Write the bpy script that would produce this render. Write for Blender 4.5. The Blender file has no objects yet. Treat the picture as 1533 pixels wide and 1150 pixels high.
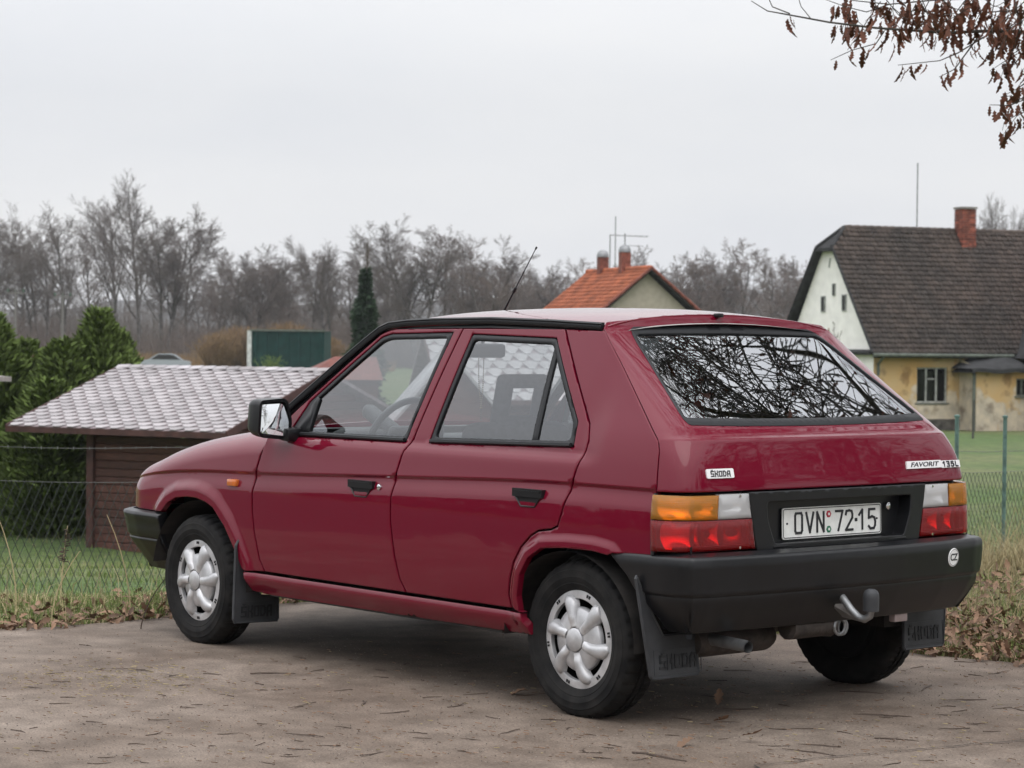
import bpy, bmesh, math, random
import numpy as np
from mathutils import Vector, Matrix
from mathutils.geometry import delaunay_2d_cdt

S = bpy.context.scene
C = S.collection
PI = math.pi
R = math.radians

# ------------------------------------------------------------------ camera
cam_d = bpy.data.cameras.new("camera")
cam = bpy.data.objects.new("camera", cam_d)
C.objects.link(cam)
CAM = Vector((-6.1695, 6.2691, 1.3444))
yaw, pitch, roll = R(-40.1102), R(-1.1521), R(0.591)
fw = Vector((math.cos(pitch) * math.cos(yaw), math.cos(pitch) * math.sin(yaw), math.sin(pitch)))
rt = Vector((math.sin(yaw), -math.cos(yaw), 0))
up = rt.cross(fw)
rt2 = rt * math.cos(roll) + up * math.sin(roll)
up2 = -rt * math.sin(roll) + up * math.cos(roll)
mw = Matrix.Identity(4)
for i in range(3):
    mw[i][0], mw[i][1], mw[i][2], mw[i][3] = rt2[i], up2[i], -fw[i], CAM[i]
cam.matrix_world = mw
cam_d.sensor_width = 36.0
cam_d.lens = 3517.9 / 1533 * 36
cam_d.clip_start = 0.1
cam_d.clip_end = 3000
cam_d.dof.use_dof = True
cam_d.dof.focus_distance = 8.9
cam_d.dof.aperture_fstop = 9.0
S.camera = cam

# ------------------------------------------------------------------ sky and sun (overcast)
ZENITH = 2.9
HAZE = 0.00022
SUN_EL, SUN_AZ = 58.0, 150.0          # azimuth counted from +X towards +Y
world = bpy.data.worlds.new("World")
S.world = world
world.use_nodes = True
wt = world.node_tree
wn, wl = wt.nodes, wt.links
bg = wn["Background"]
sky = wn.new("ShaderNodeTexSky")
sky.sky_type = 'NISHITA'
sky.sun_disc = False
sky.sun_elevation = R(SUN_EL)
sky.sun_rotation = R(90 - SUN_AZ)
sky.dust_density = 3.0
tc = wn.new("ShaderNodeTexCoord")
mp = wn.new("ShaderNodeMapping")
mp.inputs["Scale"].default_value = (1.2, 1.2, 4.0)
nz = wn.new("ShaderNodeTexNoise")
nz.inputs["Scale"].default_value = 2.2
nz.inputs["Detail"].default_value = 5
rp = wn.new("ShaderNodeValToRGB")
rp.color_ramp.elements[0].position = 0.3
rp.color_ramp.elements[0].color = (7.75, 7.95, 8.40, 1)
rp.color_ramp.elements[1].position = 0.7
rp.color_ramp.elements[1].color = (9.15, 9.15, 9.2, 1)
mx = wn.new("ShaderNodeMix")
mx.data_type = 'RGBA'
mx.inputs[0].default_value = 0.94     # how much of the sky the cloud layer covers
wl.new(tc.outputs["Generated"], mp.inputs[0])
wl.new(mp.outputs[0], nz.inputs["Vector"])
wl.new(nz.outputs["Fac"], rp.inputs[0])
wl.new(sky.outputs[0], mx.inputs[6])
wl.new(rp.outputs[0], mx.inputs[7])
# an overcast sky is about twice as bright overhead as at the horizon
sz = wn.new("ShaderNodeSeparateXYZ")
wl.new(tc.outputs["Generated"], sz.inputs[0])
mrz = wn.new("ShaderNodeMapRange")
mrz.inputs[1].default_value = 0.10
mrz.inputs[2].default_value = 1.0
mrz.inputs[3].default_value = 1.0
mrz.inputs[4].default_value = ZENITH
wl.new(sz.outputs["Z"], mrz.inputs[0])
vm = wn.new("ShaderNodeVectorMath"); vm.operation = 'SCALE'
wl.new(mx.outputs[2], vm.inputs[0])
wl.new(mrz.outputs[0], vm.inputs["Scale"])
wl.new(vm.outputs[0], bg.inputs["Color"])
bg.inputs["Strength"].default_value = 0.1

sun_d = bpy.data.lights.new("sun", 'SUN')
sun = bpy.data.objects.new("sun", sun_d)
C.objects.link(sun)
sun_d.energy = 0.55
sun_d.angle = R(40)
sun_d.color = (1.0, 0.97, 0.93)
sd = Vector((math.cos(R(SUN_EL)) * math.cos(R(SUN_AZ)), math.cos(R(SUN_EL)) * math.sin(R(SUN_AZ)), math.sin(R(SUN_EL))))
sun.rotation_euler = sd.to_track_quat('Z', 'Y').to_euler()

S.view_settings.view_transform = 'Standard'
S.view_settings.look = 'None'
S.view_settings.exposure = 0
S.view_settings.gamma = 1
S.view_settings.use_curve_mapping = False
S.render.engine = 'CYCLES'
S.cycles.use_denoising = True
S.cycles.max_bounces = 10
S.cycles.transparent_max_bounces = 24
S.cycles.volume_bounces = 0
S.cycles.sample_clamp_indirect = 6
S.cycles.caustics_reflective = False
S.cycles.caustics_refractive = False

# ------------------------------------------------------------------ materials
def nodes_of(name):
    m = bpy.data.materials.new(name)
    m.use_nodes = True
    nt = m.node_tree
    return m, nt, nt.nodes, nt.links, nt.nodes["Principled BSDF"]

def mat(name, col, rough=0.6, metal=0.0, var=0.0, scale=8.0, bump=0.0, bscale=60.0, coat=0.0, spec=0.5, col2=None, island=0.0, orand=0.0, detail=4, stretch=None, bdist=0.01):
    m, nt, n, l, p = nodes_of(name)
    p.inputs["Base Color"].default_value = (*col, 1)
    p.inputs["Roughness"].default_value = rough
    p.inputs["Metallic"].default_value = metal
    p.inputs["Coat Weight"].default_value = coat
    p.inputs["Coat Roughness"].default_value = 0.04
    p.inputs["Specular IOR Level"].default_value = spec
    vec = None
    if var or bump or col2:
        t = n.new("ShaderNodeTexCoord")
        mpn = n.new("ShaderNodeMapping")
        if stretch: mpn.inputs["Scale"].default_value = stretch
        l.new(t.outputs["Object"], mpn.inputs[0])
        vec = mpn.outputs[0]
    cur = None
    if var or col2:
        a = n.new("ShaderNodeTexNoise")
        a.inputs["Scale"].default_value = scale
        a.inputs["Detail"].default_value = detail
        l.new(vec, a.inputs["Vector"])
        r = n.new("ShaderNodeValToRGB")
        c2 = col2 if col2 else tuple(min(1, c * (1 + var)) for c in col)
        c1 = tuple(c * (1 - var) for c in col)
        r.color_ramp.elements[0].position = 0.35
        r.color_ramp.elements[0].color = (*c1, 1)
        r.color_ramp.elements[1].position = 0.65
        r.color_ramp.elements[1].color = (*c2, 1)
        l.new(a.outputs["Fac"], r.inputs[0])
        cur = r.outputs[0]
    if island:
        g = n.new("ShaderNodeNewGeometry")
        h = n.new("ShaderNodeHueSaturation")
        mr = n.new("ShaderNodeMapRange")
        mr.inputs[3].default_value = 1 - island
        mr.inputs[4].default_value = 1 + island
        l.new(g.outputs["Random Per Island"], mr.inputs[0])
        l.new(mr.outputs[0], h.inputs["Value"])
        if cur: l.new(cur, h.inputs["Color"])
        else: h.inputs["Color"].default_value = (*col, 1)
        cur = h.outputs[0]
    if orand:
        oi = n.new("ShaderNodeObjectInfo"); h2 = n.new("ShaderNodeHueSaturation"); mr2 = n.new("ShaderNodeMapRange")
        mr2.inputs[3].default_value = 1 - orand; mr2.inputs[4].default_value = 1 + orand
        l.new(oi.outputs["Random"], mr2.inputs[0]); l.new(mr2.outputs[0], h2.inputs["Value"])
        if cur: l.new(cur, h2.inputs["Color"])
        else: h2.inputs["Color"].default_value = (*col, 1)
        cur = h2.outputs[0]
    if cur: l.new(cur, p.inputs["Base Color"])
    if bump:
        b = n.new("ShaderNodeTexNoise")
        b.inputs["Scale"].default_value = bscale
        b.inputs["Detail"].default_value = 4
        l.new(vec, b.inputs["Vector"])
        bn = n.new("ShaderNodeBump")
        bn.inputs["Strength"].default_value = bump
        bn.inputs["Distance"].default_value = bdist
        l.new(b.outputs["Fac"], bn.inputs["Height"])
        l.new(bn.outputs[0], p.inputs["Normal"])
    return m

def glass_mat(name, tint, ior=1.8, rough=0.0):
    m = bpy.data.materials.new(name)
    m.use_nodes = True
    nt = m.node_tree
    n, l = nt.nodes, nt.links
    n.remove(n["Principled BSDF"])
    out = n["Material Output"]
    t = n.new("ShaderNodeBsdfTransparent")
    t.inputs[0].default_value = (*tint, 1)
    g = n.new("ShaderNodeBsdfGlossy")
    g.inputs["Roughness"].default_value = rough
    g.inputs["Color"].default_value = (0.95, 0.97, 1.0, 1)
    f = n.new("ShaderNodeFresnel")
    f.inputs[0].default_value = ior
    s = n.new("ShaderNodeMixShader")
    l.new(f.outputs[0], s.inputs[0])
    l.new(t.outputs[0], s.inputs[1])
    l.new(g.outputs[0], s.inputs[2])
    l.new(s.outputs[0], out.inputs["Surface"])
    return m

# car paint: dark cherry red under clear lacquer, with a film of road dust low on the body
def paint_mat():
    m, nt, n, l, p = nodes_of("cherry_paint")
    t = n.new("ShaderNodeTexCoord")
    a = n.new("ShaderNodeTexNoise"); a.inputs["Scale"].default_value = 3.0; a.inputs["Detail"].default_value = 6
    l.new(t.outputs["Object"], a.inputs["Vector"])
    sep = n.new("ShaderNodeSeparateXYZ"); l.new(t.outputs["Object"], sep.inputs[0])
    mr = n.new("ShaderNodeMapRange"); mr.inputs[1].default_value = 0.62; mr.inputs[2].default_value = 0.25
    mr.inputs[3].default_value = 0.0; mr.inputs[4].default_value = 0.10
    l.new(sep.outputs["Z"], mr.inputs[0])
    mu = n.new("ShaderNodeMath"); mu.operation = 'MULTIPLY'
    l.new(mr.outputs[0], mu.inputs[0]); l.new(a.outputs["Fac"], mu.inputs[1])
    mx = n.new("ShaderNodeMix"); mx.data_type = 'RGBA'
    mx.inputs[6].default_value = (0.150, 0.0007, 0.0155, 1)
    mx.inputs[7].default_value = (0.16, 0.10, 0.085, 1)
    l.new(mu.outputs[0], mx.inputs[0])
    l.new(mx.outputs[2], p.inputs["Base Color"])
    p.inputs["Roughness"].default_value = 0.5
    p.inputs["Specular IOR Level"].default_value = 0.05
    p.inputs["Coat Weight"].default_value = 1.0
    p.inputs["Coat Roughness"].default_value = 0.03
    p.inputs["Coat IOR"].default_value = 1.44
    # faint waviness of old sheet metal
    b = n.new("ShaderNodeTexNoise"); b.inputs["Scale"].default_value = 4.5; b.inputs["Detail"].default_value = 1.5
    l.new(t.outputs["Object"], b.inputs["Vector"])
    bn = n.new("ShaderNodeBump"); bn.inputs["Strength"].default_value = 0.35; bn.inputs["Distance"].default_value = 0.006
    l.new(b.outputs["Fac"], bn.inputs["Height"])
    l.new(bn.outputs[0], p.inputs["Coat Normal"])
    return m

M = {}
M['paint'] = paint_mat()
M['black'] = mat("black_plastic", (0.0062, 0.0066, 0.0080), 0.34, spec=.45, var=0.25, scale=5, bump=0.15, bscale=500, bdist=0.001)
M['rubber'] = mat("black_rubber", (0.012, 0.013, 0.015), 0.5, spec=.4)
M['tyre'] = mat("tyre_rubber", (0.011, 0.011, 0.012), 0.8, spec=.25, var=0.35, scale=14, bump=0.3, bscale=160, bdist=0.002, col2=(0.021, 0.020, 0.019))
M['silver'] = mat("silver_hubcap", (0.56, 0.56, 0.57), 0.36, metal=0.4, var=0.22, scale=14)
M['chrome'] = mat("chrome", (0.75, 0.76, 0.78), 0.12, metal=1.0)
M['steel'] = mat("galvanised_steel", (0.27, 0.275, 0.28), 0.5, metal=0.8, var=0.25, scale=20)
M['dark'] = mat("dark_void", (0.010, 0.010, 0.011), 0.9)
M['under'] = mat("underbody_dirt", (0.022, 0.019, 0.017), 0.9, var=0.5, scale=12)
M['rust'] = mat("dirty_muffler", (0.045, 0.036, 0.031), 0.75, var=0.5, scale=18, bump=0.3)
M['glass'] = glass_mat("side_window_glass", (0.80, 0.84, 0.84), 2.15)
M['rglass'] = glass_mat("rear_window_glass", (0.66, 0.70, 0.70), 4.0)
M['flap'] = mat("grey_rubber_flap", (0.040, 0.042, 0.046), 0.6, var=0.35, scale=7, bump=0.2, bscale=200, bdist=0.002)
M['flap_letter'] = mat("flap_letter_rubber", (0.018, 0.019, 0.021), 0.6)
M['white'] = mat("white_plate", (0.84, 0.85, 0.82), 0.4, var=0.06, scale=30)
M['ink'] = mat("black_ink", (0.012, 0.013, 0.018), 0.4)
M['red_ink'] = mat("red_seal", (0.45, 0.02, 0.05), 0.5)
M['green_ink'] = mat("green_seal", (0.01, 0.16, 0.08), 0.5)
M['mirror'] = mat("mirror_glass", (0.85, 0.87, 0.88), 0.01, metal=1.0)
M['seat'] = mat("grey_seat_cloth", (0.075, 0.08, 0.085), 0.95, var=0.25, scale=40)
M['blanket'] = mat("patterned_blanket", (0.03, 0.035, 0.06), 0.95, var=0.6, scale=26, col2=(0.22, 0.22, 0.26))
M['dash'] = mat("dashboard_plastic", (0.045, 0.047, 0.05), 0.6)
M['wheelgrey'] = mat("grey_wheel_rim", (0.11, 0.115, 0.12), 0.5)
M['headliner'] = mat("pale_headliner", (0.38, 0.37, 0.35), 0.95)
M['amberside'] = mat("amber_side_lamp", (0.65, 0.16, 0.02), 0.15, coat=1.0)
M['bead'] = mat("wooden_bead", (0.35, 0.25, 0.15), 0.5)
M['sticker'] = mat("white_sticker", (0.85, 0.85, 0.85), 0.35)

def lens_mat(name, col, ior=1.5, ribs=0.4, dif=.24):
    m = glass_mat(name, col, ior, 0.05)
    nt = m.node_tree; n, l = nt.nodes, nt.links
    t = n.new("ShaderNodeTexCoord")
    w = n.new("ShaderNodeTexWave"); w.inputs["Scale"].default_value = 55; w.bands_direction = 'Z'
    w2 = n.new("ShaderNodeTexWave"); w2.inputs["Scale"].default_value = 55; w2.bands_direction = 'Y'
    l.new(t.outputs["Object"], w.inputs["Vector"]); l.new(t.outputs["Object"], w2.inputs["Vector"])
    ad = n.new("ShaderNodeMath"); l.new(w.outputs["Fac"], ad.inputs[0]); l.new(w2.outputs["Fac"], ad.inputs[1])
    b = n.new("ShaderNodeBump"); b.inputs["Strength"].default_value = ribs; b.inputs["Distance"].default_value = 0.002
    l.new(ad.outputs[0], b.inputs["Height"])
    g = [x for x in n if x.type == 'BSDF_GLOSSY'][0]
    l.new(b.outputs[0], g.inputs["Normal"])
    # a translucent share so that the lens carries its colour in daylight
    tr = n.new("ShaderNodeBsdfDiffuse"); tr.inputs[0].default_value = (*[c * 0.85 for c in col], 1)
    tp = [x for x in n if x.type == 'BSDF_TRANSPARENT'][0]
    ms = n.new("ShaderNodeMixShader"); ms.inputs[0].default_value = dif
    l.new(tp.outputs[0], ms.inputs[1]); l.new(tr.outputs[0], ms.inputs[2])
    fin = [x for x in n if x.type == 'MIX_SHADER' and x != ms][0]
    l.new(ms.outputs[0], fin.inputs[1])
    return m
M['amber'] = lens_mat("amber_lens", (1.0, 0.40, 0.015), dif=.34)
M['redlens'] = lens_mat("red_lens", (0.92, 0.004, 0.006), dif=.18)
M['clear'] = lens_mat("clear_lens", (0.95, 0.95, 0.95), dif=.50)
M['divider'] = mat('lamp_divider', (.07, .012, .010), .6)
M['reflector'] = mat("lamp_reflector", (0.92, 0.92, 0.92), 0.22, metal=1.0)

# ------------------------------------------------------------------ mesh helpers
def link(o, parent=None):
    C.objects.link(o)
    if parent is not None: o.parent = parent
    return o

def tag(o, label=None, cat=None, group=None, kind=None):
    if label: o['label'] = label
    if cat: o['category'] = cat
    if group: o['group'] = group
    if kind: o['kind'] = kind
    return o

def empty(name, loc=(0, 0, 0), rz=0.0, parent=None, label=None, cat=None, group=None):
    o = bpy.data.objects.new(name, None)
    o.empty_display_size = 0.1
    o.location = loc
    o.rotation_euler = (0, 0, rz)
    link(o, parent)
    return tag(o, label, cat, group)

def set_mat(me, m):
    for mm in (m if isinstance(m, (list, tuple)) else [m]):
        me.materials.append(mm)

class MB:
    """collects vertices and faces of one mesh"""
    def __init__(s): s.v, s.f, s.m = [], [], []
    def add(s, v, f, mi=0):
        o = len(s.v)
        s.v.extend([tuple(p) for p in v])
        s.f.extend([tuple(i + o for i in q) for q in f])
        s.m.extend([mi] * len(f))
        return s
    def box(s, c, d, rot=None, mi=0):
        x, y, z = d[0] / 2, d[1] / 2, d[2] / 2
        v = [Vector(p) for p in ((-x, -y, -z), (x, -y, -z), (x, y, -z), (-x, y, -z), (-x, -y, z), (x, -y, z), (x, y, z), (-x, y, z))]
        if rot is not None: v = [rot @ p for p in v]
        v = [p + Vector(c) for p in v]
        return s.add(v, [(0, 3, 2, 1), (4, 5, 6, 7), (0, 1, 5, 4), (1, 2, 6, 5), (2, 3, 7, 6), (3, 0, 4, 7)], mi)
    def rbox(s, c, d, r=0.01, rot=None, mi=0, seg=2):
        bm = bmesh.new()
        bmesh.ops.create_cube(bm, size=1)
        bmesh.ops.scale(bm, vec=d, verts=bm.verts)
        bmesh.ops.bevel(bm, geom=list(bm.edges), offset=min(r, min(d) * 0.49), segments=seg, profile=0.5, affect='EDGES')
        bm.verts.index_update()
        v = [(rot @ p.co if rot is not None else p.co) + Vector(c) for p in bm.verts]
        f = [tuple(q.index for q in fc.verts) for fc in bm.faces]
        bm.free()
        return s.add(v, f, mi)
    def tube(s, pts, r, n=6, caps=True, mi=0):
        pts = [Vector(p) for p in pts]
        rs = r if isinstance(r, (list, tuple)) else [r] * len(pts)
        v, f = [], []
        ref = None
        for i, p in enumerate(pts):
            d = (pts[min(i + 1, len(pts) - 1)] - pts[max(i - 1, 0)])
            d = d.normalized() if d.length > 1e-9 else Vector((0, 0, 1))
            if ref is None:
                ref = d.orthogonal().normalized()
            else:
                ref = ref - d * ref.dot(d)
                ref = ref.normalized() if ref.length > 1e-6 else d.orthogonal().normalized()
            b = d.cross(ref)
            for k in range(n):
                a = 2 * PI * k / n
                v.append(p + (ref * math.cos(a) + b * math.sin(a)) * rs[i])
        for i in range(len(pts) - 1):
            for k in range(n):
                k2 = (k + 1) % n
                f.append((i * n + k, i * n + k2, (i + 1) * n + k2, (i + 1) * n + k))
        if caps:
            f.append(tuple(range(n - 1, -1, -1)))
            o = (len(pts) - 1) * n
            f.append(tuple(o + k for k in range(n)))
        return s.add(v, f, mi)
    def lathe(s, prof, n=32, axis='y', c=(0, 0, 0), mi=0, fr=None, closed=False):
        """prof: (radius, offset along axis); fr(k, j, r) may modulate the radius"""
        v, f = [], []
        m = len(prof)
        for k in range(n):
            a = 2 * PI * k / n
            for j, (r, h) in enumerate(prof):
                rr = fr(k, j, r) if fr else r
                ca, sa = rr * math.cos(a), rr * math.sin(a)
                q = (ca, h, sa) if axis == 'y' else ((h, ca, sa) if axis == 'x' else (ca, sa, h))
                v.append(Vector(q) + Vector(c))
        for k in range(n):
            k2 = (k + 1) % n
            for j in range(m - 1 if not closed else m):
                j2 = (j + 1) % m
                f.append((k * m + j, k * m + j2, k2 * m + j2, k2 * m + j))
        return s.add(v, f, mi)
    def prism(s, poly, h0, h1, fn, mi=0):
        """poly in 2D extruded between h0 and h1; fn(a, b, h) -> 3D"""
        n = len(poly)
        v = [fn(a, b, h0) for a, b in poly] + [fn(a, b, h1) for a, b in poly]
        f = [tuple(range(n - 1, -1, -1)), tuple(range(n, 2 * n))]
        f += [(i, (i + 1) % n, n + (i + 1) % n, n + i) for i in range(n)]
        return s.add(v, f, mi)
    def mesh(s, name, m, smooth=None):
        me = bpy.data.meshes.new(name)
        me.from_pydata([tuple(p) for p in s.v], [], s.f)
        set_mat(me, m)
        if isinstance(m, (list, tuple)) and len(m) > 1:
            me.polygons.foreach_set("material_index", s.m)
        if smooth is not None:
            me.polygons.foreach_set("use_smooth", [True] * len(me.polygons))
            me.set_sharp_from_angle(angle=R(smooth))
        me.update()
        return me
    def build(s, name, m, parent=None, smooth=None, loc=None):
        o = bpy.data.objects.new(name, s.mesh(name, m, smooth))
        if loc is not None: o.location = loc
        return link(o, parent)

def np_mesh(name, V, F, m, smooth=False):
    """V (n,3) float array, F (k,3) or (k,4) int array"""
    me = bpy.data.meshes.new(name)
    F = np.asarray(F, dtype=np.int32); V = np.asarray(V, dtype=np.float32)
    k = F.shape[1]
    me.vertices.add(len(V)); me.vertices.foreach_set("co", V.ravel())
    me.loops.add(F.size); me.loops.foreach_set("vertex_index", F.ravel())
    me.polygons.add(len(F))
    me.polygons.foreach_set("loop_start", np.arange(0, F.size, k, dtype=np.int32))
    me.polygons.foreach_set("loop_total", np.full(len(F), k, dtype=np.int32))
    if smooth: me.polygons.foreach_set("use_smooth", np.ones(len(F), dtype=bool))
    set_mat(me, m)
    me.update(calc_edges=True)
    me.validate()
    return me

def pchip(xs, ys):
    xs = np.asarray(xs, float); ys = np.asarray(ys, float)
    if xs[0] > xs[-1]: xs, ys = xs[::-1], ys[::-1]
    h = np.diff(xs); d = np.diff(ys) / h
    m = np.zeros(len(xs))
    m[0], m[-1] = d[0], d[-1]
    for i in range(1, len(xs) - 1):
        if d[i - 1] * d[i] > 0:
            w1, w2 = 2 * h[i] + h[i - 1], h[i] + 2 * h[i - 1]
            m[i] = (w1 + w2) / (w1 / d[i - 1] + w2 / d[i])
    def f(x):
        x = np.clip(np.asarray(x, float), xs[0], xs[-1])
        i = np.clip(np.searchsorted(xs, x) - 1, 0, len(xs) - 2)
        t = (x - xs[i]) / h[i]
        return (ys[i] * (1 + 2 * t) * (1 - t) ** 2 + m[i] * h[i] * t * (1 - t) ** 2
                + ys[i + 1] * t * t * (3 - 2 * t) + m[i + 1] * h[i] * t * t * (t - 1))
    return f

def smooth01(a, b, x):
    t = np.clip((x - a) / (b - a), 0, 1)
    return t * t * (3 - 2 * t)

def poly_dist(P, line):
    """distance of points P (n,2) to an open polyline"""
    P = np.asarray(P, float); best = np.full(len(P), 1e9)
    for a, b in zip(line[:-1], line[1:]):
        a, b = np.array(a, float), np.array(b, float)
        d = b - a
        t = np.clip(((P - a) @ d) / max(d @ d, 1e-12), 0, 1)
        best = np.minimum(best, np.linalg.norm(P - a - t[:, None] * d, axis=1))
    return best

def in_poly(P, poly):
    P = np.asarray(P, float); poly = np.asarray(poly, float)
    x, y = P[:, 0], P[:, 1]
    r = np.zeros(len(P), bool)
    n = len(poly)
    for i in range(n):
        x1, y1 = poly[i]; x2, y2 = poly[(i + 1) % n]
        if y1 == y2: continue
        c = ((y1 > y) != (y2 > y)) & (x < (x2 - x1) * (y - y1) / (y2 - y1) + x1)
        r ^= c
    return r

def densify(poly, h, closed=True):
    out = []
    n = len(poly)
    for i in range(n if closed else n - 1):
        a, b = np.array(poly[i], float), np.array(poly[(i + 1) % n], float)
        k = max(1, int(math.ceil(np.linalg.norm(b - a) / h)))
        for j in range(k): out.append(a + (b - a) * j / k)
    if not closed: out.append(np.array(poly[-1], float))
    return np.array(out)

def area2(p):
    x, y = np.asarray(p)[:, 0], np.asarray(p)[:, 1]
    return 0.5 * np.sum(x * np.roll(y, -1) - np.roll(x, -1) * y)

def offset_poly(p, d):
    """shift a closed polygon inwards by d (outwards when negative)"""
    p = np.asarray(p, float)
    if area2(p) < 0: return offset_poly(p[::-1], d)[::-1]
    e0 = p - np.roll(p, 1, 0); e1 = np.roll(p, -1, 0) - p
    e0 /= np.linalg.norm(e0, axis=1)[:, None] + 1e-12; e1 /= np.linalg.norm(e1, axis=1)[:, None] + 1e-12
    n0 = np.stack([-e0[:, 1], e0[:, 0]], 1); n1 = np.stack([-e1[:, 1], e1[:, 0]], 1)
    b = n0 + n1
    s = np.maximum(np.sum(b * n0, 1), 0.35)
    return p + b / s[:, None] * d

def round_corners(poly, r, seg=4):
    """fillet the corners of a closed polygon"""
    out = []
    n = len(poly)
    for i in range(n):
        p0, p, p1 = (np.array(poly[(i + k) % n], float) for k in (-1, 0, 1))
        a, b = p0 - p, p1 - p
        la, lb = np.linalg.norm(a), np.linalg.norm(b)
        k = min(r, la * 0.45, lb * 0.45)
        A, B = p + a / la * k, p + b / lb * k
        for j in range(seg + 1):
            t = j / seg
            out.append((1 - t) ** 2 * A + 2 * t * (1 - t) * p + t * t * B)
    return np.array(out)

def panel(name, outline, fn, m, parent, holes=(), h=0.03, rows=(), inset=0.0038, flange=0.02, side=1, flip=False, soft=0.005, lift=0.0, round_edge=0.0025, hole_flange=None, ring=True, extra=()):
    """sheet of one body panel: a 2D outline triangulated and laid on the surface fn(u, v) -> (n,3), with turned-in edges"""
    outline = densify(offset_poly(outline, inset) if inset else outline, h * 0.7)
    if area2(outline) < 0: outline = outline[::-1]
    holes = [densify(offset_poly(q, -inset) if inset else q, h * 0.7) for q in holes]
    holes = [q[::-1] if area2(q) < 0 else q for q in holes]
    loops = [outline] + holes
    pts = [p for lp in loops for p in lp]
    edges, o = [], 0
    for lp in loops:
        k = len(lp)
        edges += [(o + i, o + (i + 1) % k) for i in range(k)]
        o += k
    nb = o
    ringa = []
    if ring:
        for j, lp in enumerate(loops):
            ringa.append(offset_poly(lp, soft if j == 0 else -soft))
    lo, hi = outline.min(0), outline.max(0)
    gx = np.arange(lo[0] + h * 0.5, hi[0], h); gy = np.arange(lo[1] + h * 0.5, hi[1], h)
    G = [np.stack(np.meshgrid(gx, gy), -1).reshape(-1, 2)]
    us = np.arange(lo[0], hi[0] + h, h * 0.8)
    for rw in rows:
        G.append(np.stack([us, np.broadcast_to(rw(us), us.shape)], 1))
    def ok(Q, gap):
        if not len(Q): return np.zeros(0, bool)
        k = in_poly(Q, outline)
        for q in holes: k &= ~in_poly(Q, q)
        for lp in loops: k &= poly_dist(Q, list(lp) + [lp[0]]) > gap
        return k
    base = G[0]
    for rw in G[1:]:
        # keep plain grid points off the feature rows
        base = base[np.abs(base[:, 1] - np.interp(base[:, 0], rw[:, 0], rw[:, 1])) > 0.008]
    for ex in extra:
        dd = np.array([np.min(np.hypot(ex[:, 0] - b[0], ex[:, 1] - b[1])) for b in base])
        base = base[dd > .010]
        G[1:] = [rw[np.array([np.min(np.hypot(ex[:, 0] - b[0], ex[:, 1] - b[1])) for b in rw]) > .004] for rw in G[1:]]
    inner = [base[ok(base, soft * 1.9 if ring else h * 0.3)]]
    for ex in extra: inner.append(ex[ok(ex, soft * 1.5)])
    for rw in G[1:]: inner.append(rw[ok(rw, soft * 1.5 if ring else h * 0.2)])
    for rr in ringa: inner.append(rr[ok(rr, soft * 0.6)])
    P2 = np.concatenate([np.array(pts)] + inner)
    sc = 1.0
    res = delaunay_2d_cdt([Vector((float(a), float(b))) for a, b in P2], edges, [], 0, 1e-5)
    V2 = np.array([(v.x, v.y) for v in res[0]])
    orig = res[3]
    tri = np.array([t for t in res[2] if len(t) == 3], dtype=int)
    cen = V2[tri].mean(1)
    k = in_poly(cen, outline)
    for q in holes: k &= ~in_poly(cen, q)
    tri = tri[k]
    a, b, c = V2[tri[:, 0]], V2[tri[:, 1]], V2[tri[:, 2]]
    ar = (b[:, 0] - a[:, 0]) * (c[:, 1] - a[:, 1]) - (b[:, 1] - a[:, 1]) * (c[:, 0] - a[:, 0])
    tri[ar < 0] = tri[ar < 0][:, ::-1]
    def surf(Q):
        e = 0.0015
        P = fn(Q[:, 0], Q[:, 1])
        du = fn(Q[:, 0] + e, Q[:, 1]) - fn(Q[:, 0] - e, Q[:, 1])
        dv = fn(Q[:, 0], Q[:, 1] + e) - fn(Q[:, 0], Q[:, 1] - e)
        N = np.cross(du, dv)
        N /= np.linalg.norm(N, axis=1)[:, None] + 1e-12
        if flip: N = -N
        return P + N * lift, N
    P, N = surf(V2)
    if flip: tri = tri[:, ::-1]
    # index of each boundary point in the output
    idx = {}
    for i, og in enumerate(orig):
        for q in og: idx[q] = i
    verts = [tuple(p) for p in P]
    NV = [Vector(q) for q in N]
    o = 0
    fl_faces = []
    for j, lp in enumerate(loops):
        kk = len(lp)
        loop = [idx[o + i] for i in range(kk)]
        o += kk
        q = offset_poly(lp, 0.004 if j == 0 else -0.004)
        Pin, _ = surf(q)
        for i in range(kk):
            vi = loop[i]
            n = NV[vi]
            outd = Vector(P[vi]) - Vector(Pin[i])
            outd = outd.normalized() if outd.length > 1e-9 else Vector((0, 0, 0))
            if round_edge:
                verts[vi] = tuple(Vector(verts[vi]) - Vector(N[vi]) * round_edge)
                NV[vi] = (Vector(N[vi]) + outd * 0.7).normalized()
        fd = flange if j == 0 or hole_flange is None else hole_flange
        if fd:
            base_i = len(verts)
            for i in range(kk):
                verts.append(tuple(Vector(verts[loop[i]]) - Vector(N[loop[i]]) * fd))
            for i in range(kk):
                i2 = (i + 1) % kk
                f = (loop[i], base_i + i, base_i + i2, loop[i2])
                if j > 0: f = f[::-1]
                if flip: f = f[::-1]
                fl_faces.append(f)
    if side < 0:
        verts = [(x, -y, z) for x, y, z in verts]
        NV = [Vector((n.x, -n.y, n.z)) for n in NV]
        tri = tri[:, ::-1]
        fl_faces = [f[::-1] for f in fl_faces]
    faces = [tuple(int(i) for i in t) for t in tri] + fl_faces
    me = bpy.data.meshes.new(name)
    me.from_pydata(verts, [], faces)
    set_mat(me, m)
    nt = len(tri)
    me.polygons.foreach_set("use_smooth", [True] * len(faces))
    ln = []
    me.update()
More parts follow.
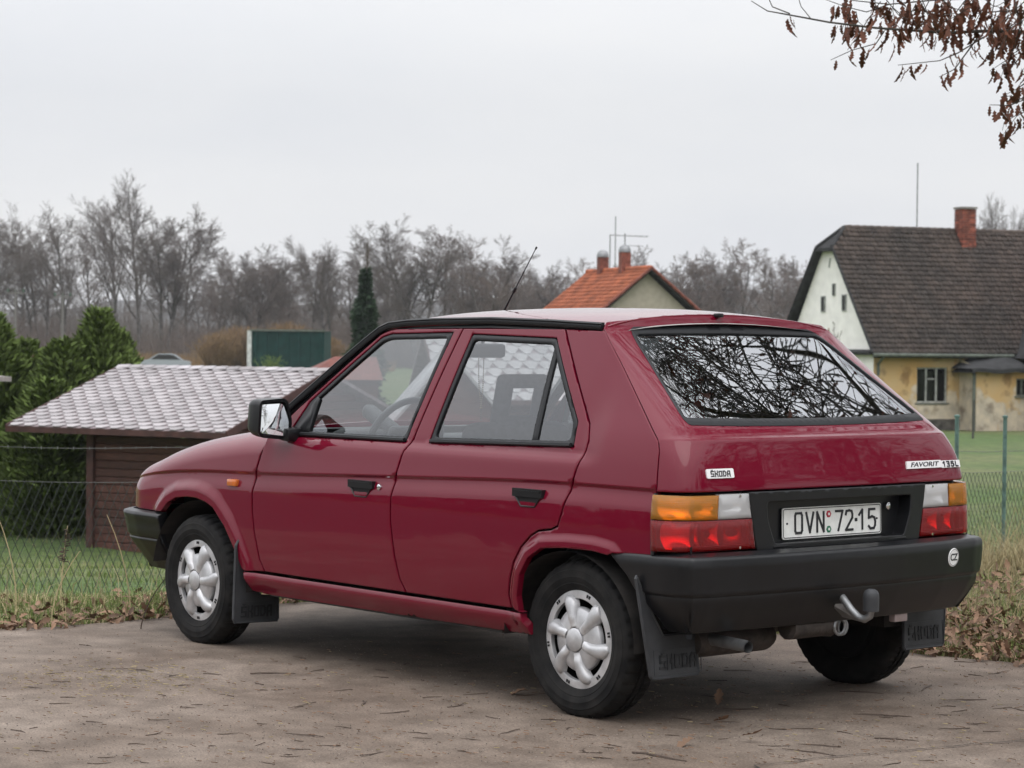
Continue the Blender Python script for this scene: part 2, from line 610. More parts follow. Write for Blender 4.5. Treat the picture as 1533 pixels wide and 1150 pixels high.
    for pi, f in enumerate(me.polygons):
        if pi < nt:
            for vi in f.vertices: ln.append(NV[vi][:])
        else:
            for vi in f.vertices: ln.append(f.normal[:])
    me.normals_split_custom_set(ln)
    ob = bpy.data.objects.new(name, me)
    return link(ob, parent)

def text_mesh(name, txt, size, m, depth=0.001, sx=1.0, shear=0.0, bold=0.0, align='CENTER'):
    cu = bpy.data.curves.new(name, 'FONT')
    cu.body = txt
    cu.size = size
    cu.shear = shear
    cu.extrude = depth
    cu.offset = bold
    cu.align_x = align
    cu.align_y = 'CENTER'
    t = bpy.data.objects.new(name, cu)
    C.objects.link(t)
    dg = bpy.context.evaluated_depsgraph_get()
    me = bpy.data.meshes.new_from_object(t.evaluated_get(dg))
    bpy.data.objects.remove(t)
    bpy.data.curves.remove(cu)
    me.name = name
    me.transform(Matrix.Diagonal((sx, 1, 1, 1)))
    me.materials.clear()
    set_mat(me, m)
    return me

def frame_matrix(p, xdir, ndir):
    n = Vector(ndir).normalized(); x = Vector(xdir); x = (x - n * x.dot(n)).normalized(); y = n.cross(x)
    mm = Matrix.Identity(4)
    for i in range(3): mm[i][0], mm[i][1], mm[i][2], mm[i][3] = x[i], y[i], n[i], p[i]
    return mm

# strokes of a square block alphabet (unit cell 0..1 x 0..1)
BLOCK = {
    'S': [((0.95, 0.93), (0.1, 0.93)), ((0.1, 0.93), (0.1, 0.5)), ((0.1, 0.5), (0.9, 0.5)), ((0.9, 0.5), (0.9, 0.07)), ((0.9, 0.07), (0.05, 0.07))],
    'K': [((0.12, 1), (0.12, 0)), ((0.12, 0.5), (0.62, 0.5)), ((0.62, 0.5), (0.88, 0.72)), ((0.88, 0.72), (0.88, 1)), ((0.62, 0.5), (0.88, 0.28)), ((0.88, 0.28), (0.88, 0))],
    'O': [((0.1, 0.07), (0.1, 0.93)), ((0.1, 0.93), (0.9, 0.93)), ((0.9, 0.93), (0.9, 0.07)), ((0.9, 0.07), (0.1, 0.07))],
    'D': [((0.1, 0.07), (0.1, 0.93)), ((0.1, 0.93), (0.65, 0.93)), ((0.65, 0.93), (0.9, 0.7)), ((0.9, 0.7), (0.9, 0.3)), ((0.9, 0.3), (0.65, 0.07)), ((0.65, 0.07), (0.1, 0.07))],
    'A': [((0.1, 0), (0.1, 0.7)), ((0.1, 0.7), (0.35, 0.93)), ((0.35, 0.93), (0.9, 0.93)), ((0.9, 0.93), (0.9, 0)), ((0.1, 0.42), (0.9, 0.42))],
}
def block_word(word, w, hgt, m, name, th=0.22, depth=0.002, caron=True):
    """word in the square block alphabet, centred, in the XY plane"""
    mb = MB()
    n = len(word)
    pitch = w / n
    cw = pitch * 0.76
    for i, ch in enumerate(word):
        x0 = -w / 2 + i * pitch + (pitch - cw) / 2
        for a, b in BLOCK[ch]:
            A = Vector((x0 + a[0] * cw, (a[1] - 0.5) * hgt, 0)); B = Vector((x0 + b[0] * cw, (b[1] - 0.5) * hgt, 0))
            d = (B - A); L = d.length; ang = math.atan2(d.y, d.x)
            mb.box((A + B) / 2 + Vector((0, 0, depth / 2 + 0.0001 * i)), (L + th * cw, th * cw * 1.1, depth), Matrix.Rotation(ang, 3, 'Z'))
    if caron:
        x0 = -w / 2 + pitch / 2
        for sgn in (-1, 1):
            mb.box((x0 + sgn * cw * 0.13, hgt * 0.64, depth / 2), (cw * 0.4, th * cw * 0.7, depth), Matrix.Rotation(sgn * 0.7, 3, 'Z'))
    return mb.mesh(name, m)

def place_mesh(name, me, parent, matrix):
    o = bpy.data.objects.new(name, me)
    link(o, parent)
    o.matrix_local = matrix
    return o

# site frame: D metres away from the photographer's standpoint along the view over the plot, L metres to the right, z up
DX, DY = math.cos(yaw), math.sin(yaw)
RX, RY = math.sin(yaw), -math.cos(yaw)
def site(D, L, z=0.0):
    return Vector((CAM.x + DX * D + RX * L, CAM.y + DY * D + RY * L, z))
# ================================================================== THE CAR (x forward, y to its left, z up; rear axle at the origin)
car = empty("red_hatchback", (0, 0, 0), label="dark red five-door hatchback parked at the edge of the paved lot", cat="car")

B_low = pchip([0.15, 0.22, 0.262, 0.3, 0.345, 0.45, 0.56, 0.66, 0.75, 0.85, 0.898, 0.913, 0.926, 0.937, 0.96, 1.1, 1.2, 1.3, 1.42],
              [0.735, 0.772, 0.788, 0.795, 0.797, 0.806, 0.8105, 0.8105, 0.806, 0.7885, 0.7785, 0.7705, 0.7605, 0.7525, 0.7465, 0.701, 0.666, 0.628, 0.58])
B_rear = pchip([0.15, 0.22, 0.262, 0.3, 0.345, 0.45, 0.56, 0.66, 0.75, 0.85, 0.905, 0.95, 1.0, 1.1, 1.2, 1.3, 1.42],
               [0.735, 0.772, 0.788, 0.795, 0.797, 0.806, 0.8105, 0.8105, 0.806, 0.79, 0.7785, 0.767, 0.751, 0.708, 0.665, 0.622, 0.5704])
B_front = pchip([.15, .22, .30, .345, .45, .56, .66, .75, .85, .92, 1.0],
                [.735, .772, .795, .797, .806, .8105, .8105, .806, .7925, .779, .765])
groove_z = pchip([-.45, -.406, 0, 1.02, 1.96, 2.40, 2.78, 3.04, 3.2], [.829, .829, .830, .801, .767, .754, .728, .694, .67])
R_ARCH = [(.225, .29), (.258, .357), (.264, .41), (.245, .489), (.199, .553), (.13, .592), (0, .602), (-.133, .602), (-.211, .593), (-.30, .52)]
F_ARCH = [(2.75, .54), (2.727, .562), (2.677, .598), (2.601, .625), (2.50, .635), (2.419, .635), (2.34, .622), (2.28, .602), (2.187, .531), (2.117, .446), (2.06, .36), (2.04, .30)]
R_ARCH_D = densify(R_ARCH, .02, False); F_ARCH_D = densify(F_ARCH, .02, False)

def groove_in(g):
    # swage line: the skin steps in under a sharp edge and swells out again below it
    return .0095 * smooth01(.0065, -.0075, g) * (1 - smooth01(-.009, -.075, g))
def side_y(x, z, kind='auto'):
    x = np.asarray(x, float); z = np.asarray(z, float)
    lo, re, fr = B_low(z), B_rear(z), B_front(z)
    wr = smooth01(.02, -.14, x); wf = smooth01(1.86, 1.94, x)
    y = lo * (1 - wr) + re * wr
    y = y * (1 - wf) + fr * wf
    y = y - .075 * (np.clip(x - 1.6, 0, None) / 1.55) ** 2 - .022 * (np.clip(.3 - x, 0, None) / .75) ** 2
    g = z - groove_z(x)
    y = y - groove_in(g) * smooth01(3.13, 3.0, x)
    P = np.stack([x.ravel(), z.ravel()], 1)
    near = (P[:, 1] < .76) & (P[:, 1] > .25)
    out = np.zeros(len(P))
    for line, wdt, hgt, a0, a1 in ((R_ARCH_D, .056, .0145, -.5, .40), (F_ARCH_D, .082, .0165, 1.9, 3.1)):
        k = near & (P[:, 0] > a0) & (P[:, 0] < a1)
        if k.any():
            d = poly_dist(P[k], line)
            out[k] += hgt * smooth01(wdt, wdt * .40, d)
    return y + out.reshape(y.shape)

def SIDE(u, v):
    return np.stack([u, side_y(u, v), v], -1)

def groove_rows():
    return [(lambda u, k=k: groove_z(u) + k) for k in (-.075, -.055, -.038, -.024, -.014, -.009, -.0065, -.003, 0, .003, .0055, .009, .016)]
SHOULDER = [(lambda u, k=k: np.full_like(u, k)) for k in (.885, .897, .905, .912, .919, .926, .932, .938, .948, .96)]

B_SHUT = [(.940, .360), (.977, .409), (1.005, .50), (1.031, .631), (1.033, .721), (1.020, .80), (.994, .905), (.968, .948), (.858, 1.378)]
C_SHUT = [(.316, .360), (.328, .41), (.317, .466), (.296, .53), (.253, .590), (.20, .634), (.160, .654), (.09, .664), (.058, .678), (.006, .83), (-.022, .95), (-.024, .985), (-.006, 1.04), (.268, 1.378)]
A_SHUT = [(1.905, .360), (1.939, .41), (1.971, .524), (1.987, .61), (1.989, .676), (1.972, .768), (1.925, .925)]
FDOOR = A_SHUT + [(1.80, 1.03), (1.368, 1.352), (1.33, 1.366), (1.28, 1.374)] + B_SHUT[::-1]
RDOOR = B_SHUT + C_SHUT[::-1]
FWIN = [(1.80, .932), (1.71, 1.07), (1.355, 1.336), (1.30, 1.350), (.914, 1.358), (1.012, .938)]
RWIN = [(.866, .940), (.790, 1.352), (.300, 1.340), (.060, 1.045), (.052, .958)]
TG_SHUT = [(.05, 1.372), (-.375, .998), (-.392, .962), (-.410, .832), (-.404, .812)]
QUARTER = [(.268, 1.378)] + C_SHUT[::-1][1:] + [(.30, .352), (.232, .300), (.250, .352), (.262, .41), (.243, .489), (.198, .552), (.13, .590), (0, .600), (-.133, .601), (-.213, .592), (-.23, .602)] + [(-.409, .606)] + [(-.404, .812), (-.410, .832), (-.392, .962), (-.375, .998), (.05, 1.372)]
# the strip between rear door and wheel arch runs down to the sill
QUARTER = [(.268, 1.378)] + C_SHUT[::-1][1:-1] + [(.316, .362), (.240, .355)] + R_ARCH[1:9] + [(-.235, .603), (-.409, .606), (-.404, .812), (-.410, .832), (-.392, .962), (-.375, .998), (.05, 1.372)]
SILL = [(2.045, .352), (1.93, .352), (.25, .352), (.225, .300), (.222, .272), (.30, .270), (1.95, .262), (2.02, .27)]

def sill_surf(u, v):
    y = side_y(u, np.full_like(v, .345) * 0 + v) + .002 + .005 * smooth01(.352, .338, v) - .030 * smooth01(.330, .268, v)
    return np.stack([u, y, v], -1)

# front wing: lower part on the side surface, then a rounded shoulder up to the bonnet; the nose turns the corner in plan
sh_z = pchip([1.9, 1.95, 2.125, 2.255, 2.52, 2.745, 2.905, 3.085, 3.15, 3.22], [.957, .952, .938, .923, .884, .834, .786, .735, .700, .655])
SB, SA = .11, .135
U0, UA, UB = 2.93, .235, .16
def wing(u, v):
    t = np.clip((u - U0) / UA, 0, 1.5)
    x = np.where(u > U0, U0 + UA * np.sin(t), u)
    zs = sh_z(x)
    z0 = zs - SB
    w = np.clip((v - z0) / SB, 0, 1.5708)
    z = np.where(v > z0, z0 + SB * np.sin(w), v)
    y = side_y(x, z) - SA * (1 - np.cos(w)) - UB * (1 - np.cos(t))
    return np.stack([x, y, z], -1)
def wing_top(u):
    t = np.clip((u - U0) / UA, 0, 1.5)
    x = np.where(u > U0, U0 + UA * np.sin(t), u)
    return sh_z(x) - SB + SB * 1.5
_top = [(float(u), float(wing_top(np.array(u)))) for u in np.linspace(3.20, 1.93, 24)]
WING = [(1.905, .360), (1.939, .41), (1.971, .524), (1.987, .61), (1.989, .676), (1.972, .768), (1.935, .90)]
WING = WING + _top[::-1] + [(3.22, .62), (3.22, .553), (2.80, .553), (2.735, .556)] + F_ARCH[1:11] + [(2.04, .352)]
wing_rows = groove_rows() + [(lambda u, k=k: wing_top(u) - SB * k) for k in (.06, .15, .3, .5, .7, .9, 1.1, 1.3, 1.5)]

def arch_rings(line, ds):
    out = []
    line = np.array(line)
    t = np.gradient(line, axis=0); t /= np.linalg.norm(t, axis=1)[:, None]
    n = np.stack([-t[:, 1], t[:, 0]], 1)
    c = np.array([line[:, 0].mean(), .28])
    n *= np.sign(np.sum(n * (line - c), 1))[:, None]
    for d in ds: out.append(line + n * d)
    return [np.concatenate(out)]
R_EXTRA = arch_rings(R_ARCH_D, (.008, .016, .0225, .030, .038, .046, .054, .062))
F_EXTRA = arch_rings(F_ARCH_D, (.010, .020, .030, .036, .046, .056, .066, .076, .084, .094))

def make_door(name, outline, win, sd):
    d = panel(name, outline, SIDE, M['paint'], car, holes=[win], h=.032, rows=groove_rows() + SHOULDER, side=sd, flange=.03, flip=True, extra=R_EXTRA if name == "rear_door" else ())
    # dark inner trim below the window and window aperture lining
    return d

def off_side(dy):
    return lambda u, v: np.stack([u, side_y(u, v) - dy, v], -1)

for sd in (1, -1):
    fd = make_door("front_door", FDOOR, FWIN, sd)
    rd = make_door("rear_door", RDOOR, RWIN, sd)
    panel("rear_quarter_panel", QUARTER, SIDE, M['paint'], car, h=.032, rows=groove_rows(), side=sd, flange=.025, flip=True, extra=R_EXTRA)
    panel("sill", SILL, sill_surf, M['paint'], car, h=.04, side=sd, flange=.03, inset=.001, flip=True)
    panel("front_wing", WING, wing, M['paint'], car, h=.034, rows=wing_rows, side=sd, flange=.025, flip=True, extra=F_EXTRA)
    # window rubbers and panes
    for door, win, ins in ((fd, FWIN, .018), (rd, RWIN, .020)):
        inner = round_corners(offset_poly(win, ins if area2(win) > 0 else ins), .02)
        outer = round_corners(win, .012)
        panel("window_seal", outer, off_side(.001), M['rubber'], door, holes=[inner], h=.03, side=sd, flange=.02, inset=.0005, hole_flange=.012, ring=False, flip=True)
        pane_poly = offset_poly(win, ins * .6)
        panel("window_pane", pane_poly, off_side(.011), M['glass'], door, h=.05, side=sd, flange=0, round_edge=0, inset=0, ring=False, flip=True)
        panel("door_trim", [(p[0], p[1]) for p in ([(1.88, .40), (1.92, .66), (1.80, .915), (1.02, .925), (1.01, .66), (.97, .42)] if win is FWIN else [(.96, .42), (1.0, .66), (.90, .925), (.06, .93), (.06, .70), (.34, .60), (.36, .42)])],
              off_side(.075), M['dash'], door, h=.1, side=sd, flange=.03, round_edge=0, flip=True)
    # small upright quarter-light bar of the rear door and the mirror triangle of the front one
    panel("window_bar", [(.297, 1.325), (.275, 1.325), (.252, .958), (.282, .958)], off_side(.003), M['rubber'], rd, h=.05, side=sd, flange=.012, inset=0, ring=False, flip=True)
    panel("mirror_triangle", [(1.79, .940), (1.705, 1.066), (1.668, 1.094), (1.652, 1.085), (1.665, .940)], off_side(.000), M['black'], fd, h=.05, side=sd, flange=.015, inset=0, ring=False, flip=True)
    # sill below belt: the black strip under the panes
    for door, x0, x1, z0, z1 in ((fd, 1.80, 1.012, .934, .938), (rd, .868, .052, .940, .958)):
        mb = MB()
        mb.tube([(x, sd * (float(side_y(x, z0 + (z1 - z0) * (x0 - x) / (x0 - x1) + .004)) + .001), z0 + (z1 - z0) * (x0 - x) / (x0 - x1) + .005) for x in np.linspace(x0 - .01, x1 + .01, 12)], .0085, 6)
        mb.build("belt_strip", M['rubber'], door, 40)
    # drip rail along roof edge and A-pillar
    dr = MB()
    rail = [(1.975, .742, .955), (1.90, .731, 1.005), (1.82, .708, 1.064), (1.60, .654, 1.222), (1.46, .618, 1.320), (1.385, .600, 1.368), (1.33, .594, 1.386), (1.22, .590, 1.395), (1.05, .588, 1.401), (.70, .588, 1.405), (.35, .588, 1.396), (.075 if sd > 0 else .15, .589, 1.385)]
    rail = [Vector((a, b * sd, c)) for a, b, c in rail]
    prof = [(-.010, -.013), (.005, -.013), (.009, -.008), (.009, .001), (.004, .004), (.007, .009), (.002, .014), (-.012, .014)]   # outwards, up
    vv, ff = [], []
    for i, p in enumerate(rail):
        t = (rail[min(i + 1, len(rail) - 1)] - rail[max(i - 1, 0)]).normalized()
        o_ = Vector((0, sd, 0)); o_ = (o_ - t * o_.dot(t)).normalized()
        u_ = t.cross(o_) * (-1 if sd > 0 else 1)
        if u_.z < 0: u_ = -u_
        for a, b in prof: vv.append(p + o_ * a + u_ * b)
    k = len(prof)
    for i in range(len(rail) - 1):
        for j in range(k):
            q = (i * k + j, i * k + (j + 1) % k, (i + 1) * k + (j + 1) % k, (i + 1) * k + j)
            ff.append(q if sd > 0 else q[::-1])
    ff.append(tuple(range(k))); ff.append(tuple((len(rail) - 1) * k + j for j in range(k)))
    dr.add(vv, ff); dr.build("drip_rail", M['rubber'], car, 50)
    ci = MB(); ci.tube([p + Vector((0, -sd * .030, -.022)) for p in rail], .026, 6); ci.build("roof_frame", M['black'], car)

    # door handles: flap with a recessed cup
    for door, hx, hz in ((fd, 1.226, .775), (rd, .222, .798)):
        h = MB()
        def hp(a, b, d, hx=hx, hz=hz):
            return (hx - a, sd * (float(side_y(hx - a, hz - .03)) + d), hz + b)
        h.prism([(-.081, .002), (.081, .002), (.081, -.027), (-.081, -.027)], -.01, .009, hp)
        h.prism([(-.075, -.004), (.075, -.004), (.070, -.011), (-.070, -.011)], .008, .012, hp)
        o = h.build("handle", M['black'], door, 30)
        g = MB()
        g.prism([(-.062, -.026), (.062, -.026), (.036, -.058), (-.036, -.058)], -.01, .003, hp)
        g.build("handle_cup", M['dark'], door)
        r_ = MB()
        loop = [(-.066, -.027), (-.038, -.061), (.038, -.061), (.066, -.027)]
        r_.tube([hp(a, b, .004) for a, b in loop], .0036, 6)
        r_.build("handle_cup_rim", M['black'], door, 40)
    lk = MB()
    lk.lathe([(0, .005), (.008, .005), (.0115, .003), (.0125, 0), (.0125, -.004)], 20, 'y')
    lk.v = [(x, y * sd, z) for x, y, z in lk.v]
    lk.build("lock", M['chrome'], fd, 40, loc=(1.111, sd * float(side_y(1.111, .745)), .757))
    # amber side repeater
    rpb = MB()
    rpb.rbox((0, 0, 0), (.072, .022, .030), .006)
    ob = rpb.build("side_repeater", M['amberside'], car, 30, loc=(2.137, sd * (float(side_y(2.137, .72)) + .006), .719))
    ob.rotation_euler = (0, 0, -sd * .02)

# ---------------------------------------------------------------- roof, windscreen, bonnet
re_z = pchip([-.02, .05, .3, .7, 1.05, 1.25, 1.36, 1.42], [1.384, 1.396, 1.409, 1.415, 1.410, 1.400, 1.380, 1.362])
def roof_s(u, v):
    e = np.where(u > 1.3, .588 + (u - 1.3) * .15, .588)
    cam_ = .047 * (1 - (v / .588) ** 2) * (.75 + .25 * smooth01(-.05, .35, u)) * (1 - .25 * smooth01(1.2, 1.42, u))
    return np.stack([u, v, re_z(u) + cam_ - .012 * (np.abs(v) / .588) ** 8], -1)
panel("roof", [(.052, -.580), (1.372, -.592), (1.400, -.30), (1.41, 0), (1.400, .30), (1.372, .592), (.052, .580), (.066, .3), (.072, 0), (.066, -.3)], roof_s, M['paint'], car, h=.06, flange=.02)
panel("headliner", [(.03, -.57), (1.38, -.57), (1.38, .57), (.03, .57)], lambda u, v: roof_s(u, v) - np.array([0, 0, .03]), M['headliner'], car, h=.12, flange=0, ring=False, round_edge=0)
def screen_s(u, v):     # u across (y), v 0 bottom .. 1 top
    w = .715 + (.585 - .715) * v
    y = u * w
    bow = (1 - u ** 2)
    x = (1.955 + .10 * bow) * (1 - v) + (1.375 + .04 * bow) * v
    z = .955 * (1 - v) + (1.372 + .035 * bow) * v
    return np.stack([x, y, z], -1)
panel("windscreen", [(-1, 0), (1, 0), (1, 1), (-1, 1)], screen_s, M['glass'], car, h=.08, flange=0, ring=False, round_edge=0, inset=0, flip=True)
def bonnet_s(u, v):
    t = wing(u, wing_top(u))
    ye = t[:, 1]
    s = np.clip(v, -1, 1)
    bulge = .028 * (1 - s ** 2)
    x = t[:, 0] + .05 * smooth01(2.9, 3.2, u) * (1 - s ** 2) * 1.2
    return np.stack([x, s * ye, t[:, 2] + bulge - .0005], -1)
panel("bonnet", [(1.99, -1), (3.19, -1), (3.19, 1), (1.99, 1)], bonnet_s, M['paint'], car, h=.07, flange=.03, inset=0, ring=False)
mb = MB(); mb.rbox((1.99, 0, .935), (.12, 1.36, .03), .01); mb.build("scuttle", M['black'], car, 40)
# front face below the bonnet, with headlamps and grille
def nose_s(u, v):
    w = wing(np.full_like(u, 3.20), np.full_like(u, .62))
    ye = w[:, 1]
    x = w[:, 0] + .055 * (1 - (u) ** 2) + .03 * smooth01(.70, .54, v)
    return np.stack([x, u * ye, v], -1)
panel("front_face", [(-1, .50), (1, .50), (1, .665), (-1, .665)], nose_s, M['paint'], car, h=.07, flange=.02, inset=0, ring=False)
for sd in (1, -1):
    panel("headlamp", [(sd * .45, .56), (sd * .86, .56), (sd * .86, .655), (sd * .45, .655)][::sd], nose_s, M['clear'], car, h=.07, flange=.02, lift=.012, inset=0, ring=False)
panel("radiator_grille", [(-.42, .565), (.42, .565), (.42, .65), (-.42, .65)], nose_s, M['black'], car, h=.07, flange=.02, lift=.010, inset=0, ring=False)

# ---------------------------------------------------------------- tail: surface in plan from shut line round the corner to the middle
xs_z = lambda z: np.interp(z, [.55, .606, .812, .832, .962, .998, 1.372, 1.42], [-.409, -.409, -.404, -.410, -.392, -.375, .050, .10])
w_z = lambda z: side_y(np.asarray(xs_z(z)) + .0, np.asarray(z, float)) + groove_in(np.asarray(z) - groove_z(xs_z(z)))
xr_z = pchip([.55, .617, .73, .818, .835, .90, .975, .997, 1.001, 1.0035, 1.0065, 1.010, 1.026, 1.036, 1.046, 1.12, 1.25, 1.36, 1.384, 1.392, 1.40, 1.408, 1.415, 1.44],
             [-.548, -.546, -.545, -.545, -.544, -.530, -.512, -.506, -.5035, -.499, -.492, -.4855, -.466, -.4545, -.440, -.3327, -.1443, .0152, .050, .056, .061, .066, .070, .09])
t_lo = t_up = lambda a: .25 * a + .75 * (1 - (1 - a) ** 2)
def TAIL(q, v):
    q = np.asarray(q, float); v = np.asarray(v, float)
    a = np.abs(q)
    k = smooth01(.90, 1.036, v)
    t = t_lo(np.clip(a, 0, 1.05))
    g = (1 - (.20 * t ** 2 + .80 * t ** 28)) * (1 - k) + (1 - (.25 * t ** 2 + .75 * t ** 14)) * k
    y = np.sign(q) * t * w_z(v)
    x = xs_z(v) + (xr_z(v) - xs_z(v)) * g
    dome = .028 * smooth01(1.380, 1.41, v) * (1 - t ** 2)
    return np.stack([x, y, v + dome], -1)
_qq = np.linspace(0, 1, 800)
def q_of(y, z):
    p = TAIL(_qq, np.full_like(_qq, z))
    return math.copysign(float(np.interp(abs(y), p[:, 1], _qq)), y)
def yz(pts):
    return [(q_of(y, z), z) for y, z in pts]
TAILF = lambda q, v: TAIL(q, v)
rw_out = yz([(-.488, 1.374), (0, 1.381), (.488, 1.374), (.540, 1.25), (.594, 1.12), (.619, 1.056), (0.3, 1.049), (0, 1.047), (-.3, 1.049), (-.619, 1.056), (-.594, 1.12), (-.540, 1.25)])
rw_out = round_corners(rw_out, .06, 3)
rows_t = [(lambda u, k=k: np.full_like(u, k)) for k in (.824, .832, .842, .86, .975, .985, .992, .996, .999, 1.001, 1.003, 1.005, 1.0075, 1.010, 1.015, 1.021, 1.029, 1.037, 1.38, 1.39, 1.40)]
gate = panel("tailgate", [(-1, .822), (1, .822), (1, 1.385), (.9, 1.405), (0, 1.409), (-.9, 1.405), (-1, 1.385)], TAILF, M['paint'], car, holes=[rw_out], h=.026, rows=rows_t, flange=.03, flip=True)
rw_in = round_corners(offset_poly(rw_out, .016), .03, 3)
panel("window_seal", offset_poly(rw_out, -.009), TAILF, M['rubber'], gate, holes=[rw_in], h=.03, flange=.012, flip=True, lift=.004, inset=0, ring=False, hole_flange=.008)
panel("rear_window", offset_poly(rw_out, .006), TAILF, M['rglass'], gate, h=.04, flange=0, flip=True, lift=-.004, inset=0, ring=False, round_edge=0)
nb_ = MB(); nb_.rbox((0, 0, 0), (.03, .022, .014), .005)
nb_.build("washer_nozzle", M['black'], gate, 40, loc=(-.438, -.06, 1.026))
nb2 = MB(); nb2.rbox((0, 0, 0), (.03, .03, .016), .005)
nb2.build("bump_stop", M['black'], gate, 40, loc=(.055, .02, 1.432))
# narrow plate figures drawn as strokes, 75 mm high
GL = {
    'O': [[(.12, .0), (.02, .12), (.02, .88), (.12, 1), (.78, 1), (.9, .88), (.9, .12), (.78, 0), (.12, 0)]],
    'V': [[(.0, 1), (.46, 0), (.92, 1)]],
    'N': [[(.03, 0), (.03, 1), (.88, 0), (.88, 1)]],
    '7': [[(.0, 1), (.9, 1), (.32, 0)]],
    '2': [[(.02, .8), (.12, .97), (.5, 1), (.8, .96), (.9, .8), (.88, .62), (.02, 0), (.92, 0)]],
    '3': [[(.02, 1), (.85, 1), (.85, .56), (.35, .52), (.85, .46), (.85, 0), (.02, 0)]],
    'L': [[(.08, 1), (.08, 0), (.85, 0)]],
    '1': [[(.12, .74), (.55, 1), (.55, 0)]],
    '5': [[(.85, 1), (.1, 1), (.05, .55), (.5, .62), (.82, .55), (.92, .36), (.9, .15), (.72, .0), (.25, 0), (.03, .12)]],
}
def glyph(ch, w, h, th):
    g = MB()
    for st in GL[ch]:
        for i, (a, b) in enumerate(zip(st[:-1], st[1:])):
            A = Vector((a[0] * w, (a[1] - .5) * h, 0)); Bp = Vector((b[0] * w, (b[1] - .5) * h, 0)); d = Bp - A
            g.box((A + Bp) / 2 + Vector((0, 0, .0012 + .00005 * i)), (d.length + th * .8, th, .0024), Matrix.Rotation(math.atan2(d.y, d.x), 3, 'Z'))
    return g
# maker's plate and model plate on the tailgate, as flat plates with raised letters
def tail_frame(y, z, lift=.002):
    q = q_of(y, z); e = .004
    P = TAIL(np.array([q]), np.array([z]))[0]
    du = TAIL(np.array([q - e]), np.array([z]))[0] - TAIL(np.array([q + e]), np.array([z]))[0]
    dv = TAIL(np.array([q]), np.array([z + .004]))[0] - TAIL(np.array([q]), np.array([z - .004]))[0]
    n = Vector(dv).cross(Vector(du)).normalized()
    if n.x > 0: n = -n
    return frame_matrix(Vector(P) + n * lift, Vector(du), n)
bd = MB(); bd.prism(round_corners([(-.062, -.0165), (.062, -.0165), (.062, .0165), (-.062, .0165)], .006, 3), -.004, .002, lambda a, b, h: (a, b, h))
ob = place_mesh("maker_plate", bd.mesh("maker_plate", M['sticker']), gate, tail_frame(.581, .886, .002))
place_mesh("lettering", block_word("SKODA", .092, .0195, M['ink'], "lettering", .24, .0012), ob, Matrix.Translation((0, -.001, .002)))
fav = MB()
fav.prism([(-.172, -.0145), (.036, -.0145), (.036, .0135), (-.168, .0135)], -.004, .002, lambda a, b, h: (a, b, h))
fav.prism([(.0362, -.0165), (.150, -.0165), (.150, .0105), (.0362, .0105)], -.004, .0021, lambda a, b, h: (a, b, h))
ob = place_mesh("model_plate", fav.mesh("model_plate", M['sticker']), gate, tail_frame(-.542, .889, .003))
place_mesh("lettering", text_mesh("lettering", "FAVORIT", .0235, M['ink'], .0006, 1.75, .30, .0003), ob, Matrix.Translation((-.068, -.001, .0026)))
for ch, x in (('1', .044), ('3', .068), ('5', .0945), ('L', .121)):
    place_mesh("lettering", glyph(ch, .017, .0175, .0046).mesh("lettering", M['ink']), ob, Matrix.Translation((x, -.003, .0018)))

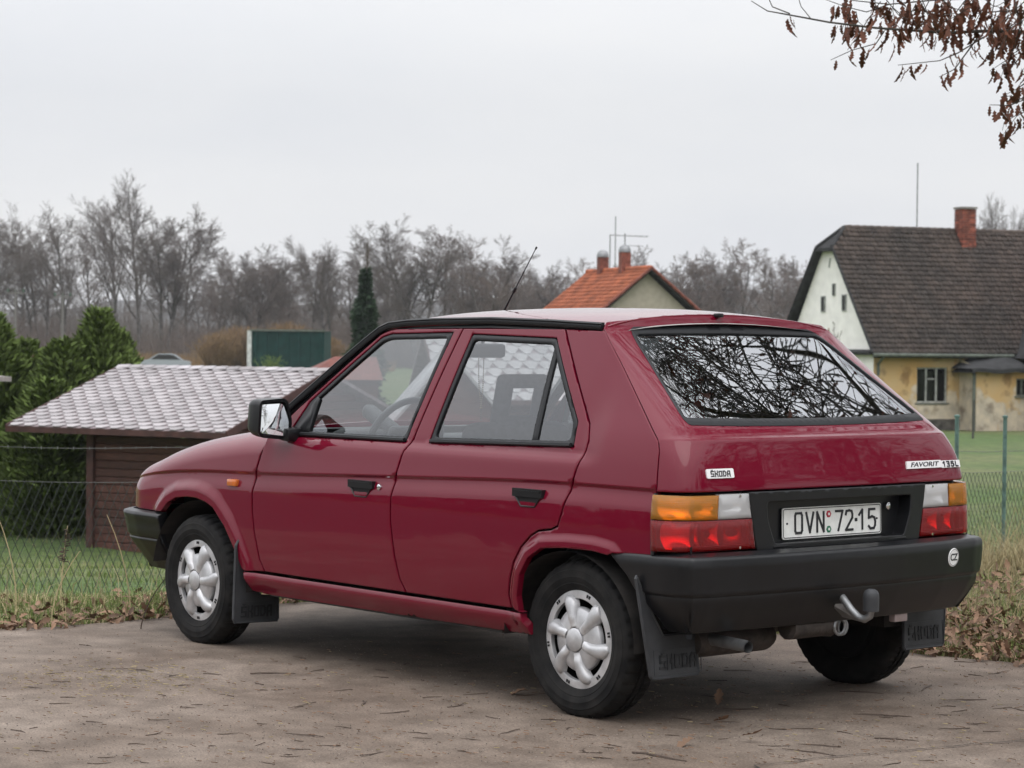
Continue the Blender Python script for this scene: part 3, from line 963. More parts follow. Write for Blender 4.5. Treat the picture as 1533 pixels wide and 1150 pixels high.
# tail lamps
def lens_panel(name, pts, m, parent, lift=.006, flange=.02, h=.03):
    return panel(name, yz(pts), TAILF, m, parent, h=h, flange=flange, flip=True, lift=lift, inset=.001, ring=False, round_edge=.001)
for sd in (1, -1):
    lamp = empty("tail_lamp", parent=car)
    def P_(pts): return [(sd * a, b) for a, b in pts] if sd > 0 else [(-a, b) for a, b in pts][::-1]
    # reflector bowl behind: silver back with dark dividing walls
    for z0_, z1_ in ((.632, .7285), (.7315, .808)):
        def bowl(q, v, z0_=z0_, z1_=z1_):
            k = np.clip((v - z0_) / (z1_ - z0_), 0, 1)
            T = TAIL(q, v); ay = np.abs(T[..., 1])
            cells = (.447, .603, .703, .79) if z0_ > .70 else (.43, .575, .66, .703, .79)
            c = np.zeros_like(ay)
            for y0c, y1c in zip(cells[:-1], cells[1:]):
                u_ = np.clip((ay - y0c) / (y1c - y0c), 0, 1); c = np.maximum(c, 4 * u_ * (1 - u_))
            return T + np.stack([.008 + .115 * k * (1 - k) * np.sqrt(c + 1e-6), 0 * k, 0 * k], -1)
        panel("lamp_bowl", yz(P_([(.447, z0_), (.772, z0_), (.772, z1_), (.455, z1_)])), bowl, M['reflector'], lamp, h=.012, flange=0, flip=True, inset=0, ring=False, round_edge=0)
    wl_ = MB()
    def wall(y0, z0, y1, z1, th=.007):
        n_ = 7
        for i in range(n_):
            t = (i + .5) / n_
            y, z = y0 + (y1 - y0) * t, z0 + (z1 - z0) * t
            mtx = tail_frame(sd * y, z, -.012)
            L = math.hypot(y1 - y0, z1 - z0) / n_
            d = (L * 1.1, th) if abs(y1 - y0) > abs(z1 - z0) else (th, L * 1.1)
            v = [mtx @ Vector(p) for p in ((-d[0] / 2, -d[1] / 2, -.012), (d[0] / 2, -d[1] / 2, -.012), (d[0] / 2, d[1] / 2, -.012), (-d[0] / 2, d[1] / 2, -.012), (-d[0] / 2, -d[1] / 2, .007), (d[0] / 2, -d[1] / 2, .007), (d[0] / 2, d[1] / 2, .007), (-d[0] / 2, d[1] / 2, .007))]
            wl_.add(v, [(0, 3, 2, 1), (4, 5, 6, 7), (0, 1, 5, 4), (1, 2, 6, 5), (2, 3, 7, 6), (3, 0, 4, 7)])
    wall(.445, .728, .77, .728, .012); wall(.605, .735, .602, .80); wall(.66, .635, .665, .72, .012); wall(.702, .635, .702, .80, .009)
    wall(.445, .635, .77, .635, .012); wall(.575, .635, .575, .72, .012); wall(.453, .635, .463, .80, .012)
    wl_.build("divider", M['divider'], lamp)
    ro = .786
    lens_panel("amber_lens", P_([(.607, .731), (.790, .731), (.790, .815), (.602, .815)]), M['amber'], lamp, .013)
    lens_panel("white_lens", P_([(.449, .731), (.605, .731), (.600, .817), (.463, .817)]), M['clear'], lamp, .010)
    lens_panel("red_lens", P_([(.432, .625), (.790, .625), (.790, .7295), (.449, .7295)]), M['redlens'], lamp, .012)
    lens_panel("lamp_seal", P_([(.425, .618), (.7795, .618), (.7795, .822), (.455, .822)]), M['ink'], lamp, -.034, 0)
    # upright black gasket between wing and lamp
    gk = MB(); gk.tube([(float(xs_z(z)) - .004, sd * (float(w_z(z)) - .001), z) for z in np.linspace(.612, .82, 6)], .0075, 6)
    gk.build("gasket", M['rubber'], lamp, 40)
    for y, z in ((.505, .809), (.505, .632)):
        sc_ = MB(); mt = tail_frame(sd * y, z, .010)
        v = [mt @ Vector((.005 * math.cos(a), .005 * math.sin(a), hh)) for hh in (-.004, .002) for a in np.linspace(0, 2 * PI, 9)[:-1]]
        sc_.add(v, [tuple(range(8, 16))] + [(i, (i + 1) % 8, 8 + (i + 1) % 8, 8 + i) for i in range(8)])
        sc_.build("lamp_screw", M['chrome'], lamp)

# black garnish with the number plate recess
rec = [(-.378, .783), (.378, .783), (.372, .72), (.338, .637), (-.338, .637), (-.372, .72)]
garn = panel("rear_garnish", yz([(-.462, .820), (.462, .820), (.447, .72), (.424, .615), (-.424, .615), (-.447, .72)][::-1]), TAILF, M['black'], car,
             holes=[round_corners(yz(rec), .012, 3)], h=.035, flange=.03, flip=True, lift=.012, inset=0, hole_flange=.058)
panel("recess_back", yz([(-.41, .63), (.41, .63), (.41, .80), (-.41, .80)]), TAILF, M['black'], garn, h=.06, flange=0, flip=True, lift=-.044, inset=0, ring=False, round_edge=0)
mb = MB(); mb.rbox((-.520, 0, .627), (.07, .70, .012), .004); mb.build("recess_sill", M['black'], garn, 40)
kl = MB(); kl.lathe([(0, -.006), (.008, -.006), (.013, -.004), (.0145, 0), (.0145, .006)], 18, 'x'); kl.build("tailgate_lock", M['chrome'], garn, 40, loc=(-.507, -.300, .742))

# number plate: white embossed plate, black rim, characters, two round seals
plate = MB()
plate.prism(round_corners([(-.26, -.055), (.26, -.055), (.26, .055), (-.26, .055)], .010, 4), -.003, .0, lambda a, b, h: (a, b, h))
pm = frame_matrix(Vector((-.5095, .000, .6995)), (0, -1, 0), (-1, 0, .03))
pl = place_mesh("number_plate", plate.mesh("number_plate", M['white']), car, pm)
rim_o = round_corners([(-.2565, -.0515), (.2565, -.0515), (.2565, .0515), (-.2565, .0515)], .010, 4)
rim_i = offset_poly(rim_o, .0028)
rb = MB(); k = len(rim_o)
rb.add([(a, b, .0012) for a, b in rim_o] + [(a, b, .0012) for a, b in rim_i], [(i, (i + 1) % k, k + (i + 1) % k, k + i) for i in range(k)])
place_mesh("plate_border", rb.mesh("plate_border", M['ink']), pl, Matrix.Identity(4))
for ch, x in (('O', -.196), ('V', -.138), ('N', -.083), ('7', .016), ('2', .068), ('1', .135), ('5', .190)):
    place_mesh("plate_character", glyph(ch, .040, .069, .0082).mesh("plate_character", M['ink']), pl, Matrix.Translation((x, 0, 0)))
mb = MB(); mb.box((.1235, .0, .0012), (.012, .012, .0024)); place_mesh("plate_dash", mb.mesh("plate_dash", M['ink']), pl, Matrix.Identity(4))
for yy, mm in ((.026, 'red_ink'), (-.028, 'green_ink')):
    mb = MB(); mb.lathe([(0, .0022), (.012, .0022), (.0135, .0005)], 6, 'z'); mb.lathe([(0, .003), (.005, .003), (.0055, .002)], 8, 'z', mi=1)
    place_mesh("plate_seal", mb.mesh("plate_seal", [M[mm], M['white']]), pl, Matrix.Translation((-.021, yy, 0)))
for xx in (-.236, .236):
    mb = MB(); mb.lathe([(0, .003), (.003, .003), (.0042, .0)], 10, 'z'); place_mesh("plate_screw", mb.mesh("plate_screw", M['ink']), pl, Matrix.Translation((xx, 0, 0)))

# ---------------------------------------------------------------- bumpers
def path_surface(pts, section):
    pts = [Vector((p[0], p[1])) for p in pts]
    cum = [0]
    for a, b in zip(pts[:-1], pts[1:]): cum.append(cum[-1] + (b - a).length)
    L = cum[-1]
    cum = np.array(cum)
    X = np.array([p.x for p in pts]); Y = np.array([p.y for p in pts])
    def f(s, v):
        x = np.interp(s, cum, X); y = np.interp(s, cum, Y)
        e = .018
        dx = np.interp(s + e, cum, X) - np.interp(s - e, cum, X); dy = np.interp(s + e, cum, Y) - np.interp(s - e, cum, Y)
        n = np.hypot(dx, dy) + 1e-9
        nx, ny = -dy / n, dx / n           # left of travel
        o, z = section(v)
        return np.stack([x + nx * o, y + ny * o, z], -1)
    return f, L, cum
half = [(-.16, .800), (-.35, .803), (-.47, .800), (-.535, .788), (-.578, .762), (-.598, .70), (-.622, .50), (-.637, .25), (-.642, 0)]
rpath = half + [(x, -y) for x, y in half[-2::-1]]
# left side runs rearwards, so the outside is on the right of travel: reverse to start on the right-hand side
rpath = rpath[::-1]
d_sec = pchip([.33, .36, .42, .462, .469, .474, .480, .487, .50, .56, .598, .608, .612], [-.105, -.080, -.040, -.0215, -.0205, -.021, -.0145, -.0085, -.0075, -.003, -.001, -.006, -.012])
def rsec(v):
    vv = np.minimum(v, .612)
    ex = np.clip(v - .612, 0, None)
    return d_sec(vv) - ex, vv + ex * .22 - .002 * 0
rb_f, rb_L, rb_c = path_surface(rpath, rsec)
def s_at(x):    # arc position (from either end) on the straight side part
    return float(np.interp(-x, [.16, .35, .47, .535], [0, rb_c[1], rb_c[2], rb_c[3]]))
L_ = rb_L
edge = [(s_at(-.212), .597), (s_at(-.29), .535), (s_at(-.355), .456), (s_at(-.395), .395), (s_at(-.412), .345)]
bump_out = [(a, b) for a, b in edge] + [(L_ - a, b) for a, b in edge[::-1]] + [(L_ - s_at(-.216), .66), (s_at(-.216), .66)]
rows_b = [(lambda u, k=k: np.full_like(u, k)) for k in (.46, .467, .472, .476, .481, .487, .495, .60, .606, .612, .618)]
rbump = panel("rear_bumper", bump_out, rb_f, M['black'], car, h=.03, rows=rows_b, flange=.02, inset=0, flip=True)
cz = MB(); cz.lathe([(0, .0012), (.033, .0012), (.0345, -.001)], 32, 'z')
def bumper_frame(y, z, lift):
    s0 = np.linspace(0, L_, 2000); P = rb_f(s0, np.full_like(s0, z))
    k = (s0 > L_ * .12) & (s0 < L_ * .88)
    i = int(np.argmin(np.where(k, np.abs(P[:, 1] - y), 9)))
    s = s0[i]; e = .006
    du = rb_f(np.array([s + e]), np.array([z]))[0] - rb_f(np.array([s - e]), np.array([z]))[0]
    dv = rb_f(np.array([s]), np.array([z + e]))[0] - rb_f(np.array([s]), np.array([z - e]))[0]
    du, dv = Vector(du), Vector(dv)
    if du.y > 0: du = -du
    n = du.cross(dv)
    if n.x > 0: n = -n
    return frame_matrix(Vector(P[i]) + n.normalized() * lift, du, n)
ob = place_mesh("oval_sticker", cz.mesh("oval_sticker", M['sticker']), rbump, bumper_frame(-.545, .549, .0012))
ring = MB(); ring.add([(r * math.cos(a), r * math.sin(a), .0018) for r in (.0305, .0290) for a in np.linspace(0, 2 * PI, 33)[:-1]], [(i, (i + 1) % 32, 32 + (i + 1) % 32, 32 + i) for i in range(32)])
ring.build("sticker_ring", M['ink'], rbump).matrix_local = bumper_frame(-.545, .549, .0012)
place_mesh("lettering", text_mesh("lettering", "CZ", .036, M['ink'], .0005, .95, 0, .0008), rbump, bumper_frame(-.545, .549, .0012) @ Matrix.Translation((0, 0, .0018)))

fh = [(2.73, .797), (2.95, .790), (3.06, .772), (3.13, .735), (3.175, .66), (3.20, .50), (3.215, .25), (3.22, 0)]
fpath = fh + [(x, -y) for x, y in fh[-2::-1]]
f_sec = pchip([.27, .30, .40, .425, .432, .440, .50, .535, .543], [-.13, -.115, -.040, -.024, -.028, -.018, -.006, .004, .0])
def fsec(v):
    vv = np.minimum(v, .545); ex = np.clip(v - .545, 0, None)
    return f_sec(vv) - ex, vv + ex * .25
fb_f, fb_L, fb_c = path_surface(fpath, fsec)
panel("front_bumper", [(.005, .585), (.010, .45), (.016, .285), (fb_L - .016, .285), (fb_L - .010, .45), (fb_L - .005, .585)], fb_f, M['black'], car, h=.035,
      rows=[(lambda u, k=k: np.full_like(u, k)) for k in (.42, .428, .434, .442, .53, .538, .545, .552)], flange=.02, inset=0, flip=True)

# ---------------------------------------------------------------- wheels
TR, TW = .281, .083
tp = [(.170, .052), (.176, .066), (.190, .074), (.196, .0765), (.199, .0785), (.202, .0778), (.215, .082), (.222, .0835), (.226, .0822), (.240, .0815), (.246, .0815), (.249, .0785), (.258, .076), (.268, .070), (.276, .060), (.281, .045), (.282, .022), (.282, .018), (.2745, .016), (.2745, .010), (.282, .008), (.282, -.008), (.2745, -.010), (.2745, -.016), (.282, -.018), (.282, -.022), (.281, -.045), (.276, -.060), (.268, -.070), (.258, -.076), (.240, -.0815), (.215, -.082), (.190, -.074), (.176, -.066), (.170, -.052)]
def tread(k, j, r):
    if r > .262 and r < .2815 and (k % 6) in (0, 1): return r - (.0055 if r > .27 else .002)
    if r > .2815 and ((k + (3 if j % 2 else 0)) % 6) in (0,): return r - .005
    return r
wheel = empty("wheel", (0, .690, .279), parent=car)
mb = MB(); mb.lathe(tp, 228, 'y', fr=tread); mb.build("tyre", M['tyre'], wheel, 28)
mb = MB(); mb.lathe([(.172, .050), (.172, -.055), (.150, -.060), (.06, .02), (0, .02)], 48, 'y'); mb.build("rim", M['dark'], wheel, 40)
hc = MB(); hc.lathe([(.1765, .052), (.1775, .058), (.174, .062), (.150, .0655), (.1455, .0645), (.144, .050)], 72, 'y'); hc.build("hubcap_ring", M['silver'], wheel, 40)
hc = MB(); hc.lathe([(.116, .046), (.1145, .060), (.110, .0665), (.085, .075), (.050, .080), (.0445, .0795), (.044, .076)], 60, 'y'); hc.build("hubcap_dish", M['silver'], wheel, 40)
hc = MB(); hc.lathe([(.0425, .074), (.0415, .084), (.038, .0865), (0, .088)], 40, 'y'); hc.build("hubcap_centre", M['silver'], wheel, 40)
pet = MB()
NU, NV_ = 18, 11
vv, ff = [], []
for i in range(NU):
    t = i / (NU - 1)
    r = .047 + t * .118
    wdt = (.0225 + .0085 * smooth01(.25, .75, t)) * math.sqrt(max(0, 1 - max(0, (t - .72) / .28) ** 2.4))
    hgt = .020 * (smooth01(0, .30, t) * .5 + .5) * math.sqrt(max(0, 1 - max(0, (t - .62) / .38) ** 2.2))
    base = .076 - .014 * t
    sw = .16 * t * t
    for j in range(NV_):
        s = -1 + 2 * j / (NV_ - 1)
        x = s * wdt
        h = base - .012 + (hgt + .012) * (1 - abs(s) ** 2.6) ** .55
        ca, sa = math.cos(sw), math.sin(sw)
        vv.append((x * ca + r * sa, h, -x * sa + r * ca))
for i in range(NU - 1):
    for j in range(NV_ - 1):
        ff.append((i * NV_ + j, i * NV_ + j + 1, (i + 1) * NV_ + j + 1, (i + 1) * NV_ + j))
pet.add(vv, ff)
pme = pet.mesh("hubcap_petal", M['silver'], 60)
for k in range(6):
    o = bpy.data.objects.new("hubcap_petal", pme); link(o, wheel); o.rotation_euler = (0, k * PI / 3 + .20, 0)
vt = MB(); vt.box((0, 0, 0), (.007, .003, .011)); vme = vt.mesh("hubcap_vent", M['dark'])
for k in range(6):
    for e in (-.035, .035):
        a = k * PI / 3 + .20 + PI / 6 + e
        o = bpy.data.objects.new("hubcap_vent", vme); link(o, wheel)
        o.location = (.162 * math.sin(a), .0645, .162 * math.cos(a)); o.rotation_euler = (0, a, 0)
def copy_wheel(loc, rz, spin):
    w = wheel.copy(); link(w, car); w.location = loc; w.rotation_euler = (0, spin, rz)
    for ch in list(wheel.children):
        c = ch.copy(); link(c, w)
    return w
w_fl = copy_wheel((2.45, .705, .279), -.02, .35)
w_rr = copy_wheel((0, -.690, .279), PI, .5)
w_fr = copy_wheel((2.45, -.705, .279), PI - .02, .1)

# wheel wells
for sd in (1, -1):
    for cx, cz_, rr, nm in ((0.02, .28, .345, 'r'), (2.42, .28, .372, 'f')):
        a0, a1 = (.16 if nm == 'f' else -.05), PI + .05
        n_ = 24
        v, f = [], []
        for i in range(n_ + 1):
            a = a0 + (a1 - a0) * i / n_
            for yy in (.790, .50): v.append((cx + rr * math.cos(a), sd * yy, cz_ + rr * math.sin(a) * (.93 if nm == 'f' else .90)))
        for i in range(n_): f.append((2 * i, 2 * i + 1, 2 * i + 3, 2 * i + 2))
        m_ = MB(); m_.add(v, f)
        m_.add([(cx + rr * math.cos(a0 + (a1 - a0) * i / n_), sd * .50, cz_ + rr * .93 * math.sin(a0 + (a1 - a0) * i / n_)) for i in range(n_ + 1)], [tuple(range(n_ + 1))])
        m_.build("wheel_well", M['under'], car)

# mud flaps
def mud_flap(poly, x, lean, sd, word_y, word_z, ww):
    fl = MB()
    fl.prism(poly, -.004, .004, lambda a, b, h: (x + h - lean * (.5 - b), sd * a, b))
    o = fl.build("mud_flap", M['flap'], car)
    pr = MB()
    zc = word_z
    bx = [(word_y - ww * .62, zc - .042), (word_y + ww * .62, zc - .042), (word_y + ww * .62, zc + .042), (word_y - ww * .62, zc + .042)]
    pts = [(x - .0045 - lean * (.5 - b), sd * a, b) for a, b in bx]
    pr.tube(pts + [pts[0]], .002, 4); 
    for a, b in (( .0, 0),):
        pass
    edge_ = [(x - .005 - lean * (.5 - b), sd * a, b) for a, b in offset_poly(poly, .004)]
    pr.tube(list(edge_) + [edge_[0]], .0035, 5)
    pr.build("flap_rib", M['flap'], o)
    mm = frame_matrix(Vector((x - .005 - lean * (.5 - zc), sd * word_y, zc)), (0, -1, 0), (-1, 0, lean))
    place_mesh("lettering", block_word("SKODA", ww, .046, M['flap_letter'], "lettering", .30, .0025), o, mm)
rear_fl = [(.812, .540), (.820, .528), (.772, .192), (.762, .180), (.545, .180), (.536, .192), (.548, .330), (.700, .330), (.765, .44)]
front_fl = [(.800, .50), (.826, .46), (.832, .15), (.822, .130), (.606, .125), (.598, .14), (.600, .235), (.690, .245), (.765, .39)]
mud_flap(rear_fl, -.36, .08, 1, .640, .238, .180)
mud_flap(rear_fl, -.36, .08, -1, .655, .240, .180)
mud_flap(front_fl, 2.08, -.02, 1, .715, .178, .160)
mud_flap(front_fl, 2.08, -.02, -1, .715, .178, .160)

# ---------------------------------------------------------------- outside mirrors, aerial
for sd in (1, -1):
    mr = empty("door_mirror", (1.745, sd * .880, .999), parent=car)
    # housing: open shell facing rearwards
    h = MB()
    ringp = [(-.058, .062), (-.048, .078), (.060, .086), (.080, .076), (.108, -.005), (.104, -.075), (.090, -.086), (-.040, -.074), (-.058, -.056)]   # (towards outside is -, z)
    out_ = round_corners([(-sd * a, b) for a, b in ringp], .02, 3)
    n_ = len(out_)
    sl = [(.0, 1.0), (.035, 1.0), (.065, .96), (.090, .84), (.105, .6), (.110, 0.0)]
    v = []
    for dx, s_ in sl:
        for a, b in out_: v.append((dx, a * s_, b * s_))
    f = []
    for i in range(len(sl) - 1):
        for j in range(n_):
            f.append((i * n_ + j, i * n_ + (j + 1) % n_, (i + 1) * n_ + (j + 1) % n_, (i + 1) * n_ + j))
    inn = offset_poly(out_, .012)
    b0 = len(v)
    for a, b in inn: v.append((.0, a, b))
    for a, b in inn: v.append((.040, a, b))
    for j in range(n_):
        f.append((j, b0 + j, b0 + (j + 1) % n_, (j + 1) % n_))
        f.append((b0 + j, b0 + n_ + j, b0 + n_ + (j + 1) % n_, b0 + (j + 1) % n_))
    h.add(v, f)
    ho = h.build("mirror_housing", M['black'], mr, 40)
    g = MB(); cy_ = sum(a for a, b in inn) / n_; cz2 = sum(b for a, b in inn) / n_
    gv = [(.018, cy_, cz2)]
    for k in (.25, .5, .75, 1.0):
        for a, b in inn:
            yy, zz = cy_ + (a - cy_) * k, cz2 + (b - cz2) * k
            gv.append((.018 + ((yy - cy_) ** 2 + (zz - cz2) ** 2) / 2.2, yy, zz))
    gf = [(0, 1 + (j + 1) % n_, 1 + j) for j in range(n_)]
    for k in range(3): gf += [(1 + k * n_ + j, 1 + k * n_ + (j + 1) % n_, 1 + (k + 1) * n_ + (j + 1) % n_, 1 + (k + 1) * n_ + j) for j in range(n_)]
    g.add(gv, gf)
    go = g.build("mirror_glass", M['mirror'], mr, 89)
    arm = MB(); arm.rbox((.0, -sd * .115, -.062), (.07, .10, .055), .012); arm.build("mirror_arm", M['black'], mr, 40)
    mr.rotation_euler = (0, R(-5), sd * R(1))
    go.rotation_euler = (0, R(9), sd * R(-15)); go.scale = (1, .90, .90)
ae = MB()
a0, a1 = Vector((1.345, 0, 1.432)), Vector((1.125, 0, 1.712))
ae.tube([a0, a0 + (a1 - a0) * .34, a0 + (a1 - a0) * .345, a0 + (a1 - a0) * .41, a0 + (a1 - a0) * .415, a0 + (a1 - a0) * .97], [.0045, .0035, .007, .006, .0022, .0018], 6)
ae.tube([a0 + (a1 - a0) * .97, a1], .004, 6)
ae.build("aerial", M['rubber'], car, 40)
mb = MB(); mb.rbox((1.345, 0, 1.436), (.05, .03, .02), .008); mb.build("aerial_base", M['black'], car, 40)

# ---------------------------------------------------------------- underneath: floor, axle, exhaust, tow bar
mb = MB(); mb.box((1.42, 0, .285), (2.75, 1.16, .10)); mb.box((1.16, 0, .29), (1.50, 1.52, .06)); mb.box((2.6, 0, .27), (.9, 1.05, .03)); mb.box((-.43, 0, .40), (.10, 1.36, .10)); mb.build("floor_pan", M['under'], car)
mb = MB(); mb.box((2.55, 0, .52), (.9, 1.0, .36)); mb.build("engine_bay", M['dark'], car)
mb = MB(); mb.box((-.36, 0, .47), (.26, 1.30, .26)); mb.box((.30, 0, .55), (1.0, .98, .40)); mb.box((-.15, 0, .80), (.5, 1.30, .02)); mb.build("boot_floor", M['dark'], car)
ex = MB(); ex.lathe([(0, -.21), (.062, -.20), (.072, -.18), (.072, .16), (.066, .18), (0, .19)], 24, 'y')
ex.v = [(x * 1.2, y, z * .8) for x, y, z in ex.v]
exo = ex.build("muffler", M['rust'], car, 40, loc=(-.330, .37, .290))
ex = MB(); ex.tube([(-.25, .49, .30), (-.42, .50, .303), (-.57, .512, .300), (-.600, .516, .298)], .021, 16, caps=False); ex.tube([(-.602, .516, .298), (-.57, .512, .300), (-.50, .505, .303)], .0185, 16, caps=False)
ex.build("tail_pipe", M['steel'], car, 50)
mb = MB(); mb.lathe([(0, 0), (.0185, 0)], 16, 'x', c=(-.555, .510, .3005)); mb.build("pipe_bore", M['dark'], car)
ex = MB(); ex.tube([(-.30, .25, .30), (-.25, .0, .30), (.3, -.05, .26), (1.6, -.05, .24)], .022, 10); ex.build("exhaust_pipe", M['rust'], car, 40)
ax = MB(); ax.tube([(.0, -.62, .28), (.0, .62, .28)], .032, 10); ax.tube([(.02, .52, .28), (.42, .50, .33)], .03, 8); ax.tube([(.02, -.52, .28), (.42, -.50, .33)], .03, 8); ax.build("rear_axle", M['under'], car, 40)
tb = MB()
tb.tube([(-.30, .16, .385), (-.52, .13, .385), (-.575, .125, .425)], .02, 8); tb.build("tow_bracket", M['under'], car, 40)
tb = MB(); tb.tube([(-.535, .062, .452), (-.575, .059, .451), (-.61, .056, .440), (-.650, .052, .398), (-.680, .049, .3755), (-.706, .046, .3705), (-.728, .044, .384), (-.732, .043, .405)], .0135, 10); tb.build("tow_neck", M['steel'], car, 50)
tb = MB(); tb.lathe([(0, .078), (.012, .0765), (.022, .071), (.0275, .060), (.0285, .045), (.0285, .0), (.026, 0)], 22, 'z'); tb.build("tow_ball_cap", M['flap'], car, 50, loc=(-.732, .043, .402))
tb = MB(); tb.add([(-.585, .085, .415), (-.60, .045, .372), (-.66, .03, .362), (-.63, .06, .42), (-.585, .082, .411), (-.60, .042, .368), (-.66, .027, .358), (-.63, .057, .416)], [(0, 1, 2, 3), (7, 6, 5, 4), (0, 3, 7, 4), (1, 0, 4, 5), (2, 1, 5, 6), (3, 2, 6, 7)]); tb.build("socket_plate", M['steel'], car)
tb = MB(); tb.tube([(-.50, .22, .335), (-.50, .05, .335), (-.50, .0, .33)], .045, 12); tb.build("tow_beam", M['rust'], car, 40)
tb = MB(); tb.tube([(-.545, -.005 + .028 * math.cos(a), .325 + .028 * math.sin(a)) for a in np.linspace(0, 2 * PI, 14)], .006, 6); tb.tube([(-.535, -.030 + .024 * math.cos(a), .322 + .028 * math.sin(a)) for a in np.linspace(0, 2 * PI, 14)], .006, 6); tb.build("towing_eye", M['steel'], car, 50)
tb = MB(); tb.rbox((-.52, -.35, .340), (.03, .07, .045), .004); tb.build("bumper_bracket", mat("pale_metal_bracket", (.34, .27, .26), .6, var=.3), car, 40)

# ---------------------------------------------------------------- inside
def seat(name, x, y, w, head=True):
    s = empty(name, (x, y, .30), parent=car)
    m_ = MB(); m_.rbox((.02, 0, .12), (.52, w, .16), .05); m_.build("seat_cushion", M['seat'], s, 60)
    rot = Matrix.Rotation(R(-14), 3, 'Y')
    m_ = MB(); m_.rbox((-.27, 0, .42), (.13, w, .60), .05, rot); m_.build("seat_back", M['seat'], s, 60)
    if head:
        # frame head restraint with an opening
        hr = MB()
        for c, d in (((0, 0, .085), (.07, .25, .05)), ((0, 0, -.08), (.07, .25, .05)), ((0, .098, 0), (.07, .055, .19)), ((0, -.098, 0), (.07, .055, .19))):
            hr.rbox(tuple(rot @ Vector(c) + Vector((-.352, 0, .790))), d, .022, rot)
        hr.build("head_restraint", M['seat'], s, 60)
    return s
seat("front_seat", 1.14, .36, .50); seat("front_seat", 1.14, -.36, .50)
s = empty("rear_seat", (.40, 0, .32), parent=car)
m_ = MB(); m_.rbox((.0, 0, .13), (.50, 1.24, .16), .05); m_.build("seat_cushion", M['seat'], s, 60)
m_ = MB(); m_.rbox((-.27, 0, .42), (.14, 1.24, .56), .05, Matrix.Rotation(R(-16), 3, 'Y')); m_.build("seat_back", M['seat'], s, 60)
m_ = MB(); m_.rbox((1.80, 0, .83), (.34, 1.34, .18), .05); m_.rbox((1.70, .36, .91), (.20, .40, .09), .04); m_.build("dashboard", M['dash'], car, 60)
sw = empty("steering_wheel", (1.53, .36, .915), parent=car)
rot = Matrix.Rotation(R(-24), 3, 'Y')
m_ = MB(); m_.tube([rot @ Vector((0, .182 * math.cos(a), .182 * math.sin(a))) for a in np.linspace(0, 2 * PI, 40)], .0145, 10, caps=False); m_.build("wheel_rim", M['wheelgrey'], sw, 60)
m_ = MB(); m_.rbox(rot @ Vector((.02, 0, 0)), (.05, .14, .10), .02, rot); m_.rbox(rot @ Vector((.015, 0, -.01)), (.025, .34, .035), .01, rot); m_.rbox(rot @ Vector((.15, 0, 0)), (.28, .06, .06), .02, rot); m_.build("hub_spoke", M['dash'], sw, 60)
m_ = MB(); m_.rbox((1.455, 0, 1.285), (.035, .215, .060), .014); m_.tube([(1.47, 0, 1.30), (1.46, 0, 1.36), (1.44, 0, 1.41)], .008, 6); m_.build("inside_mirror", M['dash'], car, 50)
for sd in (1, -1):
    m_ = MB(); m_.prism([(.30, .85), (-.36, .85), (-.36, .98), (.00, 1.34), (.27, 1.34), (.02, 1.02), (.02, .95)], .0, .02, lambda a, b, h: (a, sd * (float(side_y(a, b)) - .065 - h), b)); m_.build("pillar_trim", M['headliner'], car)
m_ = MB(); m_.box((-.12, 0, .905), (.46, 1.28, .02)); m_.build("parcel_shelf", M['seat'], car)
bl = MB()
rnd = random.Random(4)
nx, ny = 14, 30
vv = [(.34 - .50 * i / (nx - 1), -.56 + 1.12 * j / (ny - 1), .935 + .035 * math.sin(i * .9 + j * .7) * math.sin(j * .5) + .05 * math.exp(-((i - 6) / 4) ** 2) + rnd.uniform(-.008, .008)) for i in range(nx) for j in range(ny)]
bl.add(vv, [(i * ny + j, i * ny + j + 1, (i + 1) * ny + j + 1, (i + 1) * ny + j) for i in range(nx - 1) for j in range(ny - 1)])
tag(bl.build("blanket", M['blanket'], None, 60), "dark patterned blanket lying across the back seat inside the car", "blanket")
# rosary on the inside mirror
ro = empty("rosary", (1.448, 0.02, 1.26), label="wooden bead rosary hanging from the mirror inside the car", cat="rosary")
m_ = MB()
for sgn, off in ((-1, .016), (1, -.012)):
    for i in range(26):
        t = i / 25
        m_.lathe([(0, .004), (.004, 0), (0, -.004)], 6, 'z', c=(sgn * .004, off * (1 - t ** 3) * 1.2, -t * .215))
m_.build("bead_loop", M['bead'], ro)
m_ = MB()
for i in range(6): m_.lathe([(0, .004), (.004, 0), (0, -.004)], 6, 'z', c=(0, 0, -.222 - i * .009))
m_.box((0, 0, -.30), (.006, .007, .05)); m_.box((0, 0, -.292), (.006, .024, .007)); m_.build("cross", M['dash'], ro)
# ================================================================== THE PLACE
SRZ = yaw - PI / 2                    # rotation that turns local x to the right and local y away over the plot
rng = np.random.default_rng(11)
rnd = random.Random(7)

M['tile'] = mat("weathered_brown_tile", (0.072, 0.059, 0.052), 0.85, var=0.25, scale=0.5, island=0.28, col2=(0.092, 0.067, 0.056))
M['slate'] = mat("dark_roofing_felt", (0.026, 0.026, 0.027), 0.95, var=0.35, scale=3)
M['otile'] = mat("orange_clay_tile", (0.37, 0.108, 0.050), 0.85, spec=.3, var=0.22, scale=1.2, island=0.22)
M['brick'] = mat("red_chimney_brick", (0.22, 0.065, 0.042), 0.85, var=0.4, scale=6, orand=0.35)
M['mortar'] = mat("mortar", (0.22, 0.20, 0.18), 0.9, var=0.3, scale=10)
M['beige'] = mat("beige_render", (0.40, 0.36, 0.29), 0.9, var=0.08, scale=4)
M['gable'] = mat("white_limewash", (0.90, 0.88, 0.84), 0.9, var=0.06, scale=2.5)
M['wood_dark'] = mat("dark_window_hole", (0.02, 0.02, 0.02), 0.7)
M['wframe'] = mat("old_window_frame", (0.30, 0.31, 0.29), 0.7, var=0.3, scale=6)
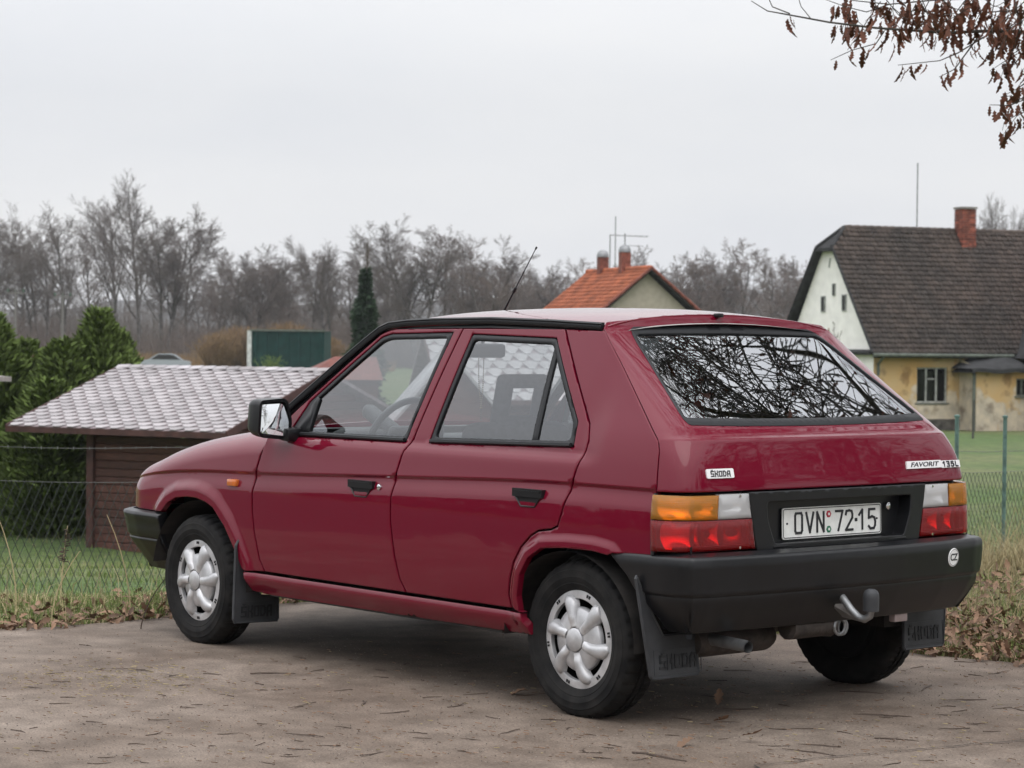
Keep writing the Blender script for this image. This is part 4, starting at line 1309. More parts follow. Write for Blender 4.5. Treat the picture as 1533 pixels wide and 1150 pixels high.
M['wgreen'] = mat("green_window_frame", (0.10, 0.115, 0.095), 0.7, var=0.3, scale=6)
M['wpane'] = glass_mat("house_window_glass", (0.10, 0.11, 0.11), 1.45)
M['plank'] = mat("brown_stained_plank", (0.078, 0.030, 0.022), 0.7, var=0.3, scale=5, orand=0.28, stretch=(1, 1, 12), bump=0.3, bscale=30)
M['fascia'] = mat("red_brown_fascia", (0.060, 0.024, 0.020), 0.7, var=0.3, scale=5)
M['shingle'] = mat("frosted_red_shingle", (0.350, 0.318, 0.318), 0.95, var=0.18, scale=1.1, orand=0.16, col2=(0.52, 0.495, 0.515))
M['shingle_edge'] = mat("shingle_underlay", (0.22, 0.18, 0.185), 0.95, var=0.3, scale=9)
M['bark'] = mat("grey_bark", (0.115, 0.104, 0.096), 0.95, var=0.35, scale=3)
M['twigs'] = mat("bare_twigs", (0.150, 0.128, 0.116), 0.95)
M['twigs2'] = mat("reddish_bare_twigs", (0.160, 0.126, 0.110), 0.95)
M['oakbark'] = mat("oak_bark", (0.075, 0.066, 0.056), 0.95, var=0.4, scale=12, bump=0.5, bscale=25)
M['willow'] = mat("golden_shoots", (0.23, 0.15, 0.078), 0.95, island=0.35)
M['thuja'] = mat("thuja_spray", (0.112, 0.155, 0.043), 0.9, island=0.6, spec=.2)
M['thujabark'] = mat("thuja_bark", (0.06, 0.045, 0.035), 0.95)
M['spruce'] = mat("spruce_needles", (0.022, 0.046, 0.020), 0.9, island=0.5)
M['oakleaf'] = mat("dry_oak_leaf", (0.155, 0.058, 0.032), 0.8, island=0.45)
M['litter'] = mat("fallen_leaf", (0.215, 0.130, 0.082), 0.85, island=0.55)
M['grassblade'] = mat("grass_blade", (0.125, 0.185, 0.040), 0.8, island=0.45)
M['straw'] = mat("dry_grass_blade", (0.37, 0.30, 0.165), 0.8, island=0.35)
M['dirtwig'] = mat("dead_twig", (0.075, 0.052, 0.040), 0.9)
M['wire'] = mat("old_fence_wire", (0.045, 0.052, 0.050), 0.7)
M['barb'] = mat("zinc_wire", (0.20, 0.20, 0.20), 0.6, metal=0.5)
M['post'] = mat("green_painted_post", (0.11, 0.185, 0.165), 0.7, var=0.3, scale=12)
M['stake'] = mat("grey_stake", (0.06, 0.06, 0.05), 0.8)
M['cont'] = mat("green_container_paint", (0.006, 0.036, 0.031), 0.7, spec=0.2, var=0.2, scale=2)
M['contend'] = mat("white_container_end", (0.55, 0.56, 0.55), 0.6, var=0.2, scale=3)
M['farcar'] = mat("silver_blue_car_paint", (0.34, 0.37, 0.41), 0.3, coat=0.6)
M['concretepole'] = mat("grey_pole", (0.16, 0.15, 0.14), 0.9)
M['ceramic'] = mat("green_insulator", (0.05, 0.10, 0.06), 0.4)

# ---------------------------------------------------------------- terrain
_gl = pchip([-400, 0, 11.6, 12.6, 14.6, 20, 26, 36, 60, 150, 300, 1400], [-.03, -.03, -.01, -.12, -.80, -1.06, -1.35, -2.05, -2.05, -1.55, -1.8, -2.0])
_gr = pchip([-400, 0, 13.2, 15.5, 20, 26, 40, 82, 160, 300, 1400], [-.03, -.03, -.01, -.35, -.92, -1.22, -1.42, -1.72, -1.8, -2.0, -2.0])
def terrain(D, L):
    D = np.asarray(D, float); L = np.asarray(L, float)
    t = smooth01(-.13, .13, L / np.maximum(D, 6))
    z = _gl(D) * (1 - t) + _gr(D) * t
    wy = CAM.y + DY * D + RY * L
    z = z * (1 - smooth01(-.4, 1.7, wy)) - .03 * smooth01(-.4, 1.7, wy) if True else z
    z = z + .03 * np.sin(L * 1.3 + D * .7) * np.sin(D * .9 - L * .4) * smooth01(11, 16, D) + .02 * np.sin(L * 3.1) * np.sin(D * 2.7) * smooth01(9, 11, D)
    return z
def to_site(x, y):
    dx, dy = np.asarray(x) - CAM.x, np.asarray(y) - CAM.y
    return dx * DX + dy * DY, dx * RX + dy * RY
def site_xy(D, L):
    return CAM.x + DX * D + RX * L, CAM.y + DY * D + RY * L
def at(D, L, dz=0.0):
    return site(D, L, float(terrain(D, L)) + dz)

def grass_ground():
    m, nt, n, l, p = nodes_of("lawn_and_soil")
    t = n.new("ShaderNodeTexCoord")
    a = n.new("ShaderNodeTexNoise"); a.inputs["Scale"].default_value = .22; a.inputs["Detail"].default_value = 8
    b = n.new("ShaderNodeTexNoise"); b.inputs["Scale"].default_value = 4.0; b.inputs["Detail"].default_value = 8
    for q in (a, b): l.new(t.outputs["Object"], q.inputs["Vector"])
    r = n.new("ShaderNodeValToRGB")
    r.color_ramp.elements[0].position = .36; r.color_ramp.elements[0].color = (.070, .118, .026, 1)
    r.color_ramp.elements[1].position = .66; r.color_ramp.elements[1].color = (.130, .145, .055, 1)
    l.new(a.outputs["Fac"], r.inputs[0])
    r2 = n.new("ShaderNodeValToRGB")
    r2.color_ramp.elements[0].position = .30; r2.color_ramp.elements[0].color = (.55, .55, .55, 1)
    r2.color_ramp.elements[1].position = .70; r2.color_ramp.elements[1].color = (1.25, 1.25, 1.2, 1)
    l.new(b.outputs["Fac"], r2.inputs[0])
    x = n.new("ShaderNodeMix"); x.data_type = 'RGBA'; x.blend_type = 'MULTIPLY'; x.inputs[0].default_value = 1
    l.new(r.outputs[0], x.inputs[6]); l.new(r2.outputs[0], x.inputs[7])
    l.new(x.outputs[2], p.inputs["Base Color"])
    p.inputs["Roughness"].default_value = .95
    bn = n.new("ShaderNodeBump"); bn.inputs["Strength"].default_value = .8; bn.inputs["Distance"].default_value = .05
    c = n.new("ShaderNodeTexNoise"); c.inputs["Scale"].default_value = 22; c.inputs["Detail"].default_value = 6
    l.new(t.outputs["Object"], c.inputs["Vector"]); l.new(c.outputs["Fac"], bn.inputs["Height"]); l.new(bn.outputs[0], p.inputs["Normal"])
    return m
Ds = np.concatenate([np.array([-1300, -600, -300, -150, -80, -40, -20, -10, -4]), np.arange(0, 46, .6), np.arange(46, 100, 3), np.array([100, 110, 120, 140, 160, 180, 200, 230, 260, 300, 360, 450, 600, 800, 1000, 1300])])
Ls = np.concatenate([-np.array([1300, 900, 600, 400, 250, 160, 110, 80, 60, 45, 35, 28, 22, 18, 15]), np.arange(-13, 13.1, .6), np.array([15, 18, 22, 28, 35, 45, 60, 80, 110, 160, 250, 400, 600, 900, 1300])])
GD, GL_ = np.meshgrid(Ds, Ls, indexing='ij')
gx, gy = site_xy(GD, GL_)
V = np.stack([gx.ravel(), gy.ravel(), terrain(GD, GL_).ravel()], 1)
# paved lot outline; the soil lies 6 cm lower beneath it
EDGE = [(6.4, 2.0), (5.2, 1.85), (4.3, 1.70), (3.65, 1.50), (3.38, 1.24), (3.30, .94), (3.28, .4), (3.50, -.25), (3.30, -.75), (2.2, -1.25), (1.1, -1.52), (.31, -1.50), (-.14, -1.60), (-1.2, -2.0), (-3, -3.2), (-6, -6), (-12, -14)]
LOT0 = EDGE + [(-16, -8), (-9, 3.5), (0, 4.3), (6.1, 5.2)]
V[:, 2] -= .07 * (in_poly(V[:, :2], np.array(LOT0)) & (poly_dist(V[:, :2], EDGE) > .05))
nI, nJ = GD.shape
ii, jj = np.meshgrid(np.arange(nI - 1), np.arange(nJ - 1), indexing='ij')
q0 = (ii * nJ + jj).ravel()
F = np.stack([q0, q0 + nJ, q0 + nJ + 1, q0 + 1], 1)[:, ::-1]
ground = link(bpy.data.objects.new("ground", np_mesh("ground", V, F, grass_ground(), True)))
tag(ground, kind='structure')

# paved lot
e_ = densify(EDGE, .12, False)
wob = np.cumsum(rng.normal(0, .02, (len(e_), 2)), 0); wob -= np.linspace(0, 1, len(e_))[:, None] * wob[-1]
EDGE_D = e_ + np.clip(wob, -.05, .05) + rng.normal(0, .010, e_.shape)
def asphalt_mat():
    m, nt, n, l, p = nodes_of("dusty_asphalt")
    t = n.new("ShaderNodeTexCoord")
    def noise(s, d=6, st=None):
        q = n.new("ShaderNodeTexNoise"); q.inputs["Scale"].default_value = s; q.inputs["Detail"].default_value = d
        if st:
            k = n.new("ShaderNodeMapping"); k.inputs["Scale"].default_value = st; k.inputs["Rotation"].default_value = (0, 0, -yaw)
            l.new(t.outputs["Object"], k.inputs[0]); l.new(k.outputs[0], q.inputs["Vector"])
        else: l.new(t.outputs["Object"], q.inputs["Vector"])
        return q
    def ramp(src, p0, c0, p1, c1):
        r = n.new("ShaderNodeValToRGB")
        r.color_ramp.elements[0].position = p0; r.color_ramp.elements[0].color = (*c0, 1)
        r.color_ramp.elements[1].position = p1; r.color_ramp.elements[1].color = (*c1, 1)
        l.new(src, r.inputs[0]); return r.outputs[0]
    def mul(a, b):
        x = n.new("ShaderNodeMix"); x.data_type = 'RGBA'; x.blend_type = 'MULTIPLY'; x.inputs[0].default_value = 1
        l.new(a, x.inputs[6]); l.new(b, x.inputs[7]); return x.outputs[2]
    big = ramp(noise(1.3, 9).outputs["Fac"], .32, (.130, .095, .070), .68, (.222, .180, .146))
    mid = ramp(noise(6, 8).outputs["Fac"], .36, (.76, .74, .72), .64, (1.16, 1.16, 1.16))
    fine = ramp(noise(130, 5).outputs["Fac"], .32, (.68, .66, .65), .70, (1.28, 1.28, 1.28))
    v = n.new("ShaderNodeTexVoronoi"); v.inputs["Scale"].default_value = 60; v.inputs["Randomness"].default_value = 1
    l.new(t.outputs["Object"], v.inputs["Vector"])
    grit = ramp(v.outputs["Distance"], .06, (.50, .47, .45), .16, (1, 1, 1))
    v2 = n.new("ShaderNodeTexVoronoi"); v2.inputs["Scale"].default_value = 17
    l.new(t.outputs["Object"], v2.inputs["Vector"])
    chip = ramp(v2.outputs["Distance"], .05, (1.7, 1.65, 1.55), .09, (1, 1, 1))
    c = mul(mul(mul(mul(big, mid), fine), grit), chip)
    l.new(c, p.inputs["Base Color"])
    p.inputs["Roughness"].default_value = .88
    bn = n.new("ShaderNodeBump"); bn.inputs["Strength"].default_value = .55; bn.inputs["Distance"].default_value = .006
    l.new(noise(90, 6).outputs["Fac"], bn.inputs["Height"]); l.new(bn.outputs[0], p.inputs["Normal"])
    return m
lot = list(map(tuple, EDGE_D)) + [(-16, -8), (-9, 3.5), (0, 4.3), (6.1, 5.2)]
pav = panel("paved_lot", lot, lambda u, v: np.stack([u, v, .006 + .006 * np.sin(u * 1.1) * np.sin(v * .9 + .5)], -1), asphalt_mat(), None, h=1.2, flange=.05, inset=0, ring=False, round_edge=.0)
tag(pav, kind='structure')
# added unseen lane, dark tarmac to darken the doors' reflections; hedge beyond it
added_road = panel("added_road", [(-45, -12), (-16, -7.8), (-9, 3.6), (0, 4.4), (6.2, 5.3), (6.5, 2.02), (14, 2.8), (45, 6), (45, 24), (8, 12.5), (0, 10.5), (-10, 9.8), (-22, 4), (-45, -2)], lambda u, v: np.stack([u, v, 0 * u - .008], -1), mat("dark_tarmac", (.040, .039, .039), .9, var=.25, scale=5, bump=.5, bscale=120), None, h=2.5, flange=.05, inset=0, ring=False, round_edge=0)
tag(added_road, kind='structure')
M['crack'] = mat("open_crack", (.022, .018, .015), .95)
def crack(pts, w):
    pts = densify(pts, .05, False)
    pts = pts + rng.normal(0, .006, pts.shape)
    mb = MB(); v = []
    for i, q in enumerate(pts):
        d = pts[min(i + 1, len(pts) - 1)] - pts[max(i - 1, 0)]; d = d / (np.linalg.norm(d) + 1e-9); nn = np.array([-d[1], d[0]])
        ww = w * rnd.uniform(.2, 1.0)
        z = .0075 + .006 * math.sin(q[0] * 1.1) * math.sin(q[1] * .9 + .5) + .0045
        v += [(*(q + nn * ww), z), (*(q - nn * ww), z)]
    mb.add(v, [(2 * i, 2 * i + 2, 2 * i + 3, 2 * i + 1) for i in range(len(pts) - 1)])
    mb.build("crack", M['crack'], pav)
crack([(-1.9, 1.6), (-1.45, 1.15), (-1.036, .93), (-1.12, .45), (-1.272, -.119), (-1.5, -.8)], .006)
crack([(2.2, 1.6), (1.75, 1.45), (1.45, 1.35)], .003)

# ---------------------------------------------------------------- buildings
def tiles_on(P0, U, Vv, nu, nv, m, name, parent, th=.022, keep=None, lap=1.18, skew=.5, jit=.006, wide=.97):
    """overlapping tiles on the parallelogram P0 + a*U + b*V, courses from the eave upwards"""
    P0, U, Vv = Vector(P0), Vector(U), Vector(Vv)
    n = U.cross(Vv).normalized()
    VV, FF = [], []
    for r in range(nv):
        for c in range(nu + 1):
            a0 = (c - (skew if r % 2 else 0)) / nu; a1 = a0 + wide / nu
            a0, a1 = max(a0, 0), min(a1, 1)
            if a1 - a0 < .2 / nu: continue
            b0 = r / nv; b1 = (r + lap) / nv
            if keep and not keep((a0 + a1) / 2, (b0 + b1) / 2): continue
            k = rnd.uniform(-jit, jit)
            o = len(VV)
            t0, t1 = n * (th * 1.9 + k), n * (th * .5 + k)
            A, B, Cc, D_ = P0 + U * a0 + Vv * b0, P0 + U * a1 + Vv * b0, P0 + U * a1 + Vv * min(b1, 1.0), P0 + U * a0 + Vv * min(b1, 1.0)
            VV += [A + t0, B + t0, Cc + t1, D_ + t1, A + t0 - n * th, B + t0 - n * th, Cc, D_]
            FF += [(o, o + 1, o + 2, o + 3), (o + 4, o + 5, o + 1, o), (o + 5, o + 6, o + 2, o + 1), (o + 7, o + 4, o, o + 3)]
    me = np_mesh(name, np.array([tuple(p) for p in VV]), np.array(FF), m)
    ob = link(bpy.data.objects.new(name, me), parent)
    tag(ob, kind='stuff')
    return ob

def window(parent, mtx, w, h, cols, rows_, fm, deep=.08, sill=True):
    """frame, panes and sill of one window; mtx maps local x right, y up, z outwards"""
    fr = MB()
    t = .055
    for c, d in (((0, h / 2 - t / 2, 0), (w, t, .06)), ((0, -h / 2 + t / 2, 0), (w, t, .06)), ((-w / 2 + t / 2, 0, 0), (t, h - 2 * t, .06)), ((w / 2 - t / 2, 0, 0), (t, h - 2 * t, .06))): fr.box(c, d)
    for i in range(1, cols): fr.box((-w / 2 + w * i / cols, 0, .004), (.07, h - 2 * t, .05))
    for i in range(1, rows_): fr.box((0, -h / 2 + h * i / rows_ + .12, .002), (w - 2 * t, .05, .05))
    if cols == 3: fr.box((0, h * .17, .003), (w / 3, .05, .045))
    f = fr.build("window", M[fm], parent)
    f.matrix_local = mtx
    for i in range(cols):
        pn = MB(); pn.box((-w / 2 + w * (i + .5) / cols, 0, -.02), (w / cols - .06, h - .1, .008)); pn.build("pane", M['wpane'], f)
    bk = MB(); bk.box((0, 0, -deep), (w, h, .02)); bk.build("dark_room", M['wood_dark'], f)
    if sill:
        sb = MB(); sb.box((0, -h / 2 - .03, .05), (w + .12, .05, .16)); sb.build("sill", M['wgreen'], f)
    return f

# --- the old yellow farmhouse
house = empty("farmhouse", site(80, 12.3, -1.72), SRZ + R(22.1), label="old ochre farmhouse with a dark tiled half-hipped roof and white gable", cat="house")
def ochre():
    m, nt, n, l, p = nodes_of("stained_ochre_render")
    t = n.new("ShaderNodeTexCoord")
    def noise(sc, det=4, st=(1, 1, 1)):
        k = n.new("ShaderNodeMapping"); k.inputs["Scale"].default_value = st; l.new(t.outputs["Object"], k.inputs[0])
        q = n.new("ShaderNodeTexNoise"); q.inputs["Scale"].default_value = sc; q.inputs["Detail"].default_value = det; l.new(k.outputs[0], q.inputs["Vector"]); return q.outputs["Fac"]
    def ramp(src, p0, c0, p1, c1):
        r = n.new("ShaderNodeValToRGB")
        r.color_ramp.elements[0].position = p0; r.color_ramp.elements[0].color = (*c0, 1)
        r.color_ramp.elements[1].position = p1; r.color_ramp.elements[1].color = (*c1, 1)
        l.new(src, r.inputs[0]); return r.outputs[0]
    def mix(f, a, b, blend='MIX'):
        x = n.new("ShaderNodeMix"); x.data_type = 'RGBA'; x.blend_type = blend
        if isinstance(f, float): x.inputs[0].default_value = f
        else: l.new(f, x.inputs[0])
        l.new(a, x.inputs[6]); l.new(b, x.inputs[7]); return x.outputs[2]
    yellow = ramp(noise(.7, 3), .35, (.56, .345, .135), .65, (.56, .41, .22))
    pale = ramp(noise(2.2, 6), .35, (.40, .35, .28), .65, (.62, .53, .40))
    sep = n.new("ShaderNodeSeparateXYZ"); l.new(t.outputs["Object"], sep.inputs[0])
    # how far the paint has come off: more towards the bottom, in ragged patches
    ht = n.new("ShaderNodeMapRange"); ht.inputs[1].default_value = 2.0; ht.inputs[2].default_value = .1; ht.inputs[3].default_value = -.10; ht.inputs[4].default_value = .34
    l.new(sep.outputs["Y"], ht.inputs[0])
    ad = n.new("ShaderNodeMath"); l.new(ht.outputs[0], ad.inputs[0]); l.new(noise(1.1, 7), ad.inputs[1])
    f = n.new("ShaderNodeMapRange"); f.inputs[1].default_value = .56; f.inputs[2].default_value = .64; l.new(ad.outputs[0], f.inputs[0])
    c = mix(f.outputs[0], yellow, pale)
    rust = ramp(noise(1.0, 4, (1.6, .22, 1)), .60, (1, 1, 1), .70, (.92, .66, .40))
    c = mix(1.0, c, rust, 'MULTIPLY')
    soot = ramp(noise(1.9, 8), .33, (.40, .36, .33), .46, (1, 1, 1))
    c = mix(.8, c, soot, 'MULTIPLY')
    l.new(c, p.inputs["Base Color"]); p.inputs["Roughness"].default_value = .95
    return m
M['ochre'] = ochre()
HW, HD, HE, HR = 13.0, 6.0, 2.72, 7.03
def wall_with_holes(name, w, h, holes, mtx, m, parent, th=.3):
    """wall slab with rectangular openings; local x right, y up, z outwards"""
    xs = sorted({0, w} | {q for a in holes for q in (a[0], a[1])}); ys = sorted({0, h} | {q for a in holes for q in (a[2], a[3])})
    mb = MB()
    for x0, x1 in zip(xs[:-1], xs[1:]):
        for y0, y1 in zip(ys[:-1], ys[1:]):
            cx, cy = (x0 + x1) / 2, (y0 + y1) / 2
            if any(a[0] < cx < a[1] and a[2] < cy < a[3] for a in holes): continue
            mb.add([(x0, y0, 0), (x1, y0, 0), (x1, y1, 0), (x0, y1, 0)], [(0, 1, 2, 3)])
    for x0, x1, y0, y1 in holes:
        mb.add([(x0, y0, 0), (x1, y0, 0), (x1, y1, 0), (x0, y1, 0), (x0, y0, -th), (x1, y0, -th), (x1, y1, -th), (x0, y1, -th)], [(0, 4, 5, 1), (1, 5, 6, 2), (2, 6, 7, 3), (3, 7, 4, 0)])
    o = mb.build(name, m, parent); o.matrix_local = mtx
    return o
FRONT = Matrix(((1, 0, 0, 0), (0, 0, -1, 0), (0, 1, 0, 0), (0, 0, 0, 1)))      # x right, y up, outwards = -local y
wall_with_holes("front_wall", HW, HE, [(1.72, 2.95, .94, 2.16)], FRONT, M['ochre'], house)
window(house, FRONT @ Matrix.Translation((2.335, 1.55, -.10)), 1.23, 1.22, 3, 1, 'wframe')
mb = MB(); mb.box((HW / 2, -.02, .19), (HW, .06, .38)); mb.build("plinth", mat("damp_plinth", (.085, .078, .068), .95, var=.5, scale=4), house)
GAB = Matrix(((0, 0, -1, 0), (-1, 0, 0, HD), (0, 1, 0, 0), (0, 0, 0, 1)))      # seen from the gable side: x from far corner to near corner
gw = MB()
zc = 6.30; yc = 3 * (HR - zc) / (HR - HE)
gpoly = [(0, 0), (HD, 0), (HD, HE), (3 + yc, zc), (3 - yc, zc), (0, HE)]
gw.add([(0, HD - a, b) for a, b in gpoly] + [(.3, HD - a, b) for a, b in gpoly], [(0, 1, 2, 3, 4, 5)])
gw.build("gable_wall", M['gable'], house)
gd = MB(); gd.box((-.10, HD / 2, HE - .05), (.34, HD + .3, .10), Matrix.Rotation(R(-18), 3, 'Y')); gd.build("gable_ledge", M['slate'], house)
for y, z0, z1, w in ((2.0, 4.07, 4.66, .30), (3.46, 4.05, 4.62, .30), (2.72, 4.62, 5.05, .20)):
    fr = MB(); fr.box((-.012, y, (z0 + z1) / 2), (.05, w, z1 - z0)); f = fr.build("gable_opening", M['wframe'], house)
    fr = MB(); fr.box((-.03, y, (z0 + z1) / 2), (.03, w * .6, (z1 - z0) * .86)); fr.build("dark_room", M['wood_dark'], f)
for y, tilt in ((3.05, .25), (2.30, -.25)):
    fr = MB(); fr.box((-.012, y, 5.78), (.03, .06, .34), Matrix.Rotation(tilt, 3, 'X')); fr.build("gable_slit", M['wframe'], house)
pt = MB(); pt.prism([(3.3, 2.95), (3.0, 2.92), (2.95, 3.2), (3.05, 3.5), (3.3, 3.3)], -.006, .0, lambda a, b, h: (h - .004, a, b)); pt.build("bare_patch", mat("bare_render_patch", (.35, .21, .12), .95, var=.3), house)
EV = -.42; EZ = HE - .10
sl = (HR - EZ) / (3 - EV)
core = MB()
hx0 = -.28; rx0 = .52
hy = 3 - (HR - zc) / sl
core.add([(hx0, EV, EZ), (HW + .3, EV, EZ), (HW + .3, 3, HR), (rx0, 3, HR), (hx0, hy, zc)], [(0, 1, 2, 3, 4)])
core.add([(hx0, 6 - EV, EZ), (HW + .3, 6 - EV, EZ), (HW + .3, 3, HR), (rx0, 3, HR), (hx0, 6 - hy, zc)], [(4, 3, 2, 1, 0)])
core.add([(hx0, hy, zc), (rx0, 3, HR), (hx0, 6 - hy, zc)], [(0, 1, 2)])
core.add([(hx0, EV, EZ - .12), (hx0, hy, zc - .12), (hx0, 6 - hy, zc - .12), (hx0, 6 - EV, EZ - .12), (hx0, EV, EZ), (hx0, hy, zc), (hx0, 6 - hy, zc), (hx0, 6 - EV, EZ)], [(0, 4, 5, 1), (1, 5, 6, 2), (2, 6, 7, 3)])
core.add([(hx0, EV, EZ - .12), (hx0, hy, zc - .12), (.0, hy, zc - .12), (.0, EV, EZ - .12), (hx0, 6 - EV, EZ - .12), (hx0, 6 - hy, zc - .12), (.0, 6 - hy, zc - .12), (.0, 6 - EV, EZ - .12)], [(0, 1, 2, 3), (7, 6, 5, 4), (1, 5, 6, 2)])
core.add([(hx0, EV, EZ), (HW + .3, EV, EZ), (HW + .3, EV, EZ - .14), (hx0, EV, EZ - .14)], [(0, 3, 2, 1)])
hroof = core.build("roof", M['slate'], house)
slope = Vector((0, 3 - EV, HR - EZ))
def keep_hip(a, b):
    x = hx0 + (HW + .6) * a; z = EZ + (HR - EZ) * b
    return z < zc or x > hx0 + (rx0 - hx0) * (z - zc) / (HR - zc) - .02
tiles_on((hx0, EV, EZ), (HW + .58, 0, 0), slope, 66, 26, M['tile'], "roof_tiles", hroof, th=.045, keep=keep_hip, jit=.010, skew=0.04)
rd_ = MB()
for i in range(44): rd_.tube([(rx0 + i * .29, 3, HR + .01), (rx0 + i * .29 + .31, 3, HR + .035)], .085, 7)
tag(rd_.build("ridge_tiles", M['tile'], hroof), kind='stuff')
vg = MB(); vg.tube([(hx0, EV, EZ + .02), (hx0, hy, zc + .03)], .055, 6); vg.tube([(hx0, 6 - EV, EZ + .02), (hx0, 6 - hy, zc + .03)], .055, 6); vg.tube([(hx0, hy, zc + .03), (rx0, 3, HR + .03)], .07, 6); vg.tube([(hx0, 6 - hy, zc + .03), (rx0, 3, HR + .03)], .07, 6)
vg.build("verge", M['slate'], hroof)
gt = MB(); gt.tube([(hx0, EV - .06, EZ - .04), (5.3, EV - .06, EZ - .05)], .065, 8); gt.tube([(.12, EV - .04, EZ - .1), (.16, -.06, EZ - .35), (.16, -.06, EZ - .75)], .05, 7); gt.build("gutter", M['wgreen'], house)
# chimney of single bricks
chm = empty("chimney", (5.34, 2.72, 6.25), parent=house)
cc = MB(); cc.box((0, 0, .80), (.49, .49, 1.56)); cc.build("chimney_core", M['mortar'], chm)
for r in range(18):
    for side_ in range(4):
        for k in range(2):
            b = MB()
            off = (.125 if r % 2 else -.125)
            px_ = -.135 + k * .27 + (0.03 if r % 2 else -.03)
            c_ = Matrix.Rotation(side_ * PI / 2, 3, 'Z') @ Vector((px_, -.255, .045 + r * .086))
            d_ = (.255, .03, .074) if side_ % 2 == 0 else (.03, .255, .074)
            b.box(tuple(c_), d_)
            if r == 0 and side_ == 0 and k == 0: pass
            b.build("brick", M['brick'], chm)
cc = MB(); cc.box((0, 0, 1.60), (.62, .62, .07)); cc.build("chimney_cap", M['mortar'], chm)
lr = MB(); lr.tube([(3.5, 3, HR), (3.5, 3, 9.42)], .025, 6); lr.build("mast", M['steel'], house)
# lean-to porch
por = empty("porch", (3.42, 0, 0), parent=house)
PF = FRONT @ Matrix.Translation((0, 0, 1.05))
wall_with_holes("porch_wall", 2.3, 2.15, [(1.62, 2.1, 1.20, 1.80)], PF, M['ochre'], por, .2)
wall_s = MB(); wall_s.add([(0, -1.05, 0), (0, 0, 0), (0, 0, 2.5), (0, -1.05, 2.15)], [(3, 2, 1, 0)]); wall_s.build("porch_side", M['ochre'], por); wall_s = MB(); wall_s.add([(2.3, -1.05, 0), (2.3, 0, 0), (2.3, 0, 2.5), (2.3, -1.05, 2.15)], [(0, 1, 2, 3)]); wall_s.build("porch_side", M['ochre'], por)
w_ = window(por, PF @ Matrix.Translation((1.86, 1.5, -.06)), .48, .60, 2, 1, 'wgreen')
pr_ = MB()
# the sagging felt roof, curved at the eave
cols_, rr_ = 10, 6
vv = []
for i in range(cols_ + 1):
    for j in range(rr_ + 1):
        x = -.35 + 2.95 * i / cols_; t = j / rr_
        lift_ = .50 * math.sin(min(1, max(0, x + .35) / 1.5) * PI / 2) * (1 if x < 1.9 else max(.2, 1 - (x - 1.9)))
        vv.append((x, -1.35 + 1.33 * t, 2.14 + lift_ * t ** .7 + .03 * math.sin(i * 1.3)))
pr_.add(vv, [(i * (rr_ + 1) + j, (i + 1) * (rr_ + 1) + j, (i + 1) * (rr_ + 1) + j + 1, i * (rr_ + 1) + j + 1) for i in range(cols_) for j in range(rr_)])
pr_.add([(x, y, z - .14) for x, y, z in vv], [(i * (rr_ + 1) + j, i * (rr_ + 1) + j + 1, (i + 1) * (rr_ + 1) + j + 1, (i + 1) * (rr_ + 1) + j) for i in range(cols_) for j in range(rr_)])
for i in range(cols_): pr_.add([vv[i * (rr_ + 1)], vv[(i + 1) * (rr_ + 1)], (vv[(i + 1) * (rr_ + 1)][0], vv[(i + 1) * (rr_ + 1)][1], vv[(i + 1) * (rr_ + 1)][2] - .14), (vv[i * (rr_ + 1)][0], vv[i * (rr_ + 1)][1], vv[i * (rr_ + 1)][2] - .14)], [(0, 3, 2, 1)])
pr_.build("porch_roof", M['slate'], por, 50)
dp = MB(); dp.tube([(-.10, -1.0, 2.1), (-.10, -1.08, 1.9), (-.10, -1.08, 0)], .055, 8); dp.build("drainpipe", M['wgreen'], por)
# wing with its dark roof at the right
wg = MB(); wg.box((8.6, -1.3, 1.3), (5.4, 2.6, 2.6)); wg.build("wing_wall", M['ochre'], house)
wg = MB(); wg.add([(5.35, -3.0, 2.50), (5.35, .6, 2.50), (8.4, 3.0, 6.4), (8.4, -3.0, 6.4), (11.5, -3.0, 2.5), (11.5, .6, 2.5)], [(0, 3, 2, 1), (3, 4, 5, 2), (0, 4, 3)]); wg.build("wing_roof", M['slate'], house)
st_ = MB(); st_.tube([(6.1, -1.6, .0), (5.4, -1.5, .75)], .05, 5); st_.build("leaning_board", M['wgreen'], house)

# --- house with the orange roof
oh = empty("bungalow", site(110, 6.38, -1.75), SRZ + R(18), label="beige house with a bright orange tiled roof and two brick chimneys", cat="house")
mb = MB(); mb.box((0, 4.3, 2.1), (4.5, 8.2, 4.2)); mb.build("wall", M['beige'], oh)
gb = MB(); gb.prism([(-2.25, 4.2), (2.25, 4.2), (0, 6.12)], 0.20, 8.4, lambda a, b, h: (a, h, b)); gb.build("gable_wall", M['beige'], oh)
OE, OR, OWd = 4.22, 6.36, 2.62
rf = MB()
for sg in (-1, 1):
    rf.add([(sg * OWd, -.25, OE), (0, -.25, OR), (0, 8.6, OR), (sg * OWd, 8.6, OE), (sg * OWd, -.25, OE - .12), (0, -.25, OR - .14), (0, 8.6, OR - .14), (sg * OWd, 8.6, OE - .12)],
           [(0, 1, 2, 3), (7, 6, 5, 4), (0, 4, 5, 1), (3, 2, 6, 7), (0, 3, 7, 4)])
orf = rf.build("roof", M['slate'], oh)
tiles_on((-OWd, 8.6, OE), (0, -8.85, 0), (OWd, 0, OR - OE), 30, 12, M['otile'], "roof_tiles", orf, th=.03, lap=1.15)
tiles_on((OWd, -.25, OE), (0, 8.85, 0), (-OWd, 0, OR - OE), 30, 12, M['otile'], "roof_tiles", orf, th=.03, lap=1.15)
vg = MB()
for i in range(24): vg.tube([(0, -.28 + i * .37, OR + .02), (0, -.28 + i * .37 + .4, OR + .05)], .11, 7)
tag(vg.build("ridge_tiles", M['otile'], orf), kind='stuff')
vg = MB()
